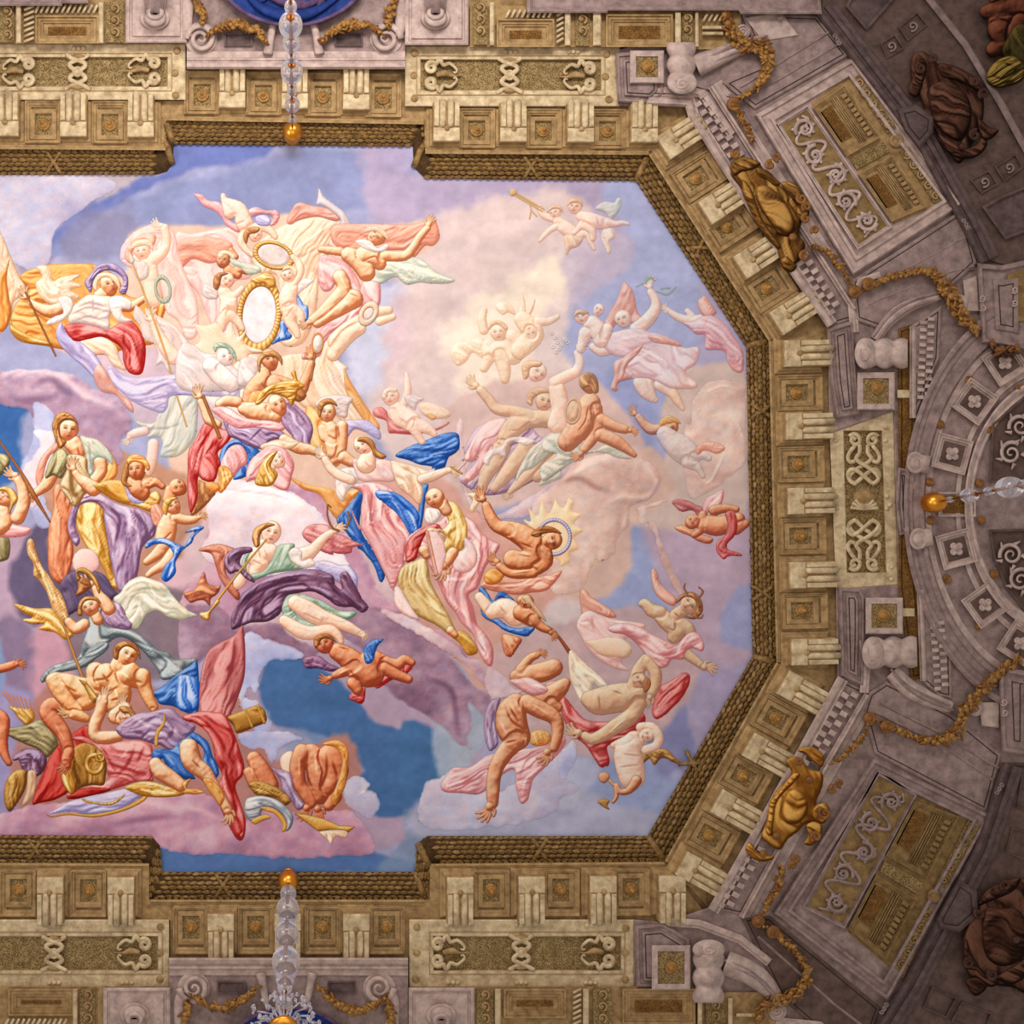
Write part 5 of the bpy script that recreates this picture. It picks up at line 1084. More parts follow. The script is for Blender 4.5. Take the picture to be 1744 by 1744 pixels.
cartouche('dark red bronze cartouche on the far upper right wall', 'Z 1610,160', 'd 100,38 108,34 118,42 130,46 140,52 146,58 148,70 146,84 140,96 132,108 124,100 116,86 110,80 108,70 104,60 100,52', DR, 'd 112,58 124,54 136,62 140,76 134,92 124,90 114,78', ['d 104,36 102,48 98,60 104,64 108,54 110,42', 'd 118,42 130,44 144,52 150,60 144,60 132,54 120,50', 'd 118,88 128,94 136,98 144,94 148,86 150,96 142,104 130,104 120,96', 'd 144,78 152,84 158,86 152,92 146,90'],
          [(1568,116,8,1),(1590,100,7,-1),(1660,138,8,1),(1676,160,9,-1),(1660,230,9,2)], [(1640,250)])
cartouche('dark red bronze cartouche at the far lower right wall', 'Z 1690,1590', 'g 146,92 156,84 168,80 180,84 180,150 166,150 152,148 142,142 136,132 134,120 138,108 144,100', DR, 'g 148,100 160,98 172,100 178,116 172,132 158,136 148,126', ['g 144,96 150,86 162,80 172,78 168,86 156,92', 'g 136,118 140,128 148,140 158,146 152,150 140,144 134,132', 'g 156,144 168,136 178,130 180,138 168,148', 'g 136,146 144,144 150,150 142,156'],
          [(1668,1556,9,1),(1712,1508,9,-1),(1650,1640,9,2),(1690,1660,9,1)], [(1730,1600)])
# dark seated figures in the top right corner
o = F('person', 'dark bronze toned seated figure cropped by the top right corner', 'person', None, 'Z 1710,30')
DS = ((.15,.07,.05),(.36,.19,.13),(.54,.32,.24))
body('body', DS, 'd 162,-6,10 160,6,9 158,20,8;d 150,8,5 158,6,6 168,4,7 176,8,7;d 158,20,8 160,28,7 154,33,5;d 172,14,6 168,24,6 174,34,6', o, step=1, k=.5)
paint('drapery', ((.10,.08,.04),(.24,.20,.10),(.40,.34,.18)), 'd 164,24 170,16 178,20 178,44 166,44 160,34', o, fold=60, fw=6, k=.4)
o = F('helmet', 'old gold grotesque helmet mask on the ledge at the top right', 'mask', None, 'Z 1704,112')
paint('mask_face', ((.16,.12,.04),(.40,.32,.14),(.66,.54,.28)), 'd 150,48 154,42 160,38 168,37 174,42 176,48 172,54 164,57 156,58 150,54', o, fold=-30, fw=5, amp=.5, k=.6, step=1, dark='d 154,50 160,52 168,48;d 162,42 168,44')
HM[outm & (xx > 1180)] = 0
# ---------------------------------------------------------------- painted figures, back to front
B = body; P_ = paint
def cloth(pal, p, r, fold=None, name='drapery', **kw): return paint(name, pal, p, r, fold=fold, **kw)
PER = 'person'
# --- great salmon and cream cloths held up behind the oval frames
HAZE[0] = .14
r = F('drapery', 'wide salmon pink cloth stretched behind the two oval gilt frames', 'cloth', None, 'B 25,80')
cloth('pp', 'B -6,42 10,41 45,35 52,40 62,60 62,80 48,84 40,100 42,118 50,128 60,140 50,148 30,128 24,118 14,95 4,85 -6,84', r, 'B 0,50 30,60 40,90 35,120', fw=9, amp=.22, line=.3)
cloth('sal', 'B -6,48 25,44 45,50 40,62 25,68 10,64 0,72 -8,70', r, 8, fw=7, amp=.3, line=.2)
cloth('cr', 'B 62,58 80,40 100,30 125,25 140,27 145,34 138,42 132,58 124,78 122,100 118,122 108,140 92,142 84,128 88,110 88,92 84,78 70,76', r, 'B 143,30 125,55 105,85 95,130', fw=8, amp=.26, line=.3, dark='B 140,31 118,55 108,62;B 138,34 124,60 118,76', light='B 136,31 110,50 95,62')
cloth('sal', 'B 94,30 98,20 105,13 118,16 133,19 142,27 138,30 122,26 106,29 98,33', r, 'B 98,28 112,20 140,26', fw=5)
cloth('gm', 'B 123,0 128,8 136,14 146,22 152,34 152,48 148,54 138,56 132,50 138,38 143,30 136,22 126,16 121,15 122,8', r, 'B 124,5 130,14 146,28 146,50', fw=6, amp=.2)
r = F('drapery', 'pale salmon curtain stretched behind the bearded winged man with outspread arms', 'cloth', None, 'C 30,45')
cloth('sal', 'C -28,34 0,32 38,33 50,31 62,28 66,33 68,45 62,52 55,52 48,60 44,62 36,56 0,57 -26,52', r, 'C -20,45 20,48 60,33', fw=8, amp=.2, light='C 62,30 56,36 48,48')
r = F('drapery', 'tall cream and orange hanging cloth behind the woman with the hand mirror', 'cloth', None, 'H 120,20')
cloth('cr', 'B 95,150 112,148 128,138 142,140 138,152 150,162 H 148,8 165,38 176,54 168,60 150,56 130,40 112,40 100,30 85,15 80,0', r, 'B 138,145 H 135,0 150,30 168,56', fw=7, amp=.3)
cloth('og', 'H 146,6 152,16 166,38 178,56 172,60 160,46 148,26', r, 62, amp=.15, line=.2)
r = F('drapery', 'burnt orange shade of robes beneath the crowned hero and his page', 'cloth', None, 'H 120,115')
cloth('og', 'H 95,100 112,108 134,112 140,116 160,113 150,126 142,140 134,134 124,118 108,112', r, 40, line=.2)
cloth('og', 'H 112,38 122,42 128,52 136,66 144,80 140,92 128,88 118,78 112,60', r, 'H 116,44 128,66 140,86', fw=5, amp=.4)
cloth('br', 'H 12,106 20,106 30,115 26,122 16,132 8,136 9,125', r, 70, fw=4, amp=.4)

HAZE[0] = 0.0
# --- banner left edge + eagle drape + helmeted warrior
r = F('banner', 'cream and orange banner on a pole held at the left edge of the fresco', 'banner', None, 'A 10,80')
cloth('cr', 'A -4,40 2,43 9,60 18,80 26,90 20,97 12,103 10,115 6,125 -4,126', r, 'A 0,50 10,80 12,105', fw=7, amp=.3)
cloth('og', 'A -4,85 5,72 9,62 6,80 8,98 10,112 4,128 -4,124', r, 80, amp=.25)
r = F('drapery', 'large amber hanging decorated with a pale eagle behind the plumed warrior', 'cloth', None, 'A 50,100')
cloth('og', 'A 18,79 38,70 62,68 85,69 105,80 114,96 130,98 134,80 140,86 142,102 150,104 144,124 139,140 120,142 95,150 60,146 40,142 18,138 9,126 12,108 20,98 26,92', r, 'A 20,90 60,100 100,130', fw=11, amp=.2, line=.5)
P_('eagle_emblem', 'cr', 'A 33,71 42,70 46,76 48,84 56,80 72,78 66,84 74,88 64,92 72,98 62,104 52,108 44,104 36,98 32,86 38,80', r, fold='A 36,76 46,96 70,94', fw=3, amp=.45, line=.25)
cloth('gd', 'A 14,126 30,134 48,140 38,141 22,138 10,130 9,118', r, 20, amp=.3)
w_ = F(PER, 'seated warrior in a plumed helmet and pale cuirass with crimson skirts', PER, None, 'A 90,115')
cloth('sp', 'A 60,124 70,134 92,134 104,142 108,154 114,164 102,160 94,150 82,150 72,142', w_, 40, amp=.15, name='leg')
cloth('la', 'A 55,121 60,130 72,138 84,148 92,160 96,174 90,176 76,162 62,150 53,140 50,130', w_, 'A 55,124 64,142 90,170', fw=8, amp=.3)
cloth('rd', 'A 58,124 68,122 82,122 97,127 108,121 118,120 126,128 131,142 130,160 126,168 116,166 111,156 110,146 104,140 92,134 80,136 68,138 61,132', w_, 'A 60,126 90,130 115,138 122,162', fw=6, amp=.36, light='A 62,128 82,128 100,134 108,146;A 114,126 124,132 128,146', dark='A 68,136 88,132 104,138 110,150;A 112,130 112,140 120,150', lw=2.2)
B('body', 'sk', 'A 56,107,5 46,111,6 36,108,4.5 28,103,3; A 104,103,5 116,107,4.5 130,99,3 138,94,3;A 90,97,6 95,92,5;'+hnd('A 24,98,4', 240)+';'+hnd('A 142,93,3.4', 20), w_, heads='A 98,87,8,10.5,-18,.75')
P_('cuirass', ((.74,.62,.62),(.93,.86,.80),(1,.98,.92)), 'A 72,101 80,96 92,97 100,98 103,106 99,114 98,128 88,125 72,122 62,121 63,110', w_, fold=5, fw=6, amp=.1, dark='A 66,110 80,104 98,108;A 65,114 80,108 98,112;A 84,98 84,112;A 70,119 80,116 94,120', light='A 76,100 80,104;A 90,101 94,106')
cloth('wh', 'A 98,100 108,97 118,102 117,109 110,109 112,116 120,119 108,121 101,114', w_, 'A 102,102 112,105 112,118', fw=4, name='sleeve')
cloth('wh', 'A 52,100 60,97 66,103 64,112 58,118 48,123 41,122 48,116 57,112', w_, 70, fw=4, name='sleeve')
P_('helmet', 'cr', 'A 84,80 92,76 101,77 107,82 108,92 104,86 98,81 92,81 88,85 87,93 83,88', w_, step=1, light='A 88,79 98,78 105,82')
P_('plume', ((.38,.28,.44),(.66,.55,.70),(.93,.88,.94)), 'A 78,90 76,84 81,78 86,71 93,68 102,68 110,73 115,80 115,90 112,96 107,93 111,84 106,77 97,74 89,77 84,84 82,94', w_, fold='A 80,88 88,73 100,71 112,84', fw=3, amp=.5, step=1)
r = F('spear', 'long thin brown pole slanting down from the cream banner', 'pole', None, 'A 38,125'); bar('shaft', 'br', 'A 23,94,.9 50,151,.9', r)
# bearded old man under a cloth
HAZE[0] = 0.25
r = F(PER, 'pale bearded man lifting a rose cloth above his head beside the wreath', PER, None, 'A 135,70')
cloth('pp', 'A 109,66 108,58 111,50 120,40 132,34 143,31 152,35 158,44 160,54 163,66 170,84 177,100 178,130 168,136 160,120 150,112 146,96 140,84 128,72 118,72', r, 'A 112,55 130,38 152,42 158,70 170,110', fw=7, amp=.3)
cloth('sal', 'A 112,62 116,50 128,42 140,42 138,52 128,48 120,56 118,68', r, 30, line=.2)
B('body', 'sp', 'A 133,70,8 136,84,8 138,100,8;A 148,36,4 150,47,4 147,57,4.5 138,64,6;'+hnd('A 145,34,3.5', 200), r, heads='A 128,57,7.5,8.5,-10,-.3', line=.3)
P_('beard', 'gm', 'A 118,62 124,66 130,66 134,72 133,80 126,83 120,76', r, fold=80, fw=3, step=1)
P_('hair', 'cr', 'A 118,55 120,49 128,46 136,48 138,56 132,52 124,53', r, fold=10, fw=3, step=1)
r = F('wreath', 'small green laurel wreath held out at the end of the warrior arm', 'wreath', None, 'A 147,91'); ring('leaf_ring', 'gn', 'A 146.5,91,6.5,11,-10', r, 5, n=26)
r = F(PER, 'pale veiled woman in white holding the long lance beside the crimson skirts', PER, None, 'A 150,140')
P_('wing', 'gm', 'A 122,106 126,108 131,114 137,118 138,128 142,140 130,136 126,125 120,116', r, fold=55, fw=4, amp=.25)
cloth('gm', 'A 132,112 146,117 158,124 168,136 178,150 178,168 168,174 152,166 146,158 140,160 142,150 138,138', r, 'A 138,118 155,130 170,160', fw=7, amp=.32, light='A 140,124 148,145 160,158')
cloth('gp', 'G 118,48 126,52 138,53 142,46 150,36 156,26 176,26 177,60 172,72 162,82 150,84 144,82 146,72 142,66 132,66 136,60 126,56', r, 'G 165,30 155,60 140,82', fw=7, amp=.34, dark='G 136,58 150,58 162,54', lw=2)
B('body', 'sp', 'A 138,118,3 140,126,4 148,142,6 156,152,7;'+hnd('A 136,118,4', 260)+';G 138,72,5 137,82,5 135,92,5 133,98,3.5;G 130,60,4 122,62,4 117,64,3;'+hnd('G 116,66,3', 120), r)
r = F('lance', 'thin golden lance crossing the pale veiled woman', 'lance', None, 'A 135,110'); bar('shaft', 'gd', 'A 118,64,.7 136,112,.9 150,152,.9 G 156,18,.8 168,56,.8', r); P_('lance_head', 'gp', 'A 116,57 121,65 118,68 116,64', r, step=1)
cl_ = F('drapery', 'lilac and silver sash streaming below the crimson robed warrior', 'cloth', None, 'G 130,20')
cloth('la', 'G 96,4 101,1 110,9 122,12 140,11 158,9 178,11 H -2,12 20,14 50,19 52,24 50,34 40,30 0,28 G 160,28 152,30 151,38 146,44 138,42 128,38 118,33 110,26 100,16', cl_, 'G 100,8 120,22 150,16 178,20', fw=6, amp=.36, dark='G 132,30 140,22 160,16 178,18;G 120,32 132,36 146,34', light='G 136,28 148,26 151,32;G 150,12 172,14', lw=2)
cloth('sal', 'G 88,0 94,4 100,14 108,26 118,34 120,44 112,38 104,28 90,24 84,10', cl_, 60, name='lining')

HAZE[0] = .10
# --- putti around the oval frames
r = F('cherub', 'naked cherub with a pink scarf diving towards the upper oval frame', 'cherub', None, 'B 55,25')
cloth('pk', 'B 10,5 18,6 24,11 34,13 40,20 44,30 54,34 50,40 40,34 35,26 28,20 20,17 14,10', r, 'B 12,6 30,16 45,36', fw=4, amp=.35, name='scarf')
cloth('pk', 'B 58,22 62,18 68,17 75,20 85,20 88,26 84,33 76,34 82,28 78,24 70,24 63,26', r, 5, fw=4, amp=.35, name='scarf')
B('body', 'sp', 'B 37,7,2.5 39,14,3.5 43,22,6;B 40,12,3.5 50,18,6.5 54,24,7 56,31,8 60,37,7;B 62,36,4 72,35,4 79,38,3.5 84,44,2.6;B 56,40,4 53,48,3.6 58,56,3 63,60,2.5', r, heads='B 66,42,6,6.5,20,.3', dark='B 44,24 49,23;B 48,33 56,30')
P_('hair', 'ha', 'B 55,44 57,38 64,35 70,36 68,40 61,42 58,50', r, fold=40, fw=3, step=1)
P_('wing', 'la', 'B 66,26 74,24 80,28 78,34 68,33', r, fold=30, fw=3, step=1)
r = F('mirror', 'upper tilted oval gilt frame held aloft by cherubs', 'oval frame', None, 'B 83,60'); ring('frame', 'gd', 'B 82.5,60.5,17,11,18', r, 6, inner='gm')
r = F('cherub', 'winged cherub glancing back left of the large oval frame', 'cherub', None, 'B 38,68')
B('body', 'so', 'B 42,74,5 50,78,4;B 48,62,3 44,56,2.6;B 52,72,5 58,74,4', r, heads='B 37,65,6.5,7.5,10,-.4'); P_('wing', 'gp', 'B 44,62 52,66 62,68 70,71 70,76 60,78 52,72 44,68', r, fold=15, fw=3); P_('hair', 'cr', 'B 32,60 36,56 43,57 48,61 46,64 40,60 34,64', r, step=1, fold=20, fw=3)
r = F('mirror', 'large upright oval gilt frame with a rosy white field at the centre', 'oval frame', None, 'B 70,113'); ring('frame', 'gd', 'B 69.5,114,17.5,30,6', r, 10, inner='c3')
P_('crest_scroll', 'gd', 'B 62,82 70,78 76,76 83,80 84,88 78,90 74,86 66,86', r, fold=20, fw=3, step=1)
r = F('cherub', 'dark haired cherub embracing the left side of the large oval frame', 'cherub', None, 'B 40,100')
P_('wing', 'gm', 'B 20,86 26,88 32,92 32,99 24,100 18,95', r, fold=30, fw=3, step=1)
B('body', 'sp', 'B 38,94,6 42,102,8 41,112,8;B 36,94,4 46,97,3.6 54,90,2.6;B 41,114,6 36,120,5 36,126,3;B 44,114,5 50,120,4 54,126,3', r, heads='B 40,83,6.5,7.5,25,.4', dark='B 40,106 46,108')
P_('hair', 'br', 'B 28,88 29,80 34,76 42,77 36,80 34,88 31,92', r, fold=50, fw=3, step=1)
r = F('cherub', 'naked cherub with blue scarf raising one arm right of the oval frames', 'cherub', None, 'B 97,105')
cloth('bl', 'B 102,94 106,99 110,105 113,106 114,114 112,120 106,119 104,112', r, 60, fw=4, amp=.45, name='scarf'); cloth('bl', 'B 94,117 98,122 95,128 99,132 97,136 88,138 81,141 83,136 88,129 88,121', r, 70, fw=4, amp=.45, name='scarf')
P_('wing', 'wh', 'B 102,92 108,82 118,83 114,88 106,94 102,98', r, fold=20, fw=3, step=1)
B('body', 'sp', 'B 98,90,6.5 95,98,8 96,108,8;B 96,110,7 97,120,5 102,128,4 104,133,2.8;B 98,108,6 106,114,4.5 107,122,3.2;B 100,86,4 106,76,4 105,68,3.6 100,62,2.6', r, heads='B 96,78,6.8,7.4,-25,-.35', dark='B 92,108 100,104;B 94,116 100,108')
P_('hair', 'cr', 'B 90,76 92,71 99,70 104,74 102,80 98,74 93,74', r, step=1, fold=10, fw=3)
# bearded winged man
r = F(PER, 'bearded winged man with arms outspread and bare knees wrapped in pink', PER, None, 'B 155,80')
P_('wing', 'gp', 'C 14,66 24,64 40,62 52,64 60,71 68,77 82,83 74,86 60,86 50,85 38,87 28,80 16,86 4,86 8,76', r, fold='C 20,68 45,72 78,83', fw=4, amp=.35, light='C 22,70 40,84;C 32,68 48,84')
cloth('pk', 'B 124,62 133,61 146,66 155,76 162,92 163,105 158,116 148,124 136,130 128,140 125,150 118,154 108,154 109,148 116,142 119,130 126,120 142,116 152,108 154,96 148,86 140,84 134,92 126,92 122,78', r, 'B 126,65 150,78 160,100 145,122 118,150', fw=6, amp=.36, light='B 128,66 148,74 158,95;B 124,68 128,84', lw=2)
cloth('pk', 'C 0,84 13,85 15,95 13,106 0,107 -4,95', r, 70)
B('body', 'sk', 'B 142,57,4 132,56,3.6 125,55,3;B 150,60,7 160,66,9 166,76,8;C 0,60,8 10,62,8 14,68,6;C 18,61,5 36,61,4.5 44,54,4 50,44,3.6 57,36,3;'+hnd('C 58,33,3.4', 290)+';B 154,100,9 146,106,7 134,113,6 122,121,5;B 142,80,6.5 146,90,6.5 138,100,6 126,112,5 117,119,4;'+hnd('B 114,121,3.4', 150), r, heads='C 11,44,8,8.5,60,-.5', dark='C 0,66 10,62 14,68;B 150,94 158,98', light='B 142,78 148,90')
P_('beard', 'wh', 'C -8,48 -2,46 6,48 12,54 20,50 22,54 14,58 4,56 -4,52', r, fold=20, fw=3, step=1); P_('hair', 'cr', 'C 0,40 4,35 12,35 20,40 22,47 18,44 10,39', r, fold=20, fw=3, step=1)
r = F(PER, 'cream veiled pair with a round hat drifting below the pink robed man', PER, None, 'B 165,120')
B('body', 'cr', 'B 172,112,5 158,120,5 150,128,8 140,138,9;B 160,126,6 148,134,7 136,150,6;C 6,112,5 22,110,4;C 14,120,4 26,116,3', r, line=.3); ring('hat', 'cr', 'C 4,113,6,9,30', r, 8, inner='gm')
# rays and radiant head
r = F(PER, 'laurel crowned radiant woman in white seated above the violet cloaked hero', PER, None, 'B 40,155')
P_('rays', 'cr', 'B 22,124 32,122 40,132 44,120 50,134 58,128 56,140 76,148 60,150 62,158 50,156 42,164 30,160 20,166 16,152 4,146 16,138 12,124', r, step=1, line=.1, noise=.2)
cloth('gm', 'B 12,142 20,148 34,150 46,160 54,168 60,178 44,182 0,182 -6,160 0,140', r, 'B 4,145 20,165 40,178', fw=6, amp=.3)
B('body', 'wh', 'B 26,160,8 36,170,9 44,176,8;B 34,162,4 38,166,4', r, heads='B 39,152,8,8.5,-30,.7', face_pal=PAL['sp'])
P_('laurel_wreath', 'gn', 'B 28,142 34,139 42,141 48,148 49,156 46,152 40,145 33,144 30,148', r, fold=30, fw=2, amp=.6, step=1)
P_('wing', 'gm', 'B 52,156 60,152 68,156 70,162 66,170 58,178 50,176', r, fold=60, fw=4)
# woman with hand mirror
r = F(PER, 'auburn haired woman raising a small hand mirror behind the laurel crowned hero', PER, None, 'H 75,15')
B('body', 'so', 'H 74,8,6 72,16,9 64,24,8 60,32,6;H 84,18,9 96,20,7 106,24,6 112,12,4.5 116,0,4;'+hnd('H 116,-6,4', 265), r, heads='H 79,-4,8,10.5,-15,.45', dark='H 72,18 80,26;H 88,14 98,22')
P_('hair', 'ha', 'B 68,162 68,154 74,148 84,147 90,153 90,160 86,154 78,152 72,156 70,166', r, fold=20, fw=3, step=1)
cloth('og', 'H 62,26 70,24 78,26 72,34 60,36', r, 30); cloth('br', 'H 96,20 104,18 112,28 106,34 98,30', r, 30)
r = F('hand_mirror', 'small oval hand mirror with a beaded handle held up on its own', 'mirror', None, 'B 122,140'); bar('handle', 'br', 'B 120,148,1 118,160,1 H 116,14,1.2', r); ring('frame', 'og', 'B 122,139.5,4.8,8.6,4', r, 2.5, inner='gm')
HAZE[0] = 0.06
# page cherub
r = F('cherub', 'winged page with folded arms behind the hero outstretched hand', 'cherub', None, 'H 138,65')
P_('wing', 'gm', 'H 120,36 124,31 132,28 144,28 154,31 150,38 148,48 140,46 132,36 124,40', r, fold=10, fw=4); P_('wing', 'la', 'H 144,52 156,50 168,51 178,60 178,68 166,62 156,58 148,66', r, fold=20, fw=4)
B('body', 'sk', 'H 130,54,5 134,60,8 136,70,8 138,80,8;H 144,56,5.5 144,70,5 142,82,4.5 136,87,3.4;H 126,58,4 128,66,4 136,70,3.5;H 146,84,6 152,88,5', r, heads='H 131,44,7.5,9,5,-.2', dark='H 140,54 142,68')
P_('hair', 'ha', 'H 122,42 123,35 129,31 136,32 140,38 134,36 128,38 124,48', r, fold=30, fw=3, step=1)
HAZE[0] = 0
# hero
r = F(PER, 'enthroned hero in violet cuirass and golden crown holding a short baton', PER, None, 'H 60,60')
cloth('vi', 'H 94,32 104,38 114,48 118,58 116,68 113,76 104,72 98,64 90,54 88,44', r, 'H 96,36 108,50 114,70', fw=6, amp=.36, dark='H 100,38 114,56', light='H 94,50 104,70')
cloth('bd', 'H 34,94 33,86 37,74 44,69 52,67 60,70 68,76 71,82 64,90 60,100 46,104 52,94 58,84 54,74 44,74 40,82 38,92', r, 'H 36,90 42,72 58,72 68,86', fw=5, amp=.5, light='H 46,70 60,74 66,82', lw=2)
cloth('pk', 'H 40,78 46,73 53,73 58,80 58,90 52,94 46,102 40,103 33,95', r, 70, fw=5, amp=.3, name='breeches')
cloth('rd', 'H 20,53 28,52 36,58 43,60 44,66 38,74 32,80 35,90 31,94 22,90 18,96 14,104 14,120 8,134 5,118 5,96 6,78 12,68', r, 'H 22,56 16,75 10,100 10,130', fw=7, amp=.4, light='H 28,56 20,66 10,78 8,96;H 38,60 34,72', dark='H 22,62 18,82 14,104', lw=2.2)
cloth('rd', 'H 18,84 26,80 32,88 32,98 28,106 18,104 15,98', r, 60, fw=6, amp=.35)
P_('boot', 'og', 'H 33,93 40,92 46,100 42,108 36,116 32,113 33,104', r, fold=80, fw=3, amp=.5); P_('boot', 'og', 'H 21,107 28,106 33,108 34,113 28,116 22,112', r, fold=20, fw=3)
P_('cuirass', 'vi', 'H 37,50 46,54 58,56 72,56 84,55 90,60 94,66 80,69 74,76 68,76 58,73 50,68 42,64', r, fold='H 50,56 70,64 80,72', fw=9, amp=.15, dark='H 62,68 68,62 72,58;H 52,62 60,66', light='H 56,58 62,62;H 76,58 82,60', step=1)
B('body', 'sk', 'H 56,40,6 64,42,8 76,44,9 84,48,6;H 80,40,5 84,36,5;H 50,34,5 40,33,5 34,36,4.5;H 32,54,4 24,50,4.5 21,42,4 17,34,3.4;'+hnd('H 16,29,4', 250)+';H 92,68,5 104,75,5.5 116,77,4.5 122,80,3.4;'+hnd('H 124,82,3.6', 20), r, heads='H 86,37,8,10.5,-30,.6')
cloth('pk', 'H 26,41 34,38 44,40 54,47 66,50 80,51 90,54 92,59 82,60 66,57 52,58 42,54 34,48', r, 'H 28,42 50,50 90,57', fw=4, amp=.4, light='H 34,40 54,50 84,54')
cloth('cr', 'H 70,74 78,70 88,68 98,70 106,70 98,76 88,76 76,78', r, 10, name='sleeve', fw=3)
P_('crown', 'gd', 'H 66,36 68,28 74,22 82,18 92,15 100,14 98,8 102,6 104,14 110,20 104,24 102,32 98,38 95,32 88,28 80,27 74,32 70,36', r, fold='H 68,32 84,22 104,18', fw=3, amp=.5, step=1, dark='H 76,26 84,22 94,22;H 78,29 90,26', light='H 80,23 92,19')
r = F('baton', 'short brown wooden baton gripped by the enthroned hero', 'baton', None, 'H 26,50'); bar('shaft', 'br', 'H 19,29,1.5 34,66,1.7', r)
r = F(PER, 'kneeling fair haired woman hooded in pink at the hero feet', PER, None, 'H 80,90')
cloth('pk', 'H 58,106 58,96 62,86 70,79 78,73 88,74 96,80 101,90 99,100 95,113 86,112 78,106 70,106 64,104', r, 'H 62,98 72,82 90,78 98,95', fw=6, amp=.3, light='H 64,92 78,80 88,80')
B('body', 'sp', 'H 80,90,5 78,94,6', r, heads='H 86,87,6.5,7.5,-50,.6'); P_('hair', 'gd', 'H 80,80 86,78 82,86 80,92 86,98 84,105 78,110 66,108 68,98 72,88', r, fold='H 82,82 76,92 80,106', fw=3, amp=.55, step=1)
# woman in pink with sword
r = F(PER, 'fair woman in pink dress with billowing blue mantle and drawn sword', PER, None, 'I 20,130')
cloth('bd', 'I 28,93 40,85 56,79 68,74 78,72 84,73 86,78 85,88 76,95 72,104 60,109 61,103 50,101 40,97', r, 'I 32,93 55,86 82,78', fw=6, amp=.5, light='I 46,90 62,84 74,80;I 50,98 64,92 74,90', dark='I 58,92 72,86 83,80;I 52,100 66,94', lw=2.4)
cloth('bd', 'H 139,141 146,131 154,122 160,115 164,118 160,140 162,152 170,164 178,174 M 0,50 10,66 18,80 18,88 14,90 8,74 -8,56 H 160,168 148,152', r, 'H 158,120 156,145 174,172', fw=6, amp=.5, light='H 150,148 164,164', lw=2)
cloth('bd', 'I 51,122 58,119 55,134 53,150 50,162 46,160 49,142', r, 85, amp=.3)
cloth('pk', 'I -14,120 0,117 14,118 26,124 34,138 42,158 46,172 48,180 40,190 M 38,58 36,75 30,90 26,98 18,82 6,58 -4,40 -14,20 H 160,150 161,130 162,116', r, 'I 0,122 8,150 M 8,30 28,70', fw=8, amp=.36, dark='I 8,124 6,150 14,170;I 16,130 22,150 34,168', light='I 12,124 16,150 28,172;I 2,130 4,160', lw=2.2)
cloth('wh', 'H 138,97 148,93 157,94 160,102 154,110 148,116 145,124 139,118 138,106', r, 60, fw=4, name='sleeve', amp=.4)
P_('bodice', 'pp', 'I -10,96 0,97 12,96 22,97 28,101 28,110 26,116 12,116 -2,116 -8,108', r, fold=40, fw=5, amp=.2)
cloth('cr', 'I 24,98 34,99 46,102 58,106 64,104 60,112 52,117 53,126 50,137 42,130 32,122 27,112', r, 'I 28,102 44,112 50,130', fw=5, amp=.4, name='sleeve', dark='I 36,104 50,112', light='I 30,104 42,120')
B('body', 'sp', 'I 4,84,5 4,92,6 2,100,9;I 52,114,4.5 62,111,4.4 70,108,3.4 75,106,3;'+hnd('I 77,106,3.6', 10)+';H 152,104,4.5 142,100,4.5 134,94,4 129,86,3.6;'+hnd('H 127,82,3.6', 225), r, heads='H 163,73,8,9.5,-45,-.7', dark='I 0,98 6,104')
P_('hair', 'ha', 'I -4,76 4,77 9,81 12,88 20,93 16,96 9,93 6,86 0,81 -6,80', r, fold=50, fw=3, step=1)
cloth('bl', 'I 10,126 14,124 24,125 32,128 40,134 46,140 50,147 49,156 50,162 43,166 37,156 30,146 20,137 12,131', r, 'I 12,127 30,132 46,158', fw=5, amp=.45, name='sash', dark='I 24,127 36,138 46,148', lw=2)
r = F('sword', 'straight pale sword pointing up right from the pink dressed woman', 'sword', None, 'I 100,90'); bar('blade', 'pp', 'I 84,106,1.2 133,57,.5', r, step=1); bar('hilt', 'gd', 'I 78,103,.9 88,109,1', r)
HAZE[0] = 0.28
# cherub with red cloth
r = F('cherub', 'pale cherub riding a coral cloth left of the reclining goddesses', 'cherub', None, 'I 45,58')
cloth('rd', 'I 8,52 14,49 20,52 24,60 40,66 56,70 68,67 77,62 74,66 66,70 56,72 44,74 28,73 22,72 20,62 10,58', r, 'I 12,52 30,68 74,66', fw=4, amp=.35)
B('body', 'sp', 'I 29,50,6 34,56,8 42,62,9;I 46,64,6 56,68,5 63,73,3;I 44,66,6 48,74,4 52,80,3;I 36,46,3.5 39,36,3.4 39,26,2.8 38,19,1.5;I 26,54,4 30,62,3.5 38,66,3', r, heads='I 24,40,8,8,-5,-.3', dark='I 46,60 44,68', line=.35)
P_('wing', 'gm', 'I 36,40 44,38 50,40 54,42 48,46 46,52 40,48', r, fold=20, fw=3, step=1); P_('hair', 'cr', 'I 16,40 18,34 24,31 30,33 28,36 22,36 19,42', r, step=1, fold=20, fw=3)
r = F('jug', 'tilted pale horn spilling a small flame beside the cherub', 'horn', None, 'I 62,56'); P_('bowl', 'cr', 'I 50,46 60,45 76,52 77,58 66,60 56,58 50,52', r, fold=20, fw=5); P_('flame', 'og', 'I 56,56 60,55 65,58 61,61', r, step=1)
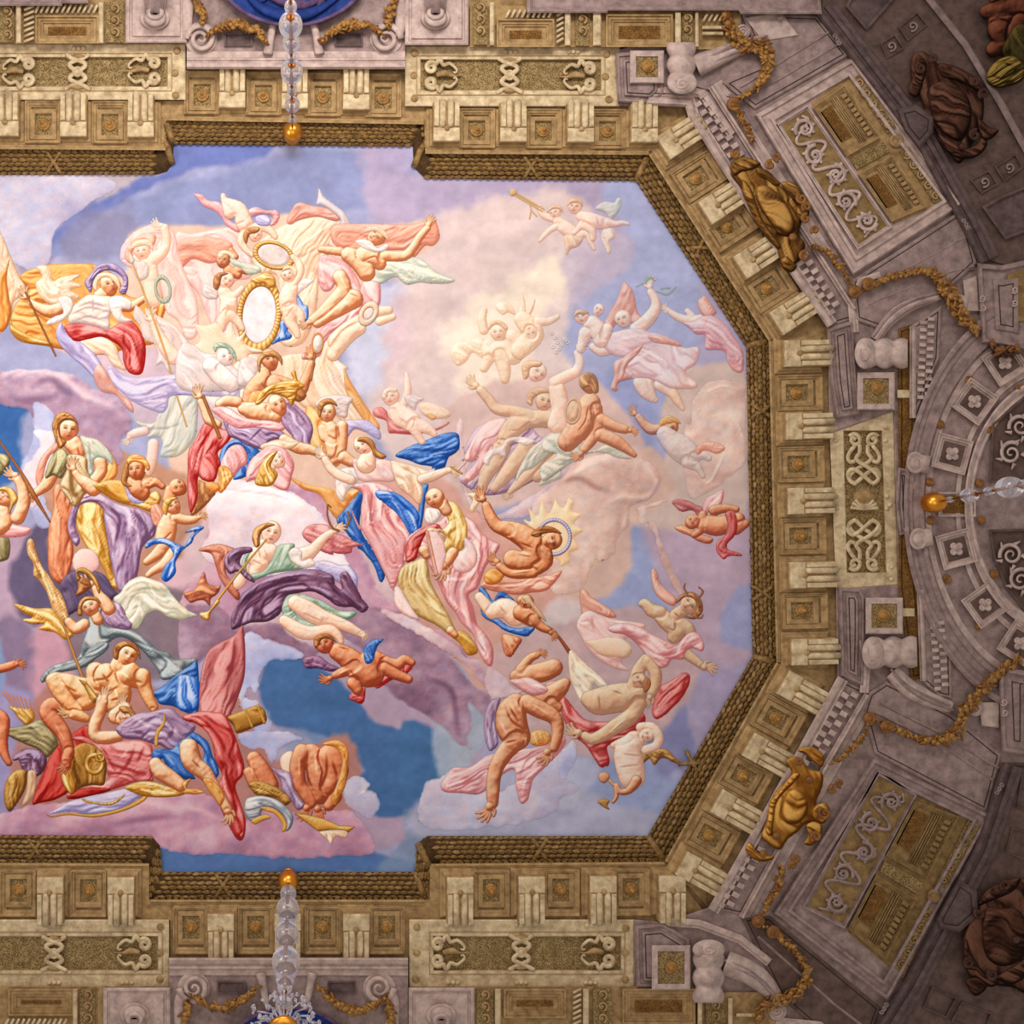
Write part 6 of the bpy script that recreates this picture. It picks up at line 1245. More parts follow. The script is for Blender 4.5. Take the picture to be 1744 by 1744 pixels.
# reclining goddesses
r = F('drapery', 'broad mauve rose cloak spread beneath the reclining goddesses', 'cloth', None, 'I 110,90')
cloth('vi', 'I 133,57 120,60 104,66 94,78 90,90 95,96 92,106 86,115 94,122 104,128 120,128 140,122 160,112 178,106 178,74 160,76 150,66 140,58', r, 'I 132,58 105,85 90,115', fw=8, amp=.3, line=.3, dark='I 128,60 108,78 95,92', light='I 120,62 100,76', lw=3)
cloth('pk', 'I 128,60 112,62 100,74 94,86 90,96 98,98 104,90 100,100 88,114 96,116 106,106 114,92 124,76', r, 'I 128,62 104,80 96,110', fw=6, amp=.34)
r = F(PER, 'reclining pale goddess reaching one arm up left above the mauve cloak', PER, None, 'I 140,75')
B('body', 'st', 'I 166,60,8 150,60,8 136,66,9 128,76,8;I 150,56,5 134,53,5.5 120,51,5 112,42,4.5 105,34,4;'+hnd('I 101,30,4', 220)+';I 124,86,8 118,98,7 110,110,6.5 106,122,4;I 146,86,8 136,100,8 126,112,6 117,122,4;'+hnd('I 106,125,3.4', 150), r, heads='I 162,44,8,9,15,.5', dark='I 150,62 140,70 132,70;I 118,80 124,84', light='I 130,90 120,104')
P_('hair', 'hl', 'I 146,44 148,36 154,32 163,32 168,36 160,37 153,41 151,48', r, fold=30, fw=3, step=1)
cloth('wh', 'I 107,98 110,90 118,86 124,84 128,78 138,76 148,77 154,80 146,84 134,80 128,86 127,94 120,92 114,96 112,102', r, 'I 110,96 126,84 148,78', fw=4, amp=.35)
r = F(PER, 'second reclining goddess wrapped in pale green beside the seated back view nude', PER, None, 'I 165,90')
B('body', 'st', 'I 174,80,7 162,94,8 152,106,7 142,115,5 133,124,3;I 178,94,7 168,102,7 156,112,5;'+hnd('I 131,126,3', 130), r)
cloth('gp', 'I 174,70 166,74 158,80 150,86 144,96 138,108 137,116 143,108 152,104 160,98 170,90 180,88 J 8,34 8,28', r, 'I 172,74 152,92 140,112', fw=5, amp=.35, dark='I 168,78 148,96')
cloth('gp', 'I 174,103 166,106 160,114 157,120 166,118 178,112', r, -30, fw=4)
r = F(PER, 'fair woman reaching up towards the garland of white flowers', PER, None, 'E 10,120')
B('body', 'sp', 'I 178,66,7 E 4,128,7 8,140,7 4,160,8;E 2,122,5 14,116,5 22,112,4.5 25,104,4 23,96,3.4;'+hnd('E 24,92,3.2', 320), r, line=.3); B('head', 'sp', '', r, heads='I 156,18,8,9,40,.6', line=.3)
P_('hair', 'hl', 'I 142,16 143,10 150,7 160,9 158,13 150,14 148,22 144,24', r, step=1, fold=40, fw=3)
# back view nude with shield
r = F(PER, 'nude woman seen from behind with hair in a bun on green white cloth', PER, None, 'J 35,20')
cloth('gp', 'J -8,36 6,30 16,32 24,38 36,46 50,40 60,46 72,53 60,53 50,49 36,48 20,56 8,64 -8,74 -10,60 4,50 -8,46', r, 'J -6,40 20,46 70,52', fw=5, amp=.45, dark='J 6,60 24,52 48,48;J 10,34 22,40', light='J 0,36 16,40')
B('body', 'so', 'E 34,136,5 34,146,8 J 34,4,10 30,18,12 22,28,11 14,38,9;J 40,8,5.5 41,24,5 36,36,5 29,45,4;'+hnd('J 26,49,3.6', 150)+';J 44,18,5.5 56,24,5 66,27,4;'+hnd('J 70,28,3', 10)+';J 44,32,6 58,38,6 68,45,4 74,50,2.6', r, dark='J 33,6 30,20 24,28;J 38,12 37,28', light='J 38,4 40,14')
B('head', 'so', '', r, heads='E 33,123,8,9.5,-12,.9'); P_('hair', 'ha', 'E 25,124 25,117 30,113 37,114 41,120 42,130 38,132 34,126 28,128', r, fold=60, fw=3, amp=.5, step=1)
r = F('shield', 'small oval buff shield leaning beside the nude woman with a bun', 'shield', None, 'E 19,148'); ring('rim', 'st', 'E 19,148,6.6,11,8', r, 3, inner='st')
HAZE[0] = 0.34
# glowing centre putti
r = F('cherub', 'glowing cream cherub with raised arm amid the brightest cloud', 'cherub', None, 'C 120,140')
P_('wing', 'cr', 'C 98,136 106,135 112,142 116,150 108,154 98,148 92,156 84,160 78,150 82,140 90,138', r, fold=20, fw=5, line=.12)
B('body', 'cr', 'C 112,142,6 114,148,8 124,146,9 134,150,9;C 108,128,4 106,118,4 108,110,3;C 122,150,6 126,162,6 127,172,4;C 112,154,5 108,162,4;C 134,134,7 142,142,8', r, heads='C 121,130,7.5,8.5,-8,-.1', line=.22, face_pal=PAL['sp'])
P_('hair', 'hl', 'C 112,128 114,121 122,119 129,124 128,128 120,123 115,125', r, step=1, fold=20, fw=3, line=.2)
P_('wing', 'cr', 'C 118,106 126,102 133,106 136,114 130,112 124,114', r, step=1, fold=40, fw=3, line=.15)
r = F('cherub', 'second cream cherub looking down with upswept wings near the bright cloud', 'cherub', None, 'C 148,125')
P_('wing', 'cr', 'C 138,118 140,106 142,95 145,103 146,112 150,104 154,100 152,110 146,118', r, step=1, fold=80, fw=3, line=.18)
B('body', 'cr', 'C 142,118,7 148,124,9 154,132,8 146,140,9 140,146,8;C 156,120,4 166,120,3.4 174,116,2.4', r, heads='C 150,130,6.5,7.5,160,.1', line=.22)
r = F('garland', 'loose garland of tiny white blossoms beside the cream cherubs', 'flowers', None, 'C 168,135')
for q, (x, y) in enumerate([(0,78),(3,82),(5,86),(9,88),(12,84),(7,92),(4,95),(14,86),(1,90),(26,84),(29,88),(33,84),(37,80)]): ring('flower', 'wh', f'E {x},{y},1.3,1.3', r, 2.6, n=5)
# trumpet putti
r = F('cherub', 'cherub blowing two thin trumpets near the top right corner', 'cherub', None, 'Z 955,385')
B('body', 'sp', 'Z 948,374,8 958,384,11 972,394,12 984,402,10;Z 940,372,6 926,366,6 918,352,4.5;Z 950,384,6 936,392,5 924,404,4 919,410,3;Z 985,400,7 1000,398,6 1006,412,5 1012,424,3', r, heads='Z 945,362,11,10,-20,-.6', face_pal=PAL['so'])
P_('hair', 'hl', 'Z 932,362 936,352 946,349 956,352 959,362 952,356 942,356', r, step=1, fold=20, fw=3); P_('wing', 'st', 'Z 960,402 975,400 992,408 984,420 972,424 965,435 962,420', r, fold=60, fw=4, line=.2)
r = F('trumpet', 'pair of slender crossed brass trumpets pointing to the upper left', 'trumpet', None, 'Z 895,335'); bar('tube', 'gd', 'Z 874,326,1.5 926,356,1.2;Z 872,330,1.2 924,360,1.2', r); P_('bell', 'gd', 'Z 869,322 876,322 880,329 872,334 868,330', r, step=1); bar('cord', 'gd', 'Z 903,344,.8 905,358,.8 914,368,1.4;Z 905,356,.8 902,372,1.6', r)
r = F('cherub', 'cherub with pale yellow wings flying behind the trumpet blowing cherub', 'cherub', None, 'Z 1010,375')
P_('wing', 'gp', 'Z 1014,356 1020,348 1032,343 1046,345 1050,338 1058,338 1057,355 1048,368 1040,374 1030,362', r, fold='Z 1018,355 1040,352 1052,345', fw=4, amp=.3, line=.25); P_('wing', 'cr', 'Z 1026,392 1036,388 1046,392 1047,404 1038,412 1041,426 1036,433 1030,422 1024,406', r, fold=75, fw=4, line=.25)
B('body', 'sp', 'Z 990,368,9 1004,374,13 1020,378,12 1032,380,9;Z 1034,378,8 1048,381,5 1060,379,4 1070,381,3;Z 992,380,6 984,390,5 978,396,4;Z 996,384,7 1008,392,7 1010,406,5', r, heads='Z 979,352,12,12,10,-.25', face_pal=PAL['so'], dark='Z 1016,368 1020,384')
P_('hair', 'hl', 'Z 966,350 970,340 980,337 991,341 992,352 986,346 974,346', r, step=1, fold=20, fw=3)
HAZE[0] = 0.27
# large flying pink figure
r = F(PER, 'floating woman in rose robes raising a laurel sprig in one hand', PER, None, 'E 80,90')
P_('wing', 'sal', 'E 63,34 66,32 72,38 75,48 77,58 82,66 74,70 64,64 56,72 50,80 47,72 50,62 56,52 60,44', r, fold='E 66,36 62,55 54,74', fw=5, amp=.3)
B('body', 'sp', 'E 76,74,6 86,66,6 93,56,5 93,48,4 89,41,3.4;'+hnd('E 88,36,3.6', 270)+';E 52,92,5 44,94,4.5 37,90,3.6;E 86,122,6 88,130,5 93,138,2.6;E 80,122,7 84,130,6 90,136,4;E 98,124,6 108,131,5 114,140,3.6 118,146,2', r, heads='E 64,65,7.5,8,-20,-.4')
cloth('pp', 'E 48,80 56,77 68,74 80,74 88,77 98,79 110,86 120,91 131,90 133,96 129,106 121,111 122,116 130,122 130,127 118,128 106,127 94,121 82,118 70,119 60,122 60,129 53,127 56,118 62,112 58,107 66,100 56,98 48,92 45,86', r, 'E 60,80 85,86 110,100 122,120', fw=9, amp=.32, dark='E 64,102 76,92 90,86 106,88;E 62,120 80,116 96,118', light='E 74,104 90,96 104,112;E 60,84 80,80', lw=2.6)
cloth('sal', 'E 56,104 64,100 72,94 82,88 78,96 70,104 66,112 72,118 60,122 58,130 53,127 56,117', r, 'E 80,90 64,106 56,124', fw=5, line=.2); cloth('sal', 'E 86,80 100,80 114,86 116,90 104,88 92,86', r, 20, fw=4, line=.2)
r = F('laurel_sprig', 'thin green laurel sprig waved above the rose robed woman', 'sprig', None, 'E 92,38'); bar('twig', 'gn', 'E 76,36,.5 84,32,.7 88,28,.9 92,30,.6;E 94,40,.5 104,43,.8 112,36,.4;E 84,30,.6 86,27,.8 91,28,.5;E 98,38,.4 106,37,.7', r)
r = F('cherub', 'two headed cluster of rosy cherubs peeping left of the floating woman', 'cherub', None, 'E 35,75')
B('body', 'sp', 'E 36,70,8 42,76,8 44,84,7;E 30,78,6 28,86,5 26,92,4;E 50,74,5 48,80,5', r, heads='E 27,63,7,7,-15,-.4;E 42,57,5,6,25,0', line=.35); P_('hair', 'hl', 'E 20,64 21,58 27,56 33,59 30,61 24,61', r, step=1, fold=20, fw=3)
r = F(PER, 'rose robed figure floating in from the right edge with arms outstretched', PER, None, 'E 145,75')
B('body', 'sp', 'E 134,66,5 122,66,4 113,63,3.4 107,59,2.6;'+hnd('E 105,57,2.8', 210)+';E 126,62,3 122,58,2.6', r, line=.35)
cloth('sal', 'E 131,50 134,46 138,44 144,52 148,60 140,64 134,60', r, 60); cloth('pk', 'E 118,68 128,67 134,63 144,62 152,66 160,74 166,84 172,94 172,112 164,112 158,104 156,95 148,93 138,92 138,80 130,79 124,74', r, 'E 122,70 145,72 165,100', fw=6, amp=.3, light='E 136,64 150,70', dark='E 140,84 156,90')
# orange cherub + cloth in the right hand cloud
r = F('cherub', 'rosy cherub with amber head tumbling in the beige cloud at right', 'cherub', None, 'J 110,35')
B('body', 'so', 'J 98,26,4 90,27,5 84,23,4.5 78,16,3.4;'+hnd('J 75,13,3.2', 240), r, heads='J 106,23,9,7.5,60,.3', face_pal=PAL['so']); B('trunk', 'gm', 'J 102,32,8 108,38,10 116,44,12 123,50,11;J 122,56,6 130,60,4.5 133,64,3 136,69,2.4;J 128,52,5 136,50,4 141,53,3', r, line=.35)
P_('hair', 'og', 'J 97,24 98,18 104,16 112,17 116,22 110,21 104,22', r, step=1, fold=20, fw=3); cloth('sal', 'J 130,43 136,39 146,38 155,42 155,46 148,49 138,46 131,50', r, 10, fw=3)
HAZE[0] = 0.12
r = F('cherub', 'crimson winged cherub upside down at the right edge of the sky', 'cherub', None, 'J 145,110')
P_('wing', ((.55,.22,.24),(.76,.42,.42),(.90,.64,.62)), 'J 108,93 113,90 122,91 130,95 137,98 138,108 132,106 126,100 116,101', r, fold=20, fw=4, amp=.4); P_('wing', 'pk', 'J 137,106 136,96 139,89 146,85 154,81 154,90 150,97 142,100', r, fold=-50, fw=4, amp=.4); P_('wing', 'sr', 'J 110,115 118,113 126,116 134,121 145,125 142,130 132,128 124,123 114,119', r, fold=25, fw=4, amp=.4)
B('body', 'sr', 'J 138,112,8 148,114,9 158,112,8 168,108,6;J 146,100,5 156,98,4 166,99,3;J 136,104,4 134,112,4 134,118,3.4 128,122,3;J 166,116,6 174,112,4', r, heads='J 127,110,6.5,7.5,-120,.2', light='J 140,96 148,96')
cloth('rd', 'J 156,102 164,101 167,112 165,122 158,130 159,135 168,138 171,141 160,141 154,144 148,136 149,128 156,122 158,112', r, 'J 162,103 161,120 152,134 166,140', fw=4, amp=.45)

HAZE[0] = 0
# --- left and centre lower groups
r = F(PER, 'brown haired sibyl in olive bodice and lilac skirt holding a pale tablet', PER, None, 'G 70,110')
cloth('sr', 'G 44,146 48,130 48,112 54,108 64,122 66,135 62,150 66,164 64,182 58,196 50,196 44,186 43,165', r, 'G 56,115 54,150 58,190', fw=7, amp=.25, line=.4, name='under_robe')
cloth('sal', 'G 36,86 44,76 54,68 52,76 44,84 40,96 38,106 40,112 34,110 32,100', r, 'G 50,72 38,90 36,108', fw=4)
cloth('og', 'G 92,72 100,80 105,90 105,100 98,106 90,110 88,100 96,92 98,84', r, 'G 94,74 102,92 94,108', fw=4, name='cloak')
cloth('gd', 'G 69,128 76,124 86,125 93,130 94,142 97,156 100,172 101,186 107,196 106,203 100,200 94,186 88,176 80,168 74,158 69,146', r, 'G 80,126 82,145 100,190', fw=7, amp=.4, light='G 74,130 80,140 86,128;G 90,132 90,146', dark='G 84,148 88,166;G 72,150 84,164', lw=2.4)
cloth('vi', 'G 61,150 62,138 66,126 74,118 86,115 96,120 108,126 124,130 134,135 140,144 139,154 132,160 128,166 126,174 124,188 118,205 108,206 104,196 100,178 97,160 94,142 92,130 84,124 74,126 70,132 68,146 72,158 68,164', r, 'G 66,145 74,122 96,124 112,150 112,200', fw=8, amp=.4, dark='G 94,124 108,140 104,160 103,180;G 118,132 132,148 126,166', light='G 72,120 90,118 104,128;G 112,140 124,150 122,166', lw=2.4)
B('body', 'sk', 'G 60,68,5 66,72,8 70,78,7;G 46,100,6 42,108,5.5 35,114,4 29,118,3.4;'+hnd('G 26,118,3.8', 110)+';G 90,88,6 91,96,5.5 86,103,5 80,106,4', r, heads='G 61,59,9.5,11,10,.35', dark='G 70,76 72,82')
cloth('ol', 'G 41,103 42,94 46,84 52,77 58,77 62,84 60,94 55,103 48,100', r, 'G 54,78 50,90 46,100', fw=4, amp=.4, name='sleeve'); cloth('gp', 'G 72,65 80,66 88,68 95,74 101,83 101,91 96,86 88,84 84,88 84,98 80,100 78,88 76,78', r, 'G 78,68 90,76 98,88', fw=4, amp=.4, name='sleeve', dark='G 80,70 82,94')
P_('tablet', ((.55,.38,.20),(.88,.78,.60),(.99,.96,.86)), 'G 61,82 77,84 79,96 83,108 76,118 68,129 60,120 54,109 60,96', r, fold=60, fw=10, amp=.15, dark='G 62,84 64,100 66,118 74,114', lw=4)
B('arm', 'sk', 'G 84,112,7 76,106,5.5 71,102,4 68,98,3.4;'+hnd('G 66,94,4', 260), r)
P_('hair', 'ha', 'G 48,62 47,54 51,46 58,43 66,47 70,54 65,51 58,51 54,56 55,66 60,70 54,76 50,68', r, fold='G 64,46 52,54 54,72', fw=3, amp=.6, step=1)
r = F('staff', 'brown torch staff gripped by the olive bodiced sibyl', 'staff', None, 'G 30,115'); bar('shaft', 'br', 'G -4,64,.9 18,96,1.3 28,114,2.4 34,124,1.8 45,142,.8', r)
r = F(PER, 'half length youth at the left edge lifting a small horn to the light', PER, None, 'G 10,135')
cloth('ol', 'G -4,155 8,157 8,174 0,178 -4,178', r, 80); cloth('ol', 'G -4,82 6,82 9,88 4,96 -4,104', r, 60)
cloth('pk', 'G -4,148 4,138 12,144 22,146 28,148 24,154 10,156 -4,155', r, 5, fw=4)
B('body', 'sk', 'G 3,132,6 4,142,7 0,148,6;G 16,138,6.5 21,125,6 20,113,5 16,104,4;'+hnd('G 14,100,4', 200), r, heads='G 6,120,8.5,9,40,-.7'); P_('hair', 'gd', 'G -2,113 4,110 12,113 16,121 12,128 8,134 9,124 6,116', r, fold=60, fw=3, step=1)
r = F(PER, 'upward gazing queen in golden dress and coral diadem behind the lilac skirt', PER, None, 'G 120,110')
cloth('gd', 'G 84,110 92,106 102,104 112,106 118,116 130,119 140,114 145,120 142,128 136,133 122,128 108,125 98,120', r, 'G 88,108 110,118 140,122', fw=5, amp=.45)
cloth('la', 'G 112,108 118,116 128,120 134,116 132,122 124,126 116,122', r, 20, fw=3, name='collar')
B('body', 'so', 'G 120,106,6 124,112,8 128,116,7;G 132,108,5 140,106,4 146,110,3;'+hnd('G 136,104,3.6', 190), r, heads='G 122,95,8.5,10.5,-8,-.25'); P_('diadem', 'og', 'G 113,92 115,84 122,81 130,84 135,92 133,96 128,90 120,88 115,93', r, fold=10, fw=3, amp=.5, step=1); P_('hair', 'ha', 'G 112,92 115,88 116,98 114,106 119,110 112,110 109,104', r, fold=80, fw=3, step=1)
r = F('cherub', 'little cherub face looking right above the cherub with blue cloth', 'cherub', None, 'G 160,112'); B('body', 'so', 'G 154,114,6 152,122,6', r, heads='G 160,111,8,8.5,-60,.7')
r = F('cherub', 'plump cherub in a knotted blue loincloth walking towards the white cloud', 'cherub', None, 'G 152,150')
P_('wing', 'sal', 'G 136,128 142,126 148,134 148,144 140,146 136,138', r, fold=60, fw=3, step=1)
B('body', 'sk', 'G 152,140,7 150,148,9 148,158,9;G 158,138,5 166,140,4.4 174,140,3.6 H 12,139,3;K 148,16,6.5 140,24,5 132,30,3.4;K 156,22,6 148,32,5 138,38,3.6 133,42,2.6;'+hnd('H 15,138,2.8', 340), r, heads='G 155,128,7.5,8.5,-35,.7', dark='G 148,158 154,152')
P_('hair', 'gd', 'G 146,132 147,124 152,120 160,120 156,123 152,128 150,136', r, step=1, fold=50, fw=3)
cloth('bl', 'K 131,18 132,12 140,9 150,9 160,14 166,15 172,6 178,2 H 2,152 12,146 20,147 12,154 8,162 0,166 K 172,14 164,20 158,30 158,40 150,48 145,44 148,34 156,24 150,15 140,14', r, 'K 133,14 150,12 162,18 152,44', fw=4, amp=.5, light='K 142,10 156,15;H 6,150 16,148')
# winged figure with mask, wheat and staff
r = F('drapery', 'dark violet cloud behind the masked angel', 'cloud', None, 'K 70,50'); cloth('dk', 'K 55,60 54,50 60,42 68,38 84,38 94,42 102,54 106,60 98,66 84,72 70,74 60,78', r, 60, amp=.15, line=.2); P_('rosy_disc', 'pp', 'K 65,30 68,22 75,18 84,20 89,28 88,36 80,40 68,38', r)
r = F('sheaf', 'long tawny sheaf of wheat tied at the middle', 'sheaf', None, 'K 45,50')
P_('stalks', ((.58,.38,.18),(.86,.66,.42),(.99,.88,.68)), 'K 24,14 26,9 30,11 33,22 38,34 44,42 50,52 56,60 60,72 62,82 56,86 50,80 46,70 42,58 36,48 30,42 30,32 25,24', r, fold='K 28,12 36,36 48,58 58,82', fw=3, amp=.6, light='K 30,26 42,46 56,78', dark='K 32,34 44,58')
r = F(PER, 'masked angel in slate robe with spread green and cream wings', PER, None, 'K 90,90')
P_('wing', ((.66,.66,.55),(.88,.84,.76),(1,.98,.92)), 'K 102,64 108,58 113,50 120,45 128,43 138,46 148,50 154,58 160,65 170,74 178,78 170,80 164,82 152,80 142,74 134,76 130,80 124,90 117,88 112,78', r, fold='K 106,64 126,52 150,64 174,78', fw=5, amp=.35, light='K 112,54 128,46 144,52;K 122,60 140,70 160,80', dark='K 120,58 134,54 150,58', lw=2.4)
P_('wing', 'gd', 'K 12,68 20,69 32,72 46,72 52,78 60,88 66,96 58,100 50,94 40,92 34,90 40,86 28,86 20,82 30,80 22,77', r, fold='K 14,69 40,78 62,94', fw=4, amp=.45, line=.25)
cloth('gy', 'K 80,80 86,74 92,70 92,84 98,89 110,90 122,93 132,100 142,109 152,112 157,118 168,117 178,118 170,126 158,134 146,136 142,128 130,112 116,100 106,98 96,104 84,110 74,118 60,126 48,132 38,139 37,133 46,124 58,120 70,116 74,104 78,92', r, 'K 88,76 92,96 120,98 150,122 M 0,0' if False else 'K 88,76 96,94 130,108 158,124', fw=7, amp=.45, dark='K 92,100 104,96 118,102 132,120;K 140,112 150,122 142,132', light='K 100,90 122,96 138,112;K 86,84 90,98', lw=2.4)
cloth('gy', 'K 72,118 80,108 92,102 98,104 96,110 88,116 78,124 64,128 52,130 42,136 46,128 60,122', r, 'K 48,130 70,120 94,104', fw=5, amp=.5)
cloth('vi', 'K 100,67 107,67 112,74 114,80 119,86 116,91 106,90 96,86 91,78 93,73 101,75', r, 'K 104,68 104,80 116,88', fw=3, amp=.5, name='sleeve')
B('body', 'sk', 'K 86,78,5 88,82,5;K 98,72,6 94,66,5.5 89,60,4.4 86,54,3.6;'+hnd('K 82,50,4.4', 200)+';K 76,86,5 68,90,5 62,84,4', r, heads='K 81,70,8.8,8.8,-28,-.35'); P_('hair', 'ha', 'K 70,72 72,65 78,61 87,62 91,68 85,65 78,65 74,70 74,78 70,78', r, fold=30, fw=3, amp=.5, step=1)
P_('mask', 'br', 'K 70,48 74,44 80,46 82,52 78,56 72,60 68,60 70,54', r, step=1, fold=40, fw=3); P_('helmet_rim', 'gb', 'K 68,38 75,35 84,41 90,52 89,59 85,50 78,42 70,40 72,46 69,46', r, step=1, fold=40, fw=3, light='K 76,37 84,44 88,54')
r = F('staff', 'smooth tan staff rising from the bare chested man to the wheat sheaf', 'staff', None, 'K 66,110'); bar('shaft', ((.50,.28,.12),(.80,.55,.32),(.95,.76,.55)), 'K 57,86,1 66,112,1.3 75,136,1.4', r)
# trumpeting angel
r = F(PER, 'angel blowing a long trumpet in purple mantle and sea green skirt', PER, None, 'L 80,60')
P_('wing', ((.66,.30,.32),(.84,.52,.52),(.95,.76,.74)), 'L 108,26 113,19 122,17 131,18 136,24 146,28 156,33 163,36 154,38 152,43 142,44 136,43 136,45 126,42 118,36 112,32', r, fold='L 112,24 135,30 160,36', fw=4, amp=.45)
P_('wing', ((.56,.24,.18),(.80,.48,.38),(.93,.70,.58)), 'L 15,41 22,37 32,35 42,37 50,41 44,46 40,52 40,62 46,70 52,80 50,86 42,78 34,66 30,54 26,44', r, fold='L 18,40 36,42 36,60 48,82', fw=4, amp=.4)
cloth((( .52,.22,.14),(.76,.44,.32),(.95,.72,.52)), 'L 1,80 6,78 12,75 15,68 20,60 23,70 30,73 35,72 32,80 26,84 25,91 20,86 14,86 7,88', r, 'L 4,80 18,74 30,78', fw=4, amp=.4, name='flying_cloth')
cloth('la', 'L 110,60 118,52 130,50 142,54 150,54 157,62 158,72 154,80 144,72 134,66 124,62', r, 'L 114,56 140,60 154,74', fw=5, amp=.35)
cloth('pu', 'L 44,104 45,98 50,90 54,80 62,74 72,68 84,63 96,60 108,58 120,58 128,60 136,64 138,72 144,76 142,64 148,60 156,72 162,84 168,92 162,97 154,92 146,92 138,90 130,84 118,78 106,79 96,82 92,92 86,100 76,105 62,106 52,110 45,112', r, 'L 48,106 60,84 90,66 125,66 160,92', fw=8, amp=.46, dark='L 50,92 66,80 90,70 120,68;L 72,104 74,88 90,78;L 130,68 146,86', light='L 66,72 90,64 120,62;L 100,74 124,76 138,86;L 146,60 152,70', lw=2.6)
cloth('gn', 'L 90,97 91,88 96,81 108,80 118,83 130,88 142,95 157,96 152,102 140,104 130,98 120,92 108,88 102,84 100,92 104,100 112,104 124,106 127,110 118,113 106,110 96,108', r, 'L 94,90 108,84 150,98', fw=5, amp=.45, light='L 96,94 102,104 116,110', dark='L 100,88 98,98 108,108', lw=2)
B('body', 'sp', 'L 102,88,7 112,94,8.5 124,101,8 136,104,5.5 148,109,5 156,113,4 163,117,2.8;L 92,104,5 106,113,6.5 118,115,6 132,112,5 140,117,4 143,123,2.6;'+hnd('L 160,116,2.8', 25)+';L 66,46,9 70,52,8.5 66,60,6;L 74,36,6 78,42,9;L 96,48,6 108,46,8 118,40,5.5 127,30,4 134,25,3.2;'+hnd('L 138,23,3.6', 330)+';L 56,58,5 52,68,5.5 50,72,4;'+hnd('L 48,56,4.2', 230), r, heads='L 80,25,9,11,15,.3', dark='L 72,54 64,50;L 74,40 78,50;L 110,98 124,104', light='L 68,44 70,50')
cloth('gn', 'L 86,37 92,35 101,35 100,42 98,48 104,54 112,56 106,58 92,60 80,62 70,66 64,68 62,62 72,60 80,50', r, 'L 94,37 84,54 66,66', fw=4, amp=.4, dark='L 92,38 86,52', name='bodice')
cloth('gn', 'L 54,50 58,43 62,42 58,50 58,60 54,58', r, 80); cloth('pu', 'L 38,54 39,46 44,41 52,38 62,38 63,42 55,45 52,52 56,58 64,66 65,70 57,66 50,60 43,62', r, 'L 60,40 44,46 44,58', fw=4, amp=.5, light='L 42,46 52,40')
cloth('wh', 'L 96,42 102,38 108,42 108,50 116,48 120,54 110,57 100,52 97,48', r, 40, fw=3, name='sleeve')
P_('hair', 'ha', 'L 66,38 63,30 65,22 70,18 78,16 84,18 78,20 72,24 70,30 70,36', r, fold='L 80,18 68,24 68,36', fw=3, amp=.6, step=1)
r = F('trumpet', 'long straight golden trumpet with flared bell blown by the purple mantled angel', 'trumpet', None, 'L 50,68'); bar('tube', 'gd', 'L 76,31,.7 50,62,1 30,88,1.3', r); P_('bell', 'gd', 'L 31,85 34,88 26,96 24,104 17,101 16,97 24,95', r, fold=-50, fw=4, step=1)
r = F('wreath', 'thin open laurel ring in the raised hand above the pink wing', 'wreath', None, 'L 141,12'); bar('ring', 'br', 'L 134,2,.6 131,0,.6 131,10,.7 135,20,.9 141,23,1;L 148,20,1 151,12,.9 149,6,.7', r)
# red cherub
r = F('cherub', 'ruddy cherub flying head first over the deep blue gap with blue wings', 'cherub', None, 'L 150,140')
P_('wing', ((.30,.16,.30),(.58,.40,.55),(.82,.62,.70)), 'L 108,140 114,136 124,136 132,142 142,147 134,150 122,147 112,147', r, fold=15, fw=3, amp=.5)
cloth('rd', 'P 150,14 156,8 166,5 178,-2 M 30,165 40,164 44,166 40,172 26,178 10,186 Q -40,24 -50,28 P 164,18 154,18', r, 'P 154,14 170,8 M 30,170', fw=4, amp=.4)
B('body', 'sr', 'L 140,132,8 150,138,10 160,148,12 170,152,12 M 6,162,11 18,164,8;M 20,163,6 30,165,5.5 36,160,4.4 43,163,3.4;M 18,168,6 30,174,5 40,178,4;L 156,144,5 148,149,5 138,153,3.6;'+hnd('L 133,156,3.6', 170)+';L 154,160,6 158,166,5', r, heads='L 128,125,9,9,-20,-.25', dark='L 142,128 150,130;L 152,150 158,158', light='L 150,148 142,152')
P_('hair', 'br', 'L 119,127 119,120 126,116 134,117 139,124 134,121 126,121 122,128', r, fold=20, fw=3, step=1)
P_('wing', 'bd', 'M 0,158 0,150 4,145 10,142 18,142 13,147 10,154 8,162 2,164', r, fold=60, fw=3, amp=.5)
# old man with book
r = F(PER, 'bald white bearded evangelist in rose mantle and golden skirt with a book', PER, None, 'M 70,50')
cloth('pk', 'M 38,52 44,46 54,40 62,38 70,34 82,22 90,30 100,37 106,46 115,53 122,57 118,66 110,76 106,86 102,96 94,102 98,112 102,128 110,138 116,150 115,166 108,162 102,150 98,138 88,128 82,118 74,108 66,90 58,74 54,66 46,70 36,72 37,62', r, 'M 92,32 108,52 100,80 92,110 108,155', fw=9, amp=.42, dark='M 94,44 106,58 104,76 94,94;M 60,78 72,96 76,116;M 44,50 42,66;M 92,102 100,130', light='M 92,34 104,50 107,66;M 70,88 90,88 102,78;M 76,104 92,122;M 104,136 112,160', lw=2.8)
cloth('rd', 'M 38,56 46,46 56,40 66,38 70,44 60,44 54,50 50,60 46,70 38,72', r, 'M 40,66 46,52 64,41', fw=4, amp=.4)
cloth('gd', 'M 78,138 88,134 96,140 102,150 101,155 93,156 86,146', r, 40, fw=4); cloth((( .62,.45,.22),(.86,.72,.48),(.99,.93,.76)), 'M 31,84 36,75 46,71 55,69 58,78 60,90 66,102 74,116 80,128 84,138 78,139 66,130 54,124 44,118 36,104 31,94', r, 'M 44,74 46,98 80,136', fw=8, amp=.36, light='M 40,90 52,104 68,118', dark='M 50,84 56,98 70,112', lw=2.4, name='skirt')
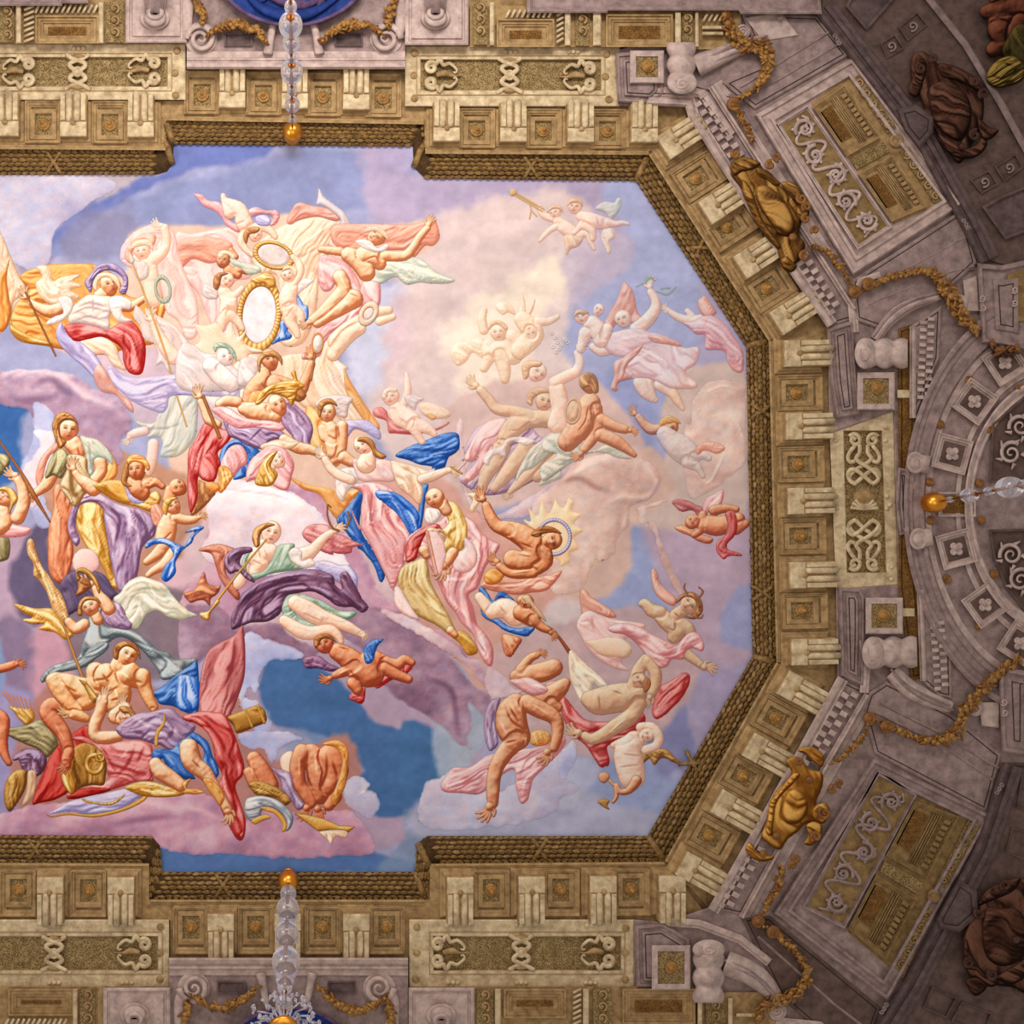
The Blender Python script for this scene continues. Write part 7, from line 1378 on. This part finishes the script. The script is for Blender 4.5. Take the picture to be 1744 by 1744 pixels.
cloth('pp', 'M 27,96 32,95 38,105 46,118 50,124 40,122 28,112', r, 60)
cloth((( .70,.48,.18),(.95,.82,.52),(1,.97,.86)), 'M 69,22 74,18 82,19 88,27 92,36 93,46 92,54 88,62 80,62 72,64 70,58 74,50 70,44 76,36', r, 'M 78,20 86,40 80,62', fw=6, amp=.3, dark='M 84,42 76,48 80,54;M 76,34 72,42', light='M 80,24 88,40 90,52', lw=2.6, name='tunic')
cloth('pp', 'M 90,50 98,56 102,66 100,76 92,82 82,80 80,72 84,64 90,60', r, 60, fw=6, amp=.2)
P_('beard', 'wh', 'M 56,24 64,24 70,26 67,34 62,38 57,38 54,32', r, fold=80, fw=3, step=1)
B('body', 'sk', 'M 70,20,6 74,26,5;M 60,45,4 64,46,4;M 54,62,5 56,66,4;'+hnd('M 64,46,4', 40)+';M 80,64,5 76,70,5 72,75,4.4;'+hnd('M 71,76,5', 100)+';M 78,134,4 82,138,3', r, heads='M 64,15,8.6,9.5,-25,-.75')
r = F('book', 'closed rose covered book held upright by the bald evangelist', 'book', None, 'M 62,62'); P_('cover', 'pp', 'M 57,44 66,45 72,54 74,66 70,82 66,86 63,84 58,60', r, sharp=True, step=1); P_('page_block', 'sal', 'M 55,45 58,44 67,84 64,85', r, sharp=True, step=1, line=.5, fold=78, fw=2)
# radiant orange man
r = F(PER, 'muscular sun haloed man leaning back on an orange cloak with one arm raised', PER, None, 'M 140,60')
P_('rays', ((.88,.70,.52),(.96,.84,.68),(1,.95,.82)), 'M 150,44 143,34 150,36 148,24 156,31 160,18 166,29 172,16 N 2,-60 10,-50 16,-64 J 14,88 20,92 18,100 26,104 20,112 28,118 20,124 24,134 16,138 16,146 8,150 M 174,70 150,60', r, step=2, line=.08, noise=.3)
ring('halo', 'la', 'M 171,50,14.5,15.5,0', r, 6)
cloth('sal', 'M 104,94 112,86 122,78 136,82 150,86 166,84 178,80 174,88 164,98 150,100 138,102 124,100 114,98', r, 'M 108,92 135,92 172,84', fw=6, amp=.4, light='M 112,94 136,94 160,92'); cloth('og', 'M 108,84 116,78 126,84 120,92 110,92', r, 40)
P_('fan', 'cr', 'M 92,12 100,10 105,16 102,22 98,28 95,24 98,16', r, fold=60, fw=3, step=1, line=.2)
B('body', 'so', 'M 126,42,7 138,46,9.5 150,54,11 154,64,11 146,72,10 134,70,9;M 130,44,6 120,40,6 114,32,5.4 110,22,4.2;'+hnd('M 107,16,4.4', 250)+';M 162,62,7 164,72,6 156,78,6;M 152,82,5 140,83,4.6 130,82,4 122,76,3.6;'+hnd('M 120,72,3.8', 215), r, heads='M 169,53,8.5,9.5,78,.35', dark='M 142,56 152,60;M 140,66 150,68;M 132,50 138,58', light='M 134,82 150,80')
P_('hair', 'br', 'M 150,48 156,42 164,40 172,42 178,47 170,46 162,47 156,50', r, fold=-10, fw=3, amp=.5, step=1)
# cherub with blue cloth and torch
r = F('torch', 'dark red torch with a pale streaming flame pointing down right', 'torch', None, 'N 10,70'); bar('handle', ((.40,.16,.10),(.62,.30,.20),(.80,.50,.36)), 'M 164,130,.9 N 3,62,1.2 16,80,1.8', r)
P_('flame', ((.74,.66,.62),(.95,.86,.76),(1,.97,.88)), 'N 15,82 18,78 26,86 36,95 46,104 50,110 44,112 38,108 36,116 34,128 26,124 20,112 16,100', r, fold='N 17,81 32,98 46,110', fw=4, amp=.4, line=.12)
r = F('cherub', 'sleeping cherub on a knotted blue cloth holding the red torch', 'cherub', None, 'M 125,115')
cloth('bd', 'M 105,112 110,116 114,122 122,124 130,130 140,132 154,130 148,139 138,138 126,134 118,128 110,124 106,120', r, 'M 108,114 124,127 150,134', fw=4, amp=.5); cloth('bd', 'M 103,96 107,95 112,101 116,107 122,99 130,102 138,110 134,112 126,105 120,106 116,112 110,108 105,102', r, 'M 104,97 116,108 134,108', fw=3, amp=.5)
P_('wing', 'sr', 'M 124,138 134,138 142,142 138,150 132,158 126,154', r, fold=70, fw=3)
B('body', 'sp', 'M 104,104,4.5 110,112,5.5 115,119,5;M 114,118,5 121,115,8 128,114,9 136,120,10;M 142,120,7 148,124,6', r, dark='M 122,112 128,120'); B('shoulders', 'so', 'M 142,118,8 152,124,7;M 152,124,5 160,131,4 166,134,3;'+hnd('M 168,136,3', 40), r, heads='M 145,108,7,8,110,.4')
P_('wing', 'st', 'M 142,104 148,102 152,108 160,118 164,126 156,120 150,112 146,110', r, fold=50, fw=3, step=1)
HAZE[0] = 0.1
# right hand group
r = F(PER, 'snake haired woman in rose mantle flinging out her right hand', PER, None, 'N 95,60')
P_('wing', 'sal', 'N 89,8 91,4 95,8 97,16 104,24 112,31 110,38 102,35 94,28 90,18', r, fold='N 92,8 96,22 108,34', fw=4); cloth('sal', 'N 25,26 30,23 36,30 46,36 54,42 58,48 48,48 38,46 34,54 28,50', r, 'N 28,26 44,42', fw=5)
cloth('pp', 'N 22,56 26,46 34,42 44,46 56,50 72,52 84,55 78,62 66,68 70,78 62,88 70,96 56,94 42,86 32,76 26,66', r, 'N 28,50 50,70 68,92', fw=8, amp=.3, dark='N 36,48 38,62;N 40,80 60,88'); P_('leg', 'cr', 'N 31,70 40,68 52,66 64,68 72,76 68,84 58,84 44,82 36,76', r, line=.25)
B('body', 'st', 'N 98,46,7 104,52,8 112,58,9 110,66,6;N 98,44,6 90,42,6 84,36,4.6 81,36,3.4;N 116,54,6 122,58,6 126,64,4.5;N 120,80,5 128,86,4.4 134,91,3.6;N 118,42,6 112,46,6;'+hnd('N 137,93,4.4', 5), r, heads='N 124,37,9.5,9,55,-.2', dark='N 104,58 110,60 112,54;N 110,44 116,50', light='N 84,34 94,42')
cloth('pk', 'N 50,58 58,54 70,54 82,58 92,64 104,70 112,74 117,68 124,62 132,63 137,72 135,79 126,76 120,80 118,86 108,86 104,92 96,94 88,90 84,82 76,72 66,64 54,62', r, 'N 54,60 80,64 104,80 130,68', fw=5, amp=.45, dark='N 60,62 80,72 96,82 112,80;N 116,76 124,66', light='N 62,56 86,64 102,72;N 112,84 118,72 132,66', lw=2.2)
P_('hair', 'br', 'N 112,36 114,30 120,26 128,26 134,32 136,40 134,46 128,50 120,48 126,46 130,40 128,32 120,30', r, fold='N 114,34 126,28 134,42', fw=3, amp=.6, step=1); bar('snake_lock', 'br', 'N 122,27,.8 119,22,.7 120,18,.5;N 133,30,.9 136,25,.8 132,21,.5;N 128,48,.8 134,49,.7 136,46,.5', r)
r = F(PER, 'man fallen on his back with one arm bent over his upturned face', PER, None, 'N 60,120')
cloth('rd', 'N 94,110 102,108 112,102 118,98 124,100 123,110 116,122 108,130 102,136 94,140 90,134 92,122', r, 'N 96,128 108,114 120,102', fw=5, amp=.4)
cloth('rd', 'N 8,120 12,120 20,130 30,140 44,142 60,140 72,130 82,134 84,142 76,154 64,162 50,164 52,178 48,186 R 50,118 44,120 38,112 30,100 R 18,90 10,75 6,60', r, 'N 12,124 24,148 56,150 80,140', fw=7, amp=.4, dark='N 18,142 36,150 56,148', light='N 9,122 16,138 34,145 54,144;R 36,104 44,116', lw=2.4)
B('body', 'st', 'N 74,118,11 64,120,13 52,122,13 42,124,12 34,122,8;N 74,108,6 78,96,6 84,86,4.6;N 86,88,5 93,98,5.6 93,108,5 90,116,4;'+hnd('N 88,120,3.8', 120)+';N 78,126,7 70,138,7.5 58,146,7 46,154,6 36,158,5 30,155,4;'+hnd('N 24,152,4.6', 195), r, heads='N 78,106,7.5,8,60,-.3', dark='N 54,114 64,118;N 42,118 44,134;N 56,132 64,130', light='N 66,140 52,152')
P_('hair', 'br', 'N 82,108 85,102 89,106 88,112 84,116 82,112', r, step=1)
r = F('cherub', 'fish tailed cherub with ochre wing turning head down below the red drapery', 'cherub', None, 'R 70,105')
P_('wing', 'gb', 'R 80,108 88,105 96,103 104,104 110,110 117,117 108,115 103,112 98,112 92,118 88,112 82,116', r, fold=20, fw=3, amp=.5)
B('body', 'sp', 'R 74,96,9 68,106,12 70,118,13 72,128,12;R 80,84,4.5 90,84,4.6 96,92,4.5 94,100,4 84,104,4;R 70,94,4 60,98,3.4 55,100,2.6', r, heads='R 85,91,6,7,80,.2', dark='R 64,108 80,110;R 60,120 78,118', line=.4); bar('tail', 'so', 'R 76,132,5 70,140,3.5 62,142,2.6 58,136,2.4 58,146,2 55,151,1.6;R 56,136,1.6 52,132,1.4', r); P_('tail_fin', 'gb', 'R 41,151 47,148 52,150 50,154 52,158 47,156', r, step=1); P_('tail_fin', 'so', 'R 42,126 48,124 52,128 48,134 43,132', r, step=1)
r = F(PER, 'falling muscular man planting one straight arm downwards on the cloud', PER, None, 'Q 80,85')
cloth('vi', 'Q 55,78 58,66 62,60 70,57 68,66 66,80 68,96 66,102 60,105 56,94', r, 85, fw=5, amp=.4)
cloth('pk', 'Q 70,98 66,106 56,110 48,116 40,120 28,120 22,126 16,136 20,142 34,143 50,144 60,138 70,128 82,122 84,138 88,152 94,150 97,140 100,130 112,118 122,108 129,96 122,88 114,96 100,102 86,102', r, 'Q 24,134 55,118 85,110 122,98', fw=7, amp=.45, dark='Q 24,138 46,132 64,118;Q 88,128 94,114 108,106', light='Q 20,138 40,130;Q 90,144 94,130 110,118', lw=2.4)
cloth('pk', 'Q 112,44 122,42 126,44 124,52 116,56 110,52', r, 10); B('legs', 'so', 'Q 84,38,6 96,36,8 108,34,9 118,30,8;Q 88,32,5 96,22,4 102,19,3.4;'+hnd('Q 104,18,3', 350)+';Q 102,54,8 112,56,9 122,50,8 128,44,5;Q 116,62,6 122,66,4', r)
cloth('pk', 'Q 78,42 86,40 96,39 106,44 113,50 108,54 98,55 88,50', r, 'Q 80,42 110,51', fw=4, amp=.4)
P_('hair', 'og', 'Q 98,88 108,86 115,90 114,98 104,101 97,98', r, fold=70, fw=3)
B('body', 'so', 'Q 84,62,9 80,70,13 80,82,14.5 84,92,13;Q 94,62,8 106,68,8 116,73,7 121,80,6 121,92,5 118,102,4.2;'+hnd('Q 112,106,4.6', 110)+';Q 84,96,9 76,104,8 68,116,7 64,128,6.4 63,142,6 63,152,5;'+hnd('Q 60,155,5.6', 115), r, dark='Q 90,62 92,74 98,78;Q 74,64 80,78 92,86;Q 78,66 86,78;Q 74,98 84,96;Q 84,86 96,90', light='Q 78,60 84,72;Q 84,60 90,72;Q 100,64 112,72;Q 70,80 76,92', lw=2)

HAZE[0] = 0
# --- bottom left group
r = F('flag', 'blue and white banner behind the bare chested man', 'flag', None, 'K 155,145'); cloth('bd', 'K 136,148 146,142 158,132 170,124 178,122 178,168 168,166 156,160 144,158 140,152', r, 'K 140,150 160,140 176,128', fw=8, amp=.35, light='K 160,140 158,152 168,142;K 144,148 158,144', lw=4)
cloth('bl', 'P -4,-4 14,-2 16,14 12,26 -4,24', r, 80)
r = F('drapery', 'tall crimson curtain hanging behind the golden column drum', 'cloth', None, 'P 40,40')
cloth((( .56,.22,.24),(.78,.44,.44),(.92,.66,.64)), 'L 22,134 34,124 46,118 54,108 56,118 57,135 56,155 50,174 L 45,186 40,192 18,190 16,160', r, 'L 50,115 40,150 25,186', fw=9, amp=.34, light='L 36,130 30,150', dark='L 48,128 44,150 34,170', lw=3)
cloth('rd', 'P 0,32 8,29 18,27 30,28 38,30 43,38 48,50 52,62 56,76 54,86 48,94 52,108 57,124 56,140 50,143 42,130 34,112 32,95 36,84 30,72 28,58 22,46 12,38 4,36', r, 'P 10,31 28,40 42,80 52,135', fw=9, amp=.4, light='P 4,32 24,29;P 16,36 30,56 38,80;P 50,70 52,84', dark='P 22,38 34,52 40,66;P 34,68 42,90 50,120', lw=3)
r = F('cannon', 'short gilded cannon barrel pointing right beside the crimson curtain', 'cannon', None, 'P 58,35'); P_('barrel', 'gb', 'P 41,32 56,26 60,24 68,22 74,26 76,36 66,41 50,47 46,40', r, fold=-17, fw=20, amp=.1, step=1); bar('muzzle_ring', 'gd', 'P 57,26,1 63,41,1.1;P 68,22,1.2 74,37,1.3', r)
r = F('drapery', 'scarlet and rose cloth spread under the two reclining nude warriors', 'cloth', None, 'O 100,100')
cloth((( .52,.06,.05),(.72,.16,.13),(.88,.40,.36)), 'O 44,96 52,84 60,78 70,70 80,66 84,78 76,90 64,110 62,125 50,133 36,136 29,137 33,122 38,110', r, 'O 48,92 44,115 34,135', fw=8, amp=.35)
cloth((( .66,.20,.20),(.86,.48,.48),(.96,.76,.73)), 'O 64,78 74,76 84,80 96,83 112,80 126,80 136,84 138,98 137,108 137,117 122,117 108,122 96,126 84,130 72,130 60,131 66,124 96,116 96,108 90,92 80,84', r, 'O 70,78 100,100 130,110', fw=9, amp=.4, dark='O 92,86 100,102 106,110;O 122,84 116,100 106,112;O 130,86 124,100', light='O 84,82 96,98 104,110;O 118,84 110,96;O 110,120 134,114', lw=2.8)
cloth((( .50,.05,.04),(.70,.12,.10),(.85,.34,.30)), 'O 60,132 70,124 84,122 100,124 84,129 72,132', r, 0)
r = F('shield', 'flat gilt edged parade shield with blue field lying on the mauve cloud', 'shield', None, 'O 100,135')
P_('field', 'la', 'O 44,146 50,142 62,135 80,130 100,126 120,122 134,124 124,132 108,142 84,147 64,144', r, fold=-8, fw=8, amp=.25, line=.3); P_('rim', 'gd', 'O 41,145 46,148 60,145 84,146 108,141 126,132 134,126 130,134 112,143 86,149 62,147 46,149', r, step=1, line=.6); P_('fringe', 'gd', 'O 74,132 84,135 100,135 112,128 110,132 100,138 84,137 76,135', r, fold=80, fw=2, amp=.7, step=1)
P_('lining', 'gd', 'O 112,122 124,117 138,117 154,122 170,124 164,129 148,131 130,130 118,126', r, fold=10, fw=4, amp=.4, line=.5)
r = F('helmet', 'great golden crested parade helmet lying on the scarlet cloth', 'helmet', None, 'O 78,105')
P_('bowl', 'gb', 'O 54,102 60,94 68,85 76,82 84,84 92,90 96,100 95,112 93,120 82,120 72,123 64,128 58,122 55,112', r, fold='O 62,96 66,112 64,126', fw=6, amp=.3, dark='O 66,92 68,110 74,122', lw=3); ring('ear_scroll', 'gd', 'O 85,101,7,8,0', r, 7, n=3); ring('crest_boss', 'gd', 'O 90,95,3.4,3.4', r, 4, n=3); P_('brim', 'gd', 'O 54,104 60,96 66,98 65,110 68,122 64,128 58,121 55,112', r, fold=70, fw=3, amp=.5, step=1)
r = F('quiver', 'golden quiver full of arrows at the left edge', 'quiver', None, 'O 20,55'); P_('case', 'gd', 'O 7,48 16,50 28,51 31,60 24,66 18,62 12,54', r, fold=40, fw=3, amp=.5)
for q in range(7): bar('arrow', 'sal', f'O {2+q*4},{36+q*1.2},.9 {12+q*2.6},{50+q*.4},.5', r)
r = F('shield', 'grey buff pointed shield propped behind the nude warrior foot', 'shield', None, 'O 25,75'); P_('face_plate', 'ol', 'O 1,70 12,68 24,66 36,61 44,66 50,76 52,84 46,92 42,95 34,88 20,82 8,76', r, fold='O 4,70 30,70 48,84', fw=8, amp=.2, dark='O 20,70 36,68', light='O 28,66 40,78')
r = F('plume', 'dark plum helmet plume curling at the left edge', 'plume', None, 'O 28,96'); P_('feathers', 'pu', 'O 11,97 16,90 24,87 36,89 42,96 40,106 34,112 26,112 20,106 17,98 14,98', r, fold='O 14,94 30,90 36,108', fw=4, amp=.5)
r = F('shield', 'oval ochre shield standing on the cloud at the left edge', 'shield', None, 'O 15,125'); P_('face_plate', 'gb', 'O 4,122 8,112 16,106 24,108 23,122 17,134 9,144 4,136', r, fold=80, fw=9, amp=.2); P_('strap', 'st', 'O 25,108 32,108 32,124 28,134 20,138 24,124', r, fold=80)
r = F(PER, 'partly cut off nude at the left edge with one small fist raised', PER, None, 'O 5,20'); B('body', 'sr', 'O -4,16,4 8,13,4 13,11,3.4;'+hnd('O 15,11,3.2', 0)+';O -4,56,6 3,62,6 2,80,5 4,92,4 8,100,3', r)
r = F(PER, 'bare chested youth sprawled with crossed legs gazing up', PER, None, 'O 100,30')
B('legs', 'sr', 'O 58,48,7 46,48,7 42,54,7 48,62,8 56,72,7 60,82,6 62,90,5;O 62,90,5 60,97,5 60,101,4;'+hnd('O 59,100,4', 110), r, light='O 50,66 58,80', face_pal=None)
B('body', ((.70,.36,.18),(.95,.74,.52),(1,.95,.82)), 'O 78,44,9 80,36,11 70,32,10 60,28,9 50,25,7;O 48,26,7 54,36,7.5 62,46,6.5 70,54,5.4;O 66,56,5 73,58,5 78,60,3.6;'+hnd('O 62,55,3.8', 195)+';O 86,18,9 88,26,10;O 96,22,12 104,30,12 106,40,12 102,46,10;O 116,20,12 124,24,9;O 128,22,7.5 130,32,6.5 134,42,5.5 138,50,4.4;'+hnd('O 138,52,3.8', 90)+';O 106,12,7 110,4,6', r, heads='O 115,3,8.8,10.5,28,.35', dark='O 84,26 96,24 102,18;O 96,38 106,32;O 92,20 98,28;O 120,26 128,28;O 58,30 68,36;O 100,44 108,42', light='O 108,18 116,24;O 104,34 106,42;O 54,28 66,34', lw=2.2)
P_('hair', 'br', 'K 102,116 102,108 106,103 114,101 122,104 126,112 126,118 122,110 114,106 108,110 106,118', r, fold=40, fw=3, amp=.5, step=1); P_('belt_chain', 'gb', 'O 71,25 78,28 84,35 88,42 84,46 80,40 76,32', r, fold=50, fw=2, amp=.6, step=1)
r = F(PER, 'sleeping soldier in lavender cuirass and blue kilt lying across the scarlet cloth', PER, None, 'O 130,70')
B('arms', 'sk', 'O 92,44,5.4 90,54,5.4 85,66,5.4 86,76,5.4 96,77,6 106,76,5;'+hnd('O 94,42,4', 280)+';O 104,58,7 112,52,7;'+hnd('O 112,48,3.6', 250), r, heads='O 113,60,9,9,70,-.3', dark='O 92,64 98,60'); P_('hair', 'ha', 'O 107,50 114,49 121,54 124,62 120,64 116,56 110,55', r, fold=40, fw=3, step=1)
P_('cuirass', 'vi', 'O 104,70 110,63 118,58 126,55 136,54 148,51 156,52 164,60 172,64 176,68 170,78 163,82 160,88 152,89 144,84 138,83 126,79 112,78', r, fold='O 110,68 140,62 168,74', fw=10, amp=.25, dark='O 150,62 156,70 150,80;O 122,72 134,76', light='O 122,60 134,66 146,60;O 150,70 160,72', lw=3); P_('gilt_band', 'gd', 'O 147,56 149,58 148,66 143,74 142,84 139,84 140,72 146,64', r, step=1)
cloth('bd', 'O 137,90 144,87 154,88 162,80 172,74 P 0,48 10,46 18,50 24,56 27,66 32,76 33,84 28,88 22,82 18,74 20,64 14,56 6,60 2,72 8,82 12,88 6,88 O 170,116 158,111 150,103 146,96 141,102 138,98', r, 'O 140,90 160,96 172,112', fw=6, amp=.45, light='O 148,92 158,104;P 14,50 24,66 30,82', name='kilt', lw=2)
B('legs', 'sk', 'O 140,101,6 145,108,7.6 154,114,7 162,120,6;P 6,60,8.5 8,70,9 12,76,8 20,82,7 26,90,5.4 32,100,5 38,110,4.4 41,116,4.4;'+hnd('P 41,117,4.4', 80), r, dark='P 10,72 16,78;P 22,90 30,104'); P_('sandal', 'og', 'P 19,88 26,88 33,94 37,100 38,106 34,112 28,104 22,96', r, fold=60, fw=3, amp=.5, step=1, line=.5); P_('sandal', 'og', 'O 164,118 172,114 P 4,96 14,97 20,100 12,102 2,101 O 166,124', r, fold=20, fw=3, amp=.5, step=1)
# crouching man from behind, helmet, book
r = F(PER, 'crouching muscular man seen from behind hiding his head beneath an amber hood', PER, None, 'P 120,80')
B('knee', 'sr', 'P 65,70,7 72,82,9 78,94,9;P 60,82,5 64,92,5', r, light='P 62,72 64,86'); P_('side', 'sp', 'P 88,72 92,65 99,63 102,72 98,84 92,84', r)
B('body', 'sr', 'P 116,66,10 124,76,13 126,90,13 124,102,9;P 134,68,12 138,80,12 134,94,10;P 108,64,8 104,76,7.4 105,90,6.4 111,102,5.6 116,110,4.6;P 138,104,6 132,112,5;'+hnd('P 112,114,4.6', 110)+';'+hnd('P 122,115,4.6', 80), r, dark='P 114,64 112,82 118,98;P 130,66 130,84 124,98;P 136,74 140,86', light='P 120,68 122,84;P 106,70 106,86', lw=2.2)
cloth('og', 'P 126,57 132,54 140,53 147,57 150,66 149,80 147,94 142,104 138,112 134,106 138,96 142,84 144,70 138,60', r, 'P 130,56 146,64 140,104', fw=4, amp=.55, name='hood'); cloth('vi', 'P 79,77 86,79 94,81 99,86 101,98 106,106 110,112 104,116 98,108 94,104 90,98 88,88', r, 'P 82,79 94,92 106,112', fw=4, amp=.45)
r = F('helmet', 'steel and gold helmet with curved brim beside the crouching man', 'helmet', None, 'P 80,112')
P_('crest', 'gb', 'P 60,92 70,90 82,94 92,100 98,108 92,112 84,106 74,103 66,102', r, fold='P 62,94 94,108', fw=3, amp=.6); P_('bowl', ((.42,.42,.48),(.68,.68,.72),(.92,.92,.92)), 'P 56,112 58,106 63,104 72,103 84,106 94,113 100,122 98,132 93,135 94,126 88,118 78,114 72,116 70,124 62,126 57,120', r, fold='P 60,108 80,108 96,128', fw=5, amp=.3, light='P 62,110 70,112', step=1); P_('brim', 'gd', 'P 70,114 78,113 88,118 94,127 94,133 90,136 90,128 84,120 76,117', r, step=1); P_('cheek_guard', 'gd', 'P 62,126 68,122 76,120 80,123 72,126 66,129', r, step=1)
r = F('book', 'open book with fanned pages lying on the mauve cloud', 'book', None, 'P 130,128'); P_('cover', 'gd', 'P 101,119 112,120 128,124 142,130 156,131 150,136 132,134 122,135 110,126', r, sharp=True, step=1, line=.6); P_('pages', 'cr', 'P 123,136 134,134 148,135 148,141 138,140 134,147 130,142', r, fold=65, fw=2, amp=.7, step=1)
# ---------------------------------------------------------------- crystal chandelier chains hanging from gilt balls
def dpt(px, py, h): return Vector(W(px, py, h))
def revolve(name, prof, m, parent, loc, n=24, axis=Vector((0,0,1))):
    V = []; Fc = []; 
    for r_, z in prof:
        for i in range(n): a = 2*PI*i/n; V.append((r_*math.cos(a), r_*math.sin(a), z))
    k = len(prof)
    for j in range(k-1):
        for i in range(n): i2 = (i+1) % n; Fc.append((j*n+i, j*n+i2, (j+1)*n+i2, (j+1)*n+i))
    Fc.append(tuple(range(n))[::-1]); Fc.append(tuple((k-1)*n+i for i in range(n)))
    me = bpy.data.meshes.new(name); me.from_pydata(V, [], Fc); me.polygons.foreach_set('use_smooth', [True]*len(Fc)); me.update()
    o = link(name, me, parent, M[m]); q = axis.to_track_quat('Z', 'Y'); o.matrix_basis = Matrix.Translation(loc) @ q.to_matrix().to_4x4(); return o
def sph(r_, n=12, flat=1.0): return [(max(1e-4, r_*math.sin(PI*i/n)), -r_*flat*math.cos(PI*i/n)) for i in range(n+1)]
def seg(name, a, b_, r_, m, parent):
    d = b_-a; return revolve(name, [(r_,0),(r_,d.length)], m, parent, a, 10, d)
def chain(label, anchor, beads, end, ballr, hball):
    """beads = (px, py, radius px seen); the depth of each follows from its distance to the zenith"""
    o = empty('chandelier_chain', dpt(anchor[0], anchor[1], hball)); setp(o, label, 'chandelier')
    A = dpt(anchor[0], anchor[1], hball); Rr = math.hypot(anchor[0]-ZX, anchor[1]-ZY)
    revolve('gilt_ball', sph(ballr*.01, 16), 'brass', o, A, 32)
    revolve('ceiling_cup', [(ballr*.0062,0),(ballr*.0075,.02),(ballr*.005,.04),(.02,.05)], 'brass', o, A+Vector((0,0,ballr*.009)), 24)
    def pt(px, py):
        R_ = math.hypot(px-ZX, py-ZY); dd = (D-hball*.01)*Rr/R_; return Vector(((px-ZX)*dd/1200, (py-ZY)*dd/1200, EYE+dd)), dd
    E, _ = pt(*end); ax = E-A
    for px, py, rp in beads:
        p, dd = pt(px, py); revolve('crystal_bead', sph(rp*dd/1200, 14), 'glass', o, p, 28, ax)
        revolve('bead_collar', [(rp*dd/1200*.28,-.006),(rp*dd/1200*.34,0),(rp*dd/1200*.28,.006)], 'rod', o, p+ax.normalized()*rp*dd/1200, 14, ax)
    seg('rod', A, E, .014, 'rod', o); return o, E, ax
chain('chain of clear crystal balls on a gilt ball above the top stretch of sky', (498,226), [(498,203,7.5),(498,178,13),(497,153,9),(497,122,19),(496,99,8.5),(496,73,15),(495,43,20.5),(495,12,11)], (494.5,-14), 16.5, 32)
o, E, ax = chain('chandelier hung from a gilt ball below the sky, with crystal sprays', (491,1500), [(491,1522,14),(490,1548,19.5),(489,1566,14),(488.5,1590,20.5),(488,1606,13),(487,1637,24),(486,1660,19.5),(485,1680,13),(484,1712,15)], (482.5,1764), 17, 32)
chain('chain of crystal balls on a gilt ball in front of the right hand arch', (1590,856), [(1618,851,5.5),(1651,844,12.5),(1684,837,7.5),(1720,830,18.5),(1746,825,9)], (1770,820), 17, 36)
# crystal sprays and crown at the foot of the lower chandelier
rr = random.Random(4)
crown = revolve('gilt_crown', [(.10,0),(.17,.02),(.19,.05),(.15,.09),(.05,.11)], 'brass', o, E+Vector((0,.02,.05)), 28)
def arm_to(px, py, dd, R_=.010):
    t = Vector(((px-ZX)*dd/1200, (py-ZY)*dd/1200, EYE+dd)); m_ = (E+t)/2+Vector((0,0,.16)); seg('crystal_arm', E, m_, R_, 'glass', o); seg('crystal_arm', m_, t, R_, 'glass', o); return t
def drop(t, s_, k):
    p = revolve('crystal_pendant', [(.0005,-s_*1.4),(s_*.42,-s_*.25),(s_*.5,s_*.15),(s_*.2,s_*.55),(.0005,s_*.8)], 'glass', o, t, 6, Vector((rr.uniform(-.8,.8), rr.uniform(-.8,.8), 1)))
    for f in p.data.polygons: f.use_smooth = False
dd0 = (D-.32)*638/ (1722-862)
for px, py in ((438,1722),(452,1708),(466,1692),(474,1700),(484,1690),(498,1698),(512,1706),(524,1716),(532,1730),(446,1738),(460,1726),(505,1734),(520,1738),(434,1742),(540,1742)):
    t = arm_to(px, py, dd0+rr.uniform(-.1,.25))
    for k in range(4): drop(t+Vector((rr.uniform(-.06,.06), rr.uniform(-.06,.06), rr.uniform(-.06,.04))), rr.uniform(.035,.06), k)
